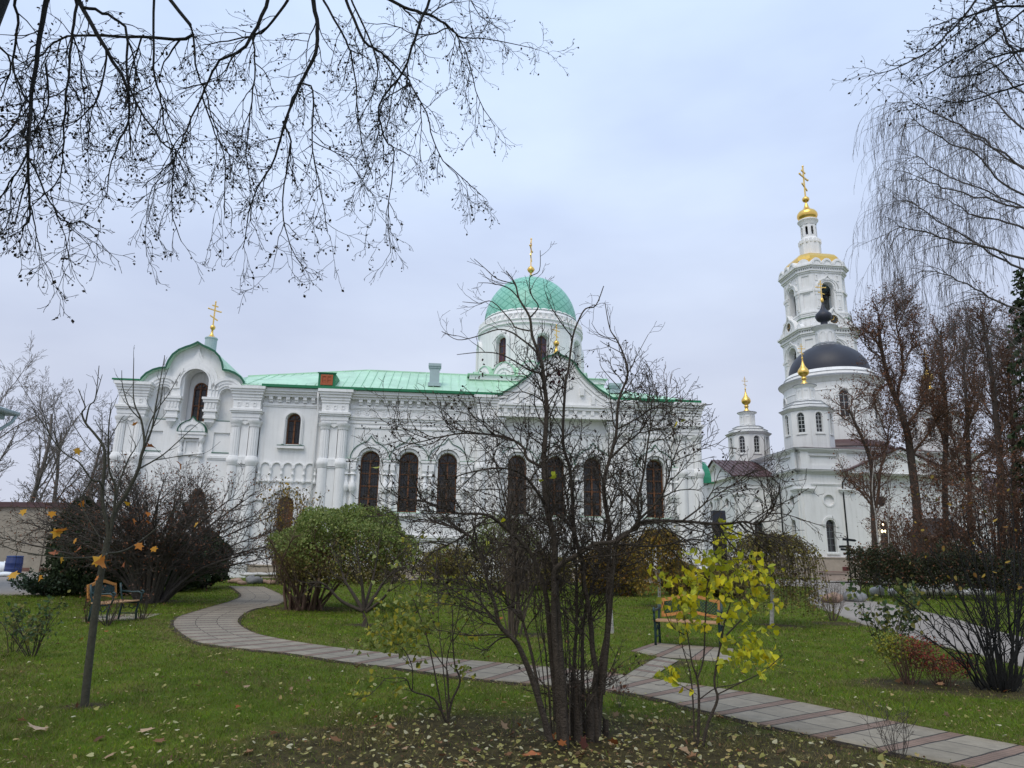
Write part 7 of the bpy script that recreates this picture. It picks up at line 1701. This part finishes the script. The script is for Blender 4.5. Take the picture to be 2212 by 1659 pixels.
# carry each limb to the trunk
for p, r in LB:
    e = p[0]; f = min(TB[0], key=lambda s: abs(s[2] - (e[2] - .8))); tw.add(smooth_line([f, tuple((e[k] + f[k]) / 2 for k in range(3)), e], 3), [.06 - .002 * j for j in range(7)], 6)
CFB = [dict(), dict(per_m=4.6, len=1.5, ang=.6, seg=7, wob=.10, trop=(0, 0, -.10), r=.014, taper=.4, t0=.15, fall=.2, sides=4), dict(per_m=3.5, len=1.9, ang=.9, seg=9, wob=.07, trop=(0, 0, -.42), r=.0068, taper=.5, t0=.2, fall=.1), dict(per_m=1.6, len=.7, ang=.5, seg=6, wob=.08, trop=(0, 0, -.40), r=.0055, taper=.6)]
for p, r in LB: spawn(tw, p, r, 1, CFB, None, .0042)
tw.build('branches', mat('birch_twig', (.085, .075, .07), .9, var=.3, vscale=3), t, q0)

# ---- reddish brown limes before the domed church
def B_(L): return [(1663.4 + .397 * x, 548.6 + .397 * y) for x, y in L]
CFL = [dict(), dict(per_m=3.4, len=2.0, ang=.65, seg=6, wob=.16, trop=(0, 0, .09), r=.036, taper=.35, t0=.12, fall=.3, sides=4), dict(per_m=4.8, len=.95, ang=.7, seg=5, wob=.17, trop=(0, 0, .05), r=.019, taper=.45, t0=.15), dict(per_m=5.0, len=.42, ang=.75, seg=3, wob=.2, r=.014, taper=.6)]
EPI = [dict(), dict(per_m=5, len=.95, ang=1.1, seg=4, wob=.16, trop=(0, 0, .06), r=.016, taper=.5, t0=.15, fall=.2), dict(per_m=6, len=.4, ang=.8, seg=3, wob=.18, r=.012)]
def lime(label, Y, trunk, limbs, r0, leaves=.5, cfg=CFL, dens=1.0, rs=.5):
    base = at(trunk[0][0], trunk[0][1], Y); q0 = (base[0], Y, gz(Y)); t = plant('lime_tree', label, 'tree', q0, 'brown limes in front of the domed church')
    tk = Twigs(); f = limb(tk, [(trunk[0][0] + 2, 1245)] + trunk, Y, Y, r0, r0 * .28, sides=9); tk.add([(f[0][0][0], Y, gz(Y) - .1), f[0][0]], [r0 * 1.15, r0], 9); tk.build('trunk', 'bark_trunk', t, q0)
    tw = Twigs(); LS = [(f[0][len(f[0]) // 4:], f[1][len(f[1]) // 4:])]
    for L, dy, r in limbs: LS.append(limb(tw, L, Y, Y + dy, r, .02, sides=6, wob=.03))
    tips = []
    for p, r in LS: spawn(tw, p, r, 1, cfg, tips, .008, dens=dens)
    for p, r in [f] + LS[1:]: spawn(tw, p, r, 1, EPI, tips, .008)
    tw.build('branches', 'bark_red', t, q0)
    P = [(p[0] + rnd.gauss(0, .12), p[1] + rnd.gauss(0, .12), p[2] + rnd.gauss(0, .12)) for p, d in tips for k in range(1) if rnd.random() < leaves]
    leaf_mesh('withered_leaves', P, nrs.uniform(.07, .16, len(P)), CHIP, 'leaf_rust', t, q0, direc=(0, 0, -.3))
lime('tall reddish brown lime with a forked trunk in front of the domed church', 46, B_([(800, 1600), (800, 1400), (765, 1100), (740, 950), (690, 800), (650, 700), (610, 540), (590, 400)]),
     [(B_([(690, 800), (720, 600), (690, 400), (680, 290)]), 1, .10), (B_([(650, 700), (580, 760), (550, 840)]), -1, .07), (B_([(610, 540), (560, 450), (500, 390)]), -1, .06), (B_([(720, 600), (780, 480), (770, 340)]), 1.5, .06), (B_([(740, 950), (830, 800), (880, 620), (900, 480)]), 1.5, .10), (B_([(765, 1100), (860, 980), (920, 860), (940, 660)]), -1.2, .10), (B_([(690, 400), (720, 320), (715, 225)]), .5, .04), (B_([(590, 400), (600, 330), (640, 260)]), -.5, .04), (B_([(610, 540), (540, 520), (480, 440)]), -1, .05)], .33, .75, dens=1.1)
lime('pollarded lime with stubby forked limbs in front of the white corner pilaster', 44, B_([(575, 1640), (560, 1400), (550, 1150), (500, 1000), (430, 850)]),
     [(B_([(575, 1380), (610, 1150), (640, 1000), (660, 870)]), .8, .10), (B_([(560, 1370), (480, 1280), (430, 1238)]), -.6, .07), (B_([(560, 1350), (520, 1300), (500, 1235)]), .6, .05), (B_([(500, 1000), (450, 980)]), 0, .06), (B_([(640, 1000), (590, 880), (560, 780)]), -.8, .05), (B_([(430, 850), (450, 790), (430, 760)]), .3, .05)], .22, .55, dens=.62)
lime('brown lime with several upright limbs right of the thickest lime', 50, B_([(960, 1600), (950, 1200), (960, 900), (940, 650), (930, 420)]),
     [(B_([(950, 1200), (1050, 1000), (1100, 760), (1120, 560)]), 1, .10), (B_([(960, 900), (860, 760), (840, 560)]), -1, .08), (B_([(955, 1050), (900, 900), (870, 780)]), 1.5, .07), (B_([(940, 650), (1000, 520), (1010, 380)]), .6, .06)], .26, .6, dens=1.0)
lime('dark slender tree at the right edge with bare crossing branches', 40, B_([(1260, 1600), (1255, 1200), (1230, 900), (1200, 600), (1170, 450), (1150, 330)]),
     [(B_([(1230, 900), (1130, 780), (1060, 640)]), 1, .07), (B_([(1255, 1200), (1120, 1180), (960, 1200), (850, 1260)]), -2, .07), (B_([(1240, 1000), (1330, 850), (1370, 700)]), -1, .08), (B_([(1210, 700), (1300, 560), (1340, 420)]), 1, .07), (B_([(1200, 600), (1110, 480), (1080, 380)]), .6, .05), (B_([(1250, 1120), (1330, 1040), (1400, 1000)]), 1, .07)], .24, .5, dens=.95)
lime('bare tree at the far right edge behind the dark spruce', 52, B_([(1420, 1600), (1400, 1100), (1390, 700), (1370, 350)]), [(B_([(1400, 1100), (1330, 900), (1300, 700)]), 1, .08), (B_([(1390, 700), (1320, 560), (1290, 420)]), -1, .07)], .28, .5, dens=.9)
# young white birch saplings with thin twigs by the hedge
Y = 33.5; q0 = (at(1905, 1200, Y)[0], Y, gz(Y)); t = plant('young_birch', 'thin white-stemmed young birch rising out of the hedge', 'tree', q0)
tw = Twigs(); p = limb(tw, [(1906, 1290), (1900, 1210), (1892, 1120), (1884, 1060), (1888, 1000)], Y, Y, .05, .012, sides=7); p2 = limb(tw, [(1920, 1290), (1921, 1200), (1918, 1110), (1925, 1040)], Y + .2, Y + .2, .035, .010, sides=7); tw.build('trunk', 'birchbark', t, q0)
tw = Twigs()
for a in (p, p2): spawn(tw, a[0], a[1], 1, [dict(), dict(per_m=5, len=1.3, ang=.6, seg=6, wob=.12, trop=(0, 0, .02), r=.012, t0=.25), dict(per_m=5, len=.5, ang=.6, seg=4, wob=.14, r=.008)], None, .006)
tw.build('branches', 'bark_red', t, q0)
lime('slim brown lime between the tall brown lime and the dark slender tree', 47, B_([(1090, 1600), (1085, 1250), (1075, 950), (1060, 700), (1050, 520)]),
     [(B_([(1085, 1250), (1010, 1060), (985, 900)]), 1, .07), (B_([(1075, 950), (1140, 800), (1165, 640)]), -1, .07), (B_([(1080, 1150), (1180, 1080), (1260, 1060)]), 1, .06), (B_([(1088, 1350), (1000, 1240), (930, 1210)]), -1, .06)], .2, .5)
lime('brown lime with low branches nearest the right edge of the hedge', 42, B_([(1340, 1600), (1330, 1250), (1320, 950), (1300, 700), (1290, 560)]),
     [(B_([(1330, 1250), (1250, 1120), (1210, 1000)]), 1, .07), (B_([(1325, 1100), (1400, 960), (1440, 860)]), -1, .07), (B_([(1332, 1350), (1230, 1300), (1130, 1310)]), -1, .06), (B_([(1320, 950), (1260, 800), (1240, 660)]), .6, .06)], .2, .5)
for px, foot, top, w, lab in ((1965, 1262, 1120, 60, 'brown twiggy undergrowth shrub at the foot of the thickest lime'), (2060, 1262, 1060, 70, 'brown twiggy undergrowth shrub behind the middle of the hedge'), (2150, 1265, 1040, 70, 'brown twiggy undergrowth shrub behind the right part of the hedge'), (2225, 1265, 1000, 70, 'brown twiggy undergrowth shrub at the far right end of the hedge')):
    Y = 37.5; q0 = (at(px, foot, Y)[0], Y, gz(Y)); t = plant('deciduous_shrub', lab, 'shrub', q0, 'undergrowth behind the hedge'); h = at(px, top, Y)[2] - q0[2]; w = w / F * Y
    tw = Twigs(); L = stems(tw, q0, 26, .4, h, w, .03, per=5, bend=.2); tips = []
    for p, r in L: spawn(tw, p, r, 1, [dict(), dict(per_m=3.2, len=1.1, ang=.6, seg=5, wob=.15, trop=(0, 0, .03), r=.016, t0=.2), dict(per_m=4.5, len=.5, ang=.7, seg=4, wob=.16, r=.011)], tips, .007)
    tw.build('stems', 'bark_red', t, q0); P = [p for p, d in tips if rnd.random() < .5]; leaf_mesh('leaves', P, nrs.uniform(.08, .17, len(P)), OVAL, 'leaf_rust', t, q0)
# dark spruce on the right edge
Y = 37; q0 = (at(2315, 1240, Y)[0], Y, gz(Y)); t = plant('spruce', 'dark green spruce with drooping boughs at the right edge behind the brown limes', 'evergreen', q0)
h = at(2315, 560, Y)[2] - q0[2]; tw = Twigs(); tw.add([(q0[0], Y, q0[2] - .1), (q0[0], Y, q0[2] + h * .5), (q0[0], Y, q0[2] + h)], [.22, .13, .02], 8); tw.build('trunk', 'bark', t, q0)
tw = Twigs(); P = []; D = []
for i in range(150):
    z = rnd.uniform(.10, .97); a = rnd.uniform(0, 2 * PI); R_ = 2.7 * (1 - z) ** .75 * rnd.uniform(.6, 1.1) + .15; c_, s_ = math.cos(a), math.sin(a)
    p = smooth_line([(q0[0], Y, q0[2] + z * h), (q0[0] + .5 * R_ * c_, Y + .5 * R_ * s_, q0[2] + z * h - .05 * R_), (q0[0] + R_ * c_, Y + R_ * s_, q0[2] + z * h - .38 * R_)], 4); tw.add(p, [.03 * (1 - .8 * j / (len(p) - 1)) for j in range(len(p))], 4)
    for k in range(int(26 * R_) + 6):
        u = rnd.uniform(.8, len(p) - 1.01); j = int(u); f = u - j; w_ = rnd.gauss(0, .16)
        P.append((p[j][0] + (p[j + 1][0] - p[j][0]) * f - s_ * w_, p[j][1] + (p[j + 1][1] - p[j][1]) * f + c_ * w_, p[j][2] + (p[j + 1][2] - p[j][2]) * f - abs(w_) * .5)); D.append((c_ * .6, s_ * .6, -.8))
tw.build('branches', 'bark', t, q0); leaf_mesh('needles', P, nrs.uniform(.15, .34, len(P)), CHIP, 'leaf_dark', t, q0, direc=np.array(D), spread=.45)
# ---- far bare trees on the left, behind the yard wall
CFF = [dict(seg=6, wob=.06, trop=(0, 0, .05), taper=.35, sides=6), dict(kids=11, ratio=.55, ang=.65, seg=6, wob=.12, trop=(0, 0, .07), rr=.45, taper=.35, t0=.25, fall=.35, sides=4), dict(kids=8, ratio=.50, ang=.65, seg=5, wob=.15, trop=(0, 0, .05), rr=.5, taper=.4, t0=.15), dict(kids=7, ratio=.45, ang=.65, seg=4, wob=.15, trop=(0, 0, .03), rr=.5, taper=.5, t0=.15), dict(kids=4, ratio=.45, ang=.6, seg=3, wob=.15, rr=.6, t0=.2)]
M['bark_far'] = mat('grey_far_bark', (.16, .14, .125), .9, var=.2, vscale=2)
for px, top, Y, r, lab in ((30, 800, 58, .26, 'tall bare tree behind the yard wall, the leftmost'), (105, 850, 62, .24, 'bare tree behind the yard wall, second from the left edge'), (175, 880, 60, .22, 'bare tree behind the yard wall nearest the church'), (-70, 780, 60, .28, 'bare tree just outside the left edge behind the wall'), (205, 960, 55, .18, 'low bare tree between the yard wall and the church corner')):
    x = at(px, 1200, Y)[0]; h = at(px, top, Y)[2] - gz(Y); q0 = (x, Y, gz(Y)); t = plant('bare_tree', lab, 'tree', q0, 'bare trees behind the yard wall')
    tw = Twigs(); grow(tw, (x, Y, gz(Y) - .1), nrm((rnd.uniform(-.1, .1), 0, 1)), h * .78, r, 0, CFF, None, .011); tw.build('branches', 'bark_far', t, q0)
# brown treetop showing above the church roof
Y = 75; q0 = (at(1385, 1200, Y)[0], Y, gz(Y)); h = at(1385, 822, Y)[2] - gz(Y)
t = plant('bare_tree', 'brown treetop showing above the church roof right of the gable', 'tree', q0)
tw = Twigs(); grow(tw, (q0[0], Y, gz(Y) - .1), (0, 0, 1), h * .85, .3, 0, CFF[:4], None, .02); tw.build('branches', 'bark_red', t, q0)
# distant belt of trees that closes the horizon
tw = Twigs()
for i in range(150):
    x = -230 + 460 * i / 149 + rnd.uniform(-1.5, 1.5); Y = rnd.uniform(135, 160); h = rnd.uniform(7, 12)
    grow(tw, (x, Y, 0), (0, 0, 1), h, .25, 0, [CFF[0], dict(kids=9, ratio=.5, ang=.6, seg=4, wob=.12, trop=(0, 0, .06), rr=.5, t0=.15, sides=3), dict(kids=6, ratio=.5, ang=.6, seg=3, wob=.15, rr=.6, t0=.15)], None, .05)
tag(tw.build('far_woods', 'bark_far', None, (0, 150, 0)), 'far grey belt of bare woods on the horizon', 'woods', kind='stuff')

# ------------------------------------------------------------------ grass blades and fallen leaves
def inside(P, poly):
    x, y = P[:, 0], P[:, 1]; c = np.zeros(len(P), bool); j = len(poly) - 1
    for i in range(len(poly)):
        xi, yi = poly[i]; xj, yj = poly[j]
        c ^= ((yi > y) != (yj > y)) & (x < (xj - xi) * (y - yi) / (yj - yi + 1e-12) + xi); j = i
    return c
def polyof(nm):
    o = bpy.data.objects[nm]; n = len(o.data.vertices); return o
ROADPOLY = np.array([p[:2] for p in [gnd(*q) for q in [(2420, 1500), (2212, 1442), (2135, 1422), (2035, 1397), (1911, 1363), (1812, 1330), (1745, 1298), (1752, 1268)]]] + [(15.0, 44)] + [(27, 52)] + [p[:2] for p in [gnd(*q) for q in [(1850, 1256), (1862, 1270), (1842, 1293), (1899, 1301), (2035, 1330), (2122, 1355), (2212, 1378), (2420, 1425)]]])
PADPOLY = np.array([p[:2] for p in [gnd(*q) for q in [(1361, 1407), (1423, 1420), (1349, 1462), (1403, 1470), (1467, 1428), (1575, 1433), (1585, 1402), (1414, 1389)]]])
YARDPOLY = np.array([(-60, 20), (-30, 23), (-20, 25.2), (-16.6, 26.4), (-16.0, 29), (-17, 36), (-21, 46), (-75, 48)])
def soil(P):
    d = np.full(len(P), 9.0)
    for cx, cy, rx, ry in SOIL: d = np.minimum(d, np.hypot((P[:, 0] - cx) / rx, (P[:, 1] - cy) / ry))
    return d
def wave(P): return np.sin(P[:, 0] * 1.7 + .6) * np.sin(P[:, 1] * 1.3 + 1.1) + .6 * np.sin(P[:, 0] * 3.9 + P[:, 1] * 2.7) + .5 * np.sin(P[:, 1] * 5.3 - P[:, 0] * 2.1)
def gzv(Y): t = np.clip((Y - 18) / 22.0, 0, 1); return .3 * t * t * (3 - 2 * t)
def scatter(n, y0, y1, power):
    u = nrs.rand(n); Y = y0 * (y1 / y0) ** (u ** power); X = (nrs.rand(n) * 2 - 1) * (.80 * Y + .6)
    P = np.stack([X, Y], 1); k = ~(inside(P, PATHPOLY) | inside(P, ROADPOLY) | inside(P, PADPOLY) | inside(P, YARDPOLY)); return P[k]
def blades(P, h, w):
    n = len(P); a = nrs.rand(n) * 2 * PI; lean = nrs.normal(size=(n, 2)) * .9; z = gzv(P[:, 1])
    dx, dy = np.cos(a) * w, np.sin(a) * w
    b0 = np.stack([P[:, 0] - dx, P[:, 1] - dy, z], 1); b1 = np.stack([P[:, 0] + dx, P[:, 1] + dy, z], 1)
    m0 = np.stack([P[:, 0] - dx * .7 + lean[:, 0] * h * .4, P[:, 1] - dy * .7 + lean[:, 1] * h * .4, z + h * .62], 1); m1 = np.stack([P[:, 0] + dx * .7 + lean[:, 0] * h * .4, P[:, 1] + dy * .7 + lean[:, 1] * h * .4, z + h * .62], 1)
    t0 = np.stack([P[:, 0] - dx * .1 + lean[:, 0] * h * 1.1, P[:, 1] - dy * .1 + lean[:, 1] * h * 1.1, z + h * .95], 1); t1 = np.stack([P[:, 0] + dx * .1 + lean[:, 0] * h * 1.1, P[:, 1] + dy * .1 + lean[:, 1] * h * 1.1, z + h * .95], 1)
    V = np.stack([b0, b1, m1, m0, t1, t0], 1).reshape(-1, 3); o = np.arange(n)[:, None] * 6
    return V, np.concatenate([o + np.array([[0, 1, 2, 3]]), o + np.array([[3, 2, 4, 5]])])
def grass_mat(name, cols):
    m = mat(name, cols[0], .7, island=cols, var=.62, vscale=2.2, spec=.2); return m
P = scatter(430000, 4.6, 42, 1.0); s = soil(P) + .25 * wave(P) * .5; wv = wave(P)
keep = (s > 1.0) | (nrs.rand(len(P)) < np.clip((s - .35) / .8, .12, 1)); P = P[keep]; wv = wv[keep]; s = s[keep]
h = (.022 + .026 * nrs.rand(len(P))) * (1 + .18 * wv + .35 * np.sin(P[:, 0] * 13 + 2 * wv) * np.sin(P[:, 1] * 11 + P[:, 0] * 5)) * np.clip(.8 + P[:, 1] / 40, .8, 1.6); w = .0022 * np.clip(P[:, 1] / 6.5, 1, 4.5)
EDGE = np.concatenate([np.array([p[:2] for p in smooth_line([tuple(q[:2]) for q in E_], 12)]) for E_ in (FE, NE)])
pe = np.full(len(P), 9.0)
for e_ in EDGE: pe = np.minimum(pe, np.hypot(P[:, 0] - e_[0], P[:, 1] - e_[1]))
dry = (nrs.rand(len(P)) < np.clip(.28 + .24 * wv + .5 * np.exp(-(pe / .45) ** 2) + .6 * (s < 1), .05, .9))
V, Q = blades(P[~dry], h[~dry], w[~dry])
tag(raw_mesh('grass', V, Q, grass_mat('green_grass_blade', [(.092, .172, .008), (.118, .21, .010), (.155, .225, .014), (.09, .115, .012), (.17, .195, .018)])), 'green lawn grass round the curving path', 'grass', kind='stuff')
V, Q = blades(P[dry], h[dry] * .85, w[dry])
tag(raw_mesh('dry_grass', V, Q, grass_mat('dry_grass_blade', [(.20, .165, .06), (.16, .15, .05), (.26, .20, .09), (.12, .10, .045), (.17, .17, .05)])), 'dull yellowish dry grass mixed into the lawn', 'grass', kind='stuff')
# fallen leaves
def litter(name, label, n, y0, y1, size, shape, m, fn):
    P = scatter(n, y0, y1, 1.0); P = P[nrs.rand(len(P)) < fn(P)]
    P3 = np.stack([P[:, 0], P[:, 1], gzv(P[:, 1]) + nrs.uniform(.022, .06, len(P))], 1)
    return tag(leaf_mesh(name, P3, nrs.uniform(size * .65, size * 1.3, len(P)), shape, m, flat=.28), label, 'leaves', kind='stuff')
M['litter_pale'] = mat('pale_fallen_leaf', (.45, .4, .18), .6, island=[(.44, .42, .20), (.36, .33, .10), (.50, .47, .30), (.27, .26, .07), (.40, .30, .12)], spec=.3)
M['litter_small'] = mat('small_fallen_leaf', (.25, .2, .08), .7, island=[(.30, .27, .08), (.22, .20, .06), (.26, .15, .07), (.36, .31, .13), (.14, .08, .04), (.40, .36, .16)], spec=.25)
M['litter_brown'] = mat('brown_fallen_leaf', (.25, .13, .06), .7, island=[(.34, .18, .09), (.22, .11, .05), (.40, .27, .16), (.13, .06, .03), (.30, .10, .03)], spec=.25)
near = lambda P, cx, cy, r: np.exp(-(((P[:, 0] - cx) / r) ** 2 + ((P[:, 1] - cy) / (r * .8)) ** 2))
litter('fallen_leaves', 'pale yellow fallen leaves thick on the soil under the shrubs', 24000, 4.6, 30, .048, HEART, 'litter_pale', lambda P: .035 + .36 * near(P, .3, 6.6, 2.2) + .06 * near(P, 2.5, 6.2, 2.4))
litter('fallen_leaves', 'brown and tan fallen leaves scattered over the lawn', 9000, 4.6, 32, .085, MAPLE, 'litter_brown', lambda P: .016 + .22 * near(P, .75, 6.7, .75) + .05 * near(P, .4, 6.4, 2.2) + .3 * near(P, 1.35, 7.6, .32) + .10 * near(P, 6.2, 10.3, 1.0))
litter('small_litter', 'small shredded leaf litter among the grass', 60000, 4.6, 26, .028, OVAL, 'litter_small', lambda P: .09 + .5 * near(P, .6, 6.6, 2.0) + .1 * (wave(P) > .6))
# a few big maple leaves that can be told apart
for i, (px, py, s, m, lab) in enumerate(((1148, 1646, .16, (.36, .11, .03), 'large orange maple leaf flat on the soil in front of the bare shrub'), (1258, 1632, .13, (.09, .024, .014), 'large dark red maple leaf leaning against the foot of the bare shrub'), (75, 1590, .17, (.42, .30, .19), 'large tan fallen leaf on the lawn at the lower left corner'), (322, 1590, .14, (.40, .27, .15), 'curled tan leaf on the lawn below the maple sapling'), (118, 1398, .10, (.40, .22, .14), 'pinkish fallen leaf on the lawn between the rose bush and the maple trunk'), (412, 1388, .0, 0, ''))):
    if not s: continue
    q = gnd(px, py); o = leaf_mesh('maple_leaf', [(q[0], q[1], q[2] + .05)], [s], MAPLE, mat('big_fallen_leaf', m, .6, var=.25, vscale=30, spec=.3), None, (q[0], q[1], q[2]), direc=(rnd.uniform(-1, 1), .5, .1 if i != 1 else 1.2), spread=.2, flat=.8 if i == 1 else .4)
    tag(o, lab, 'leaf')
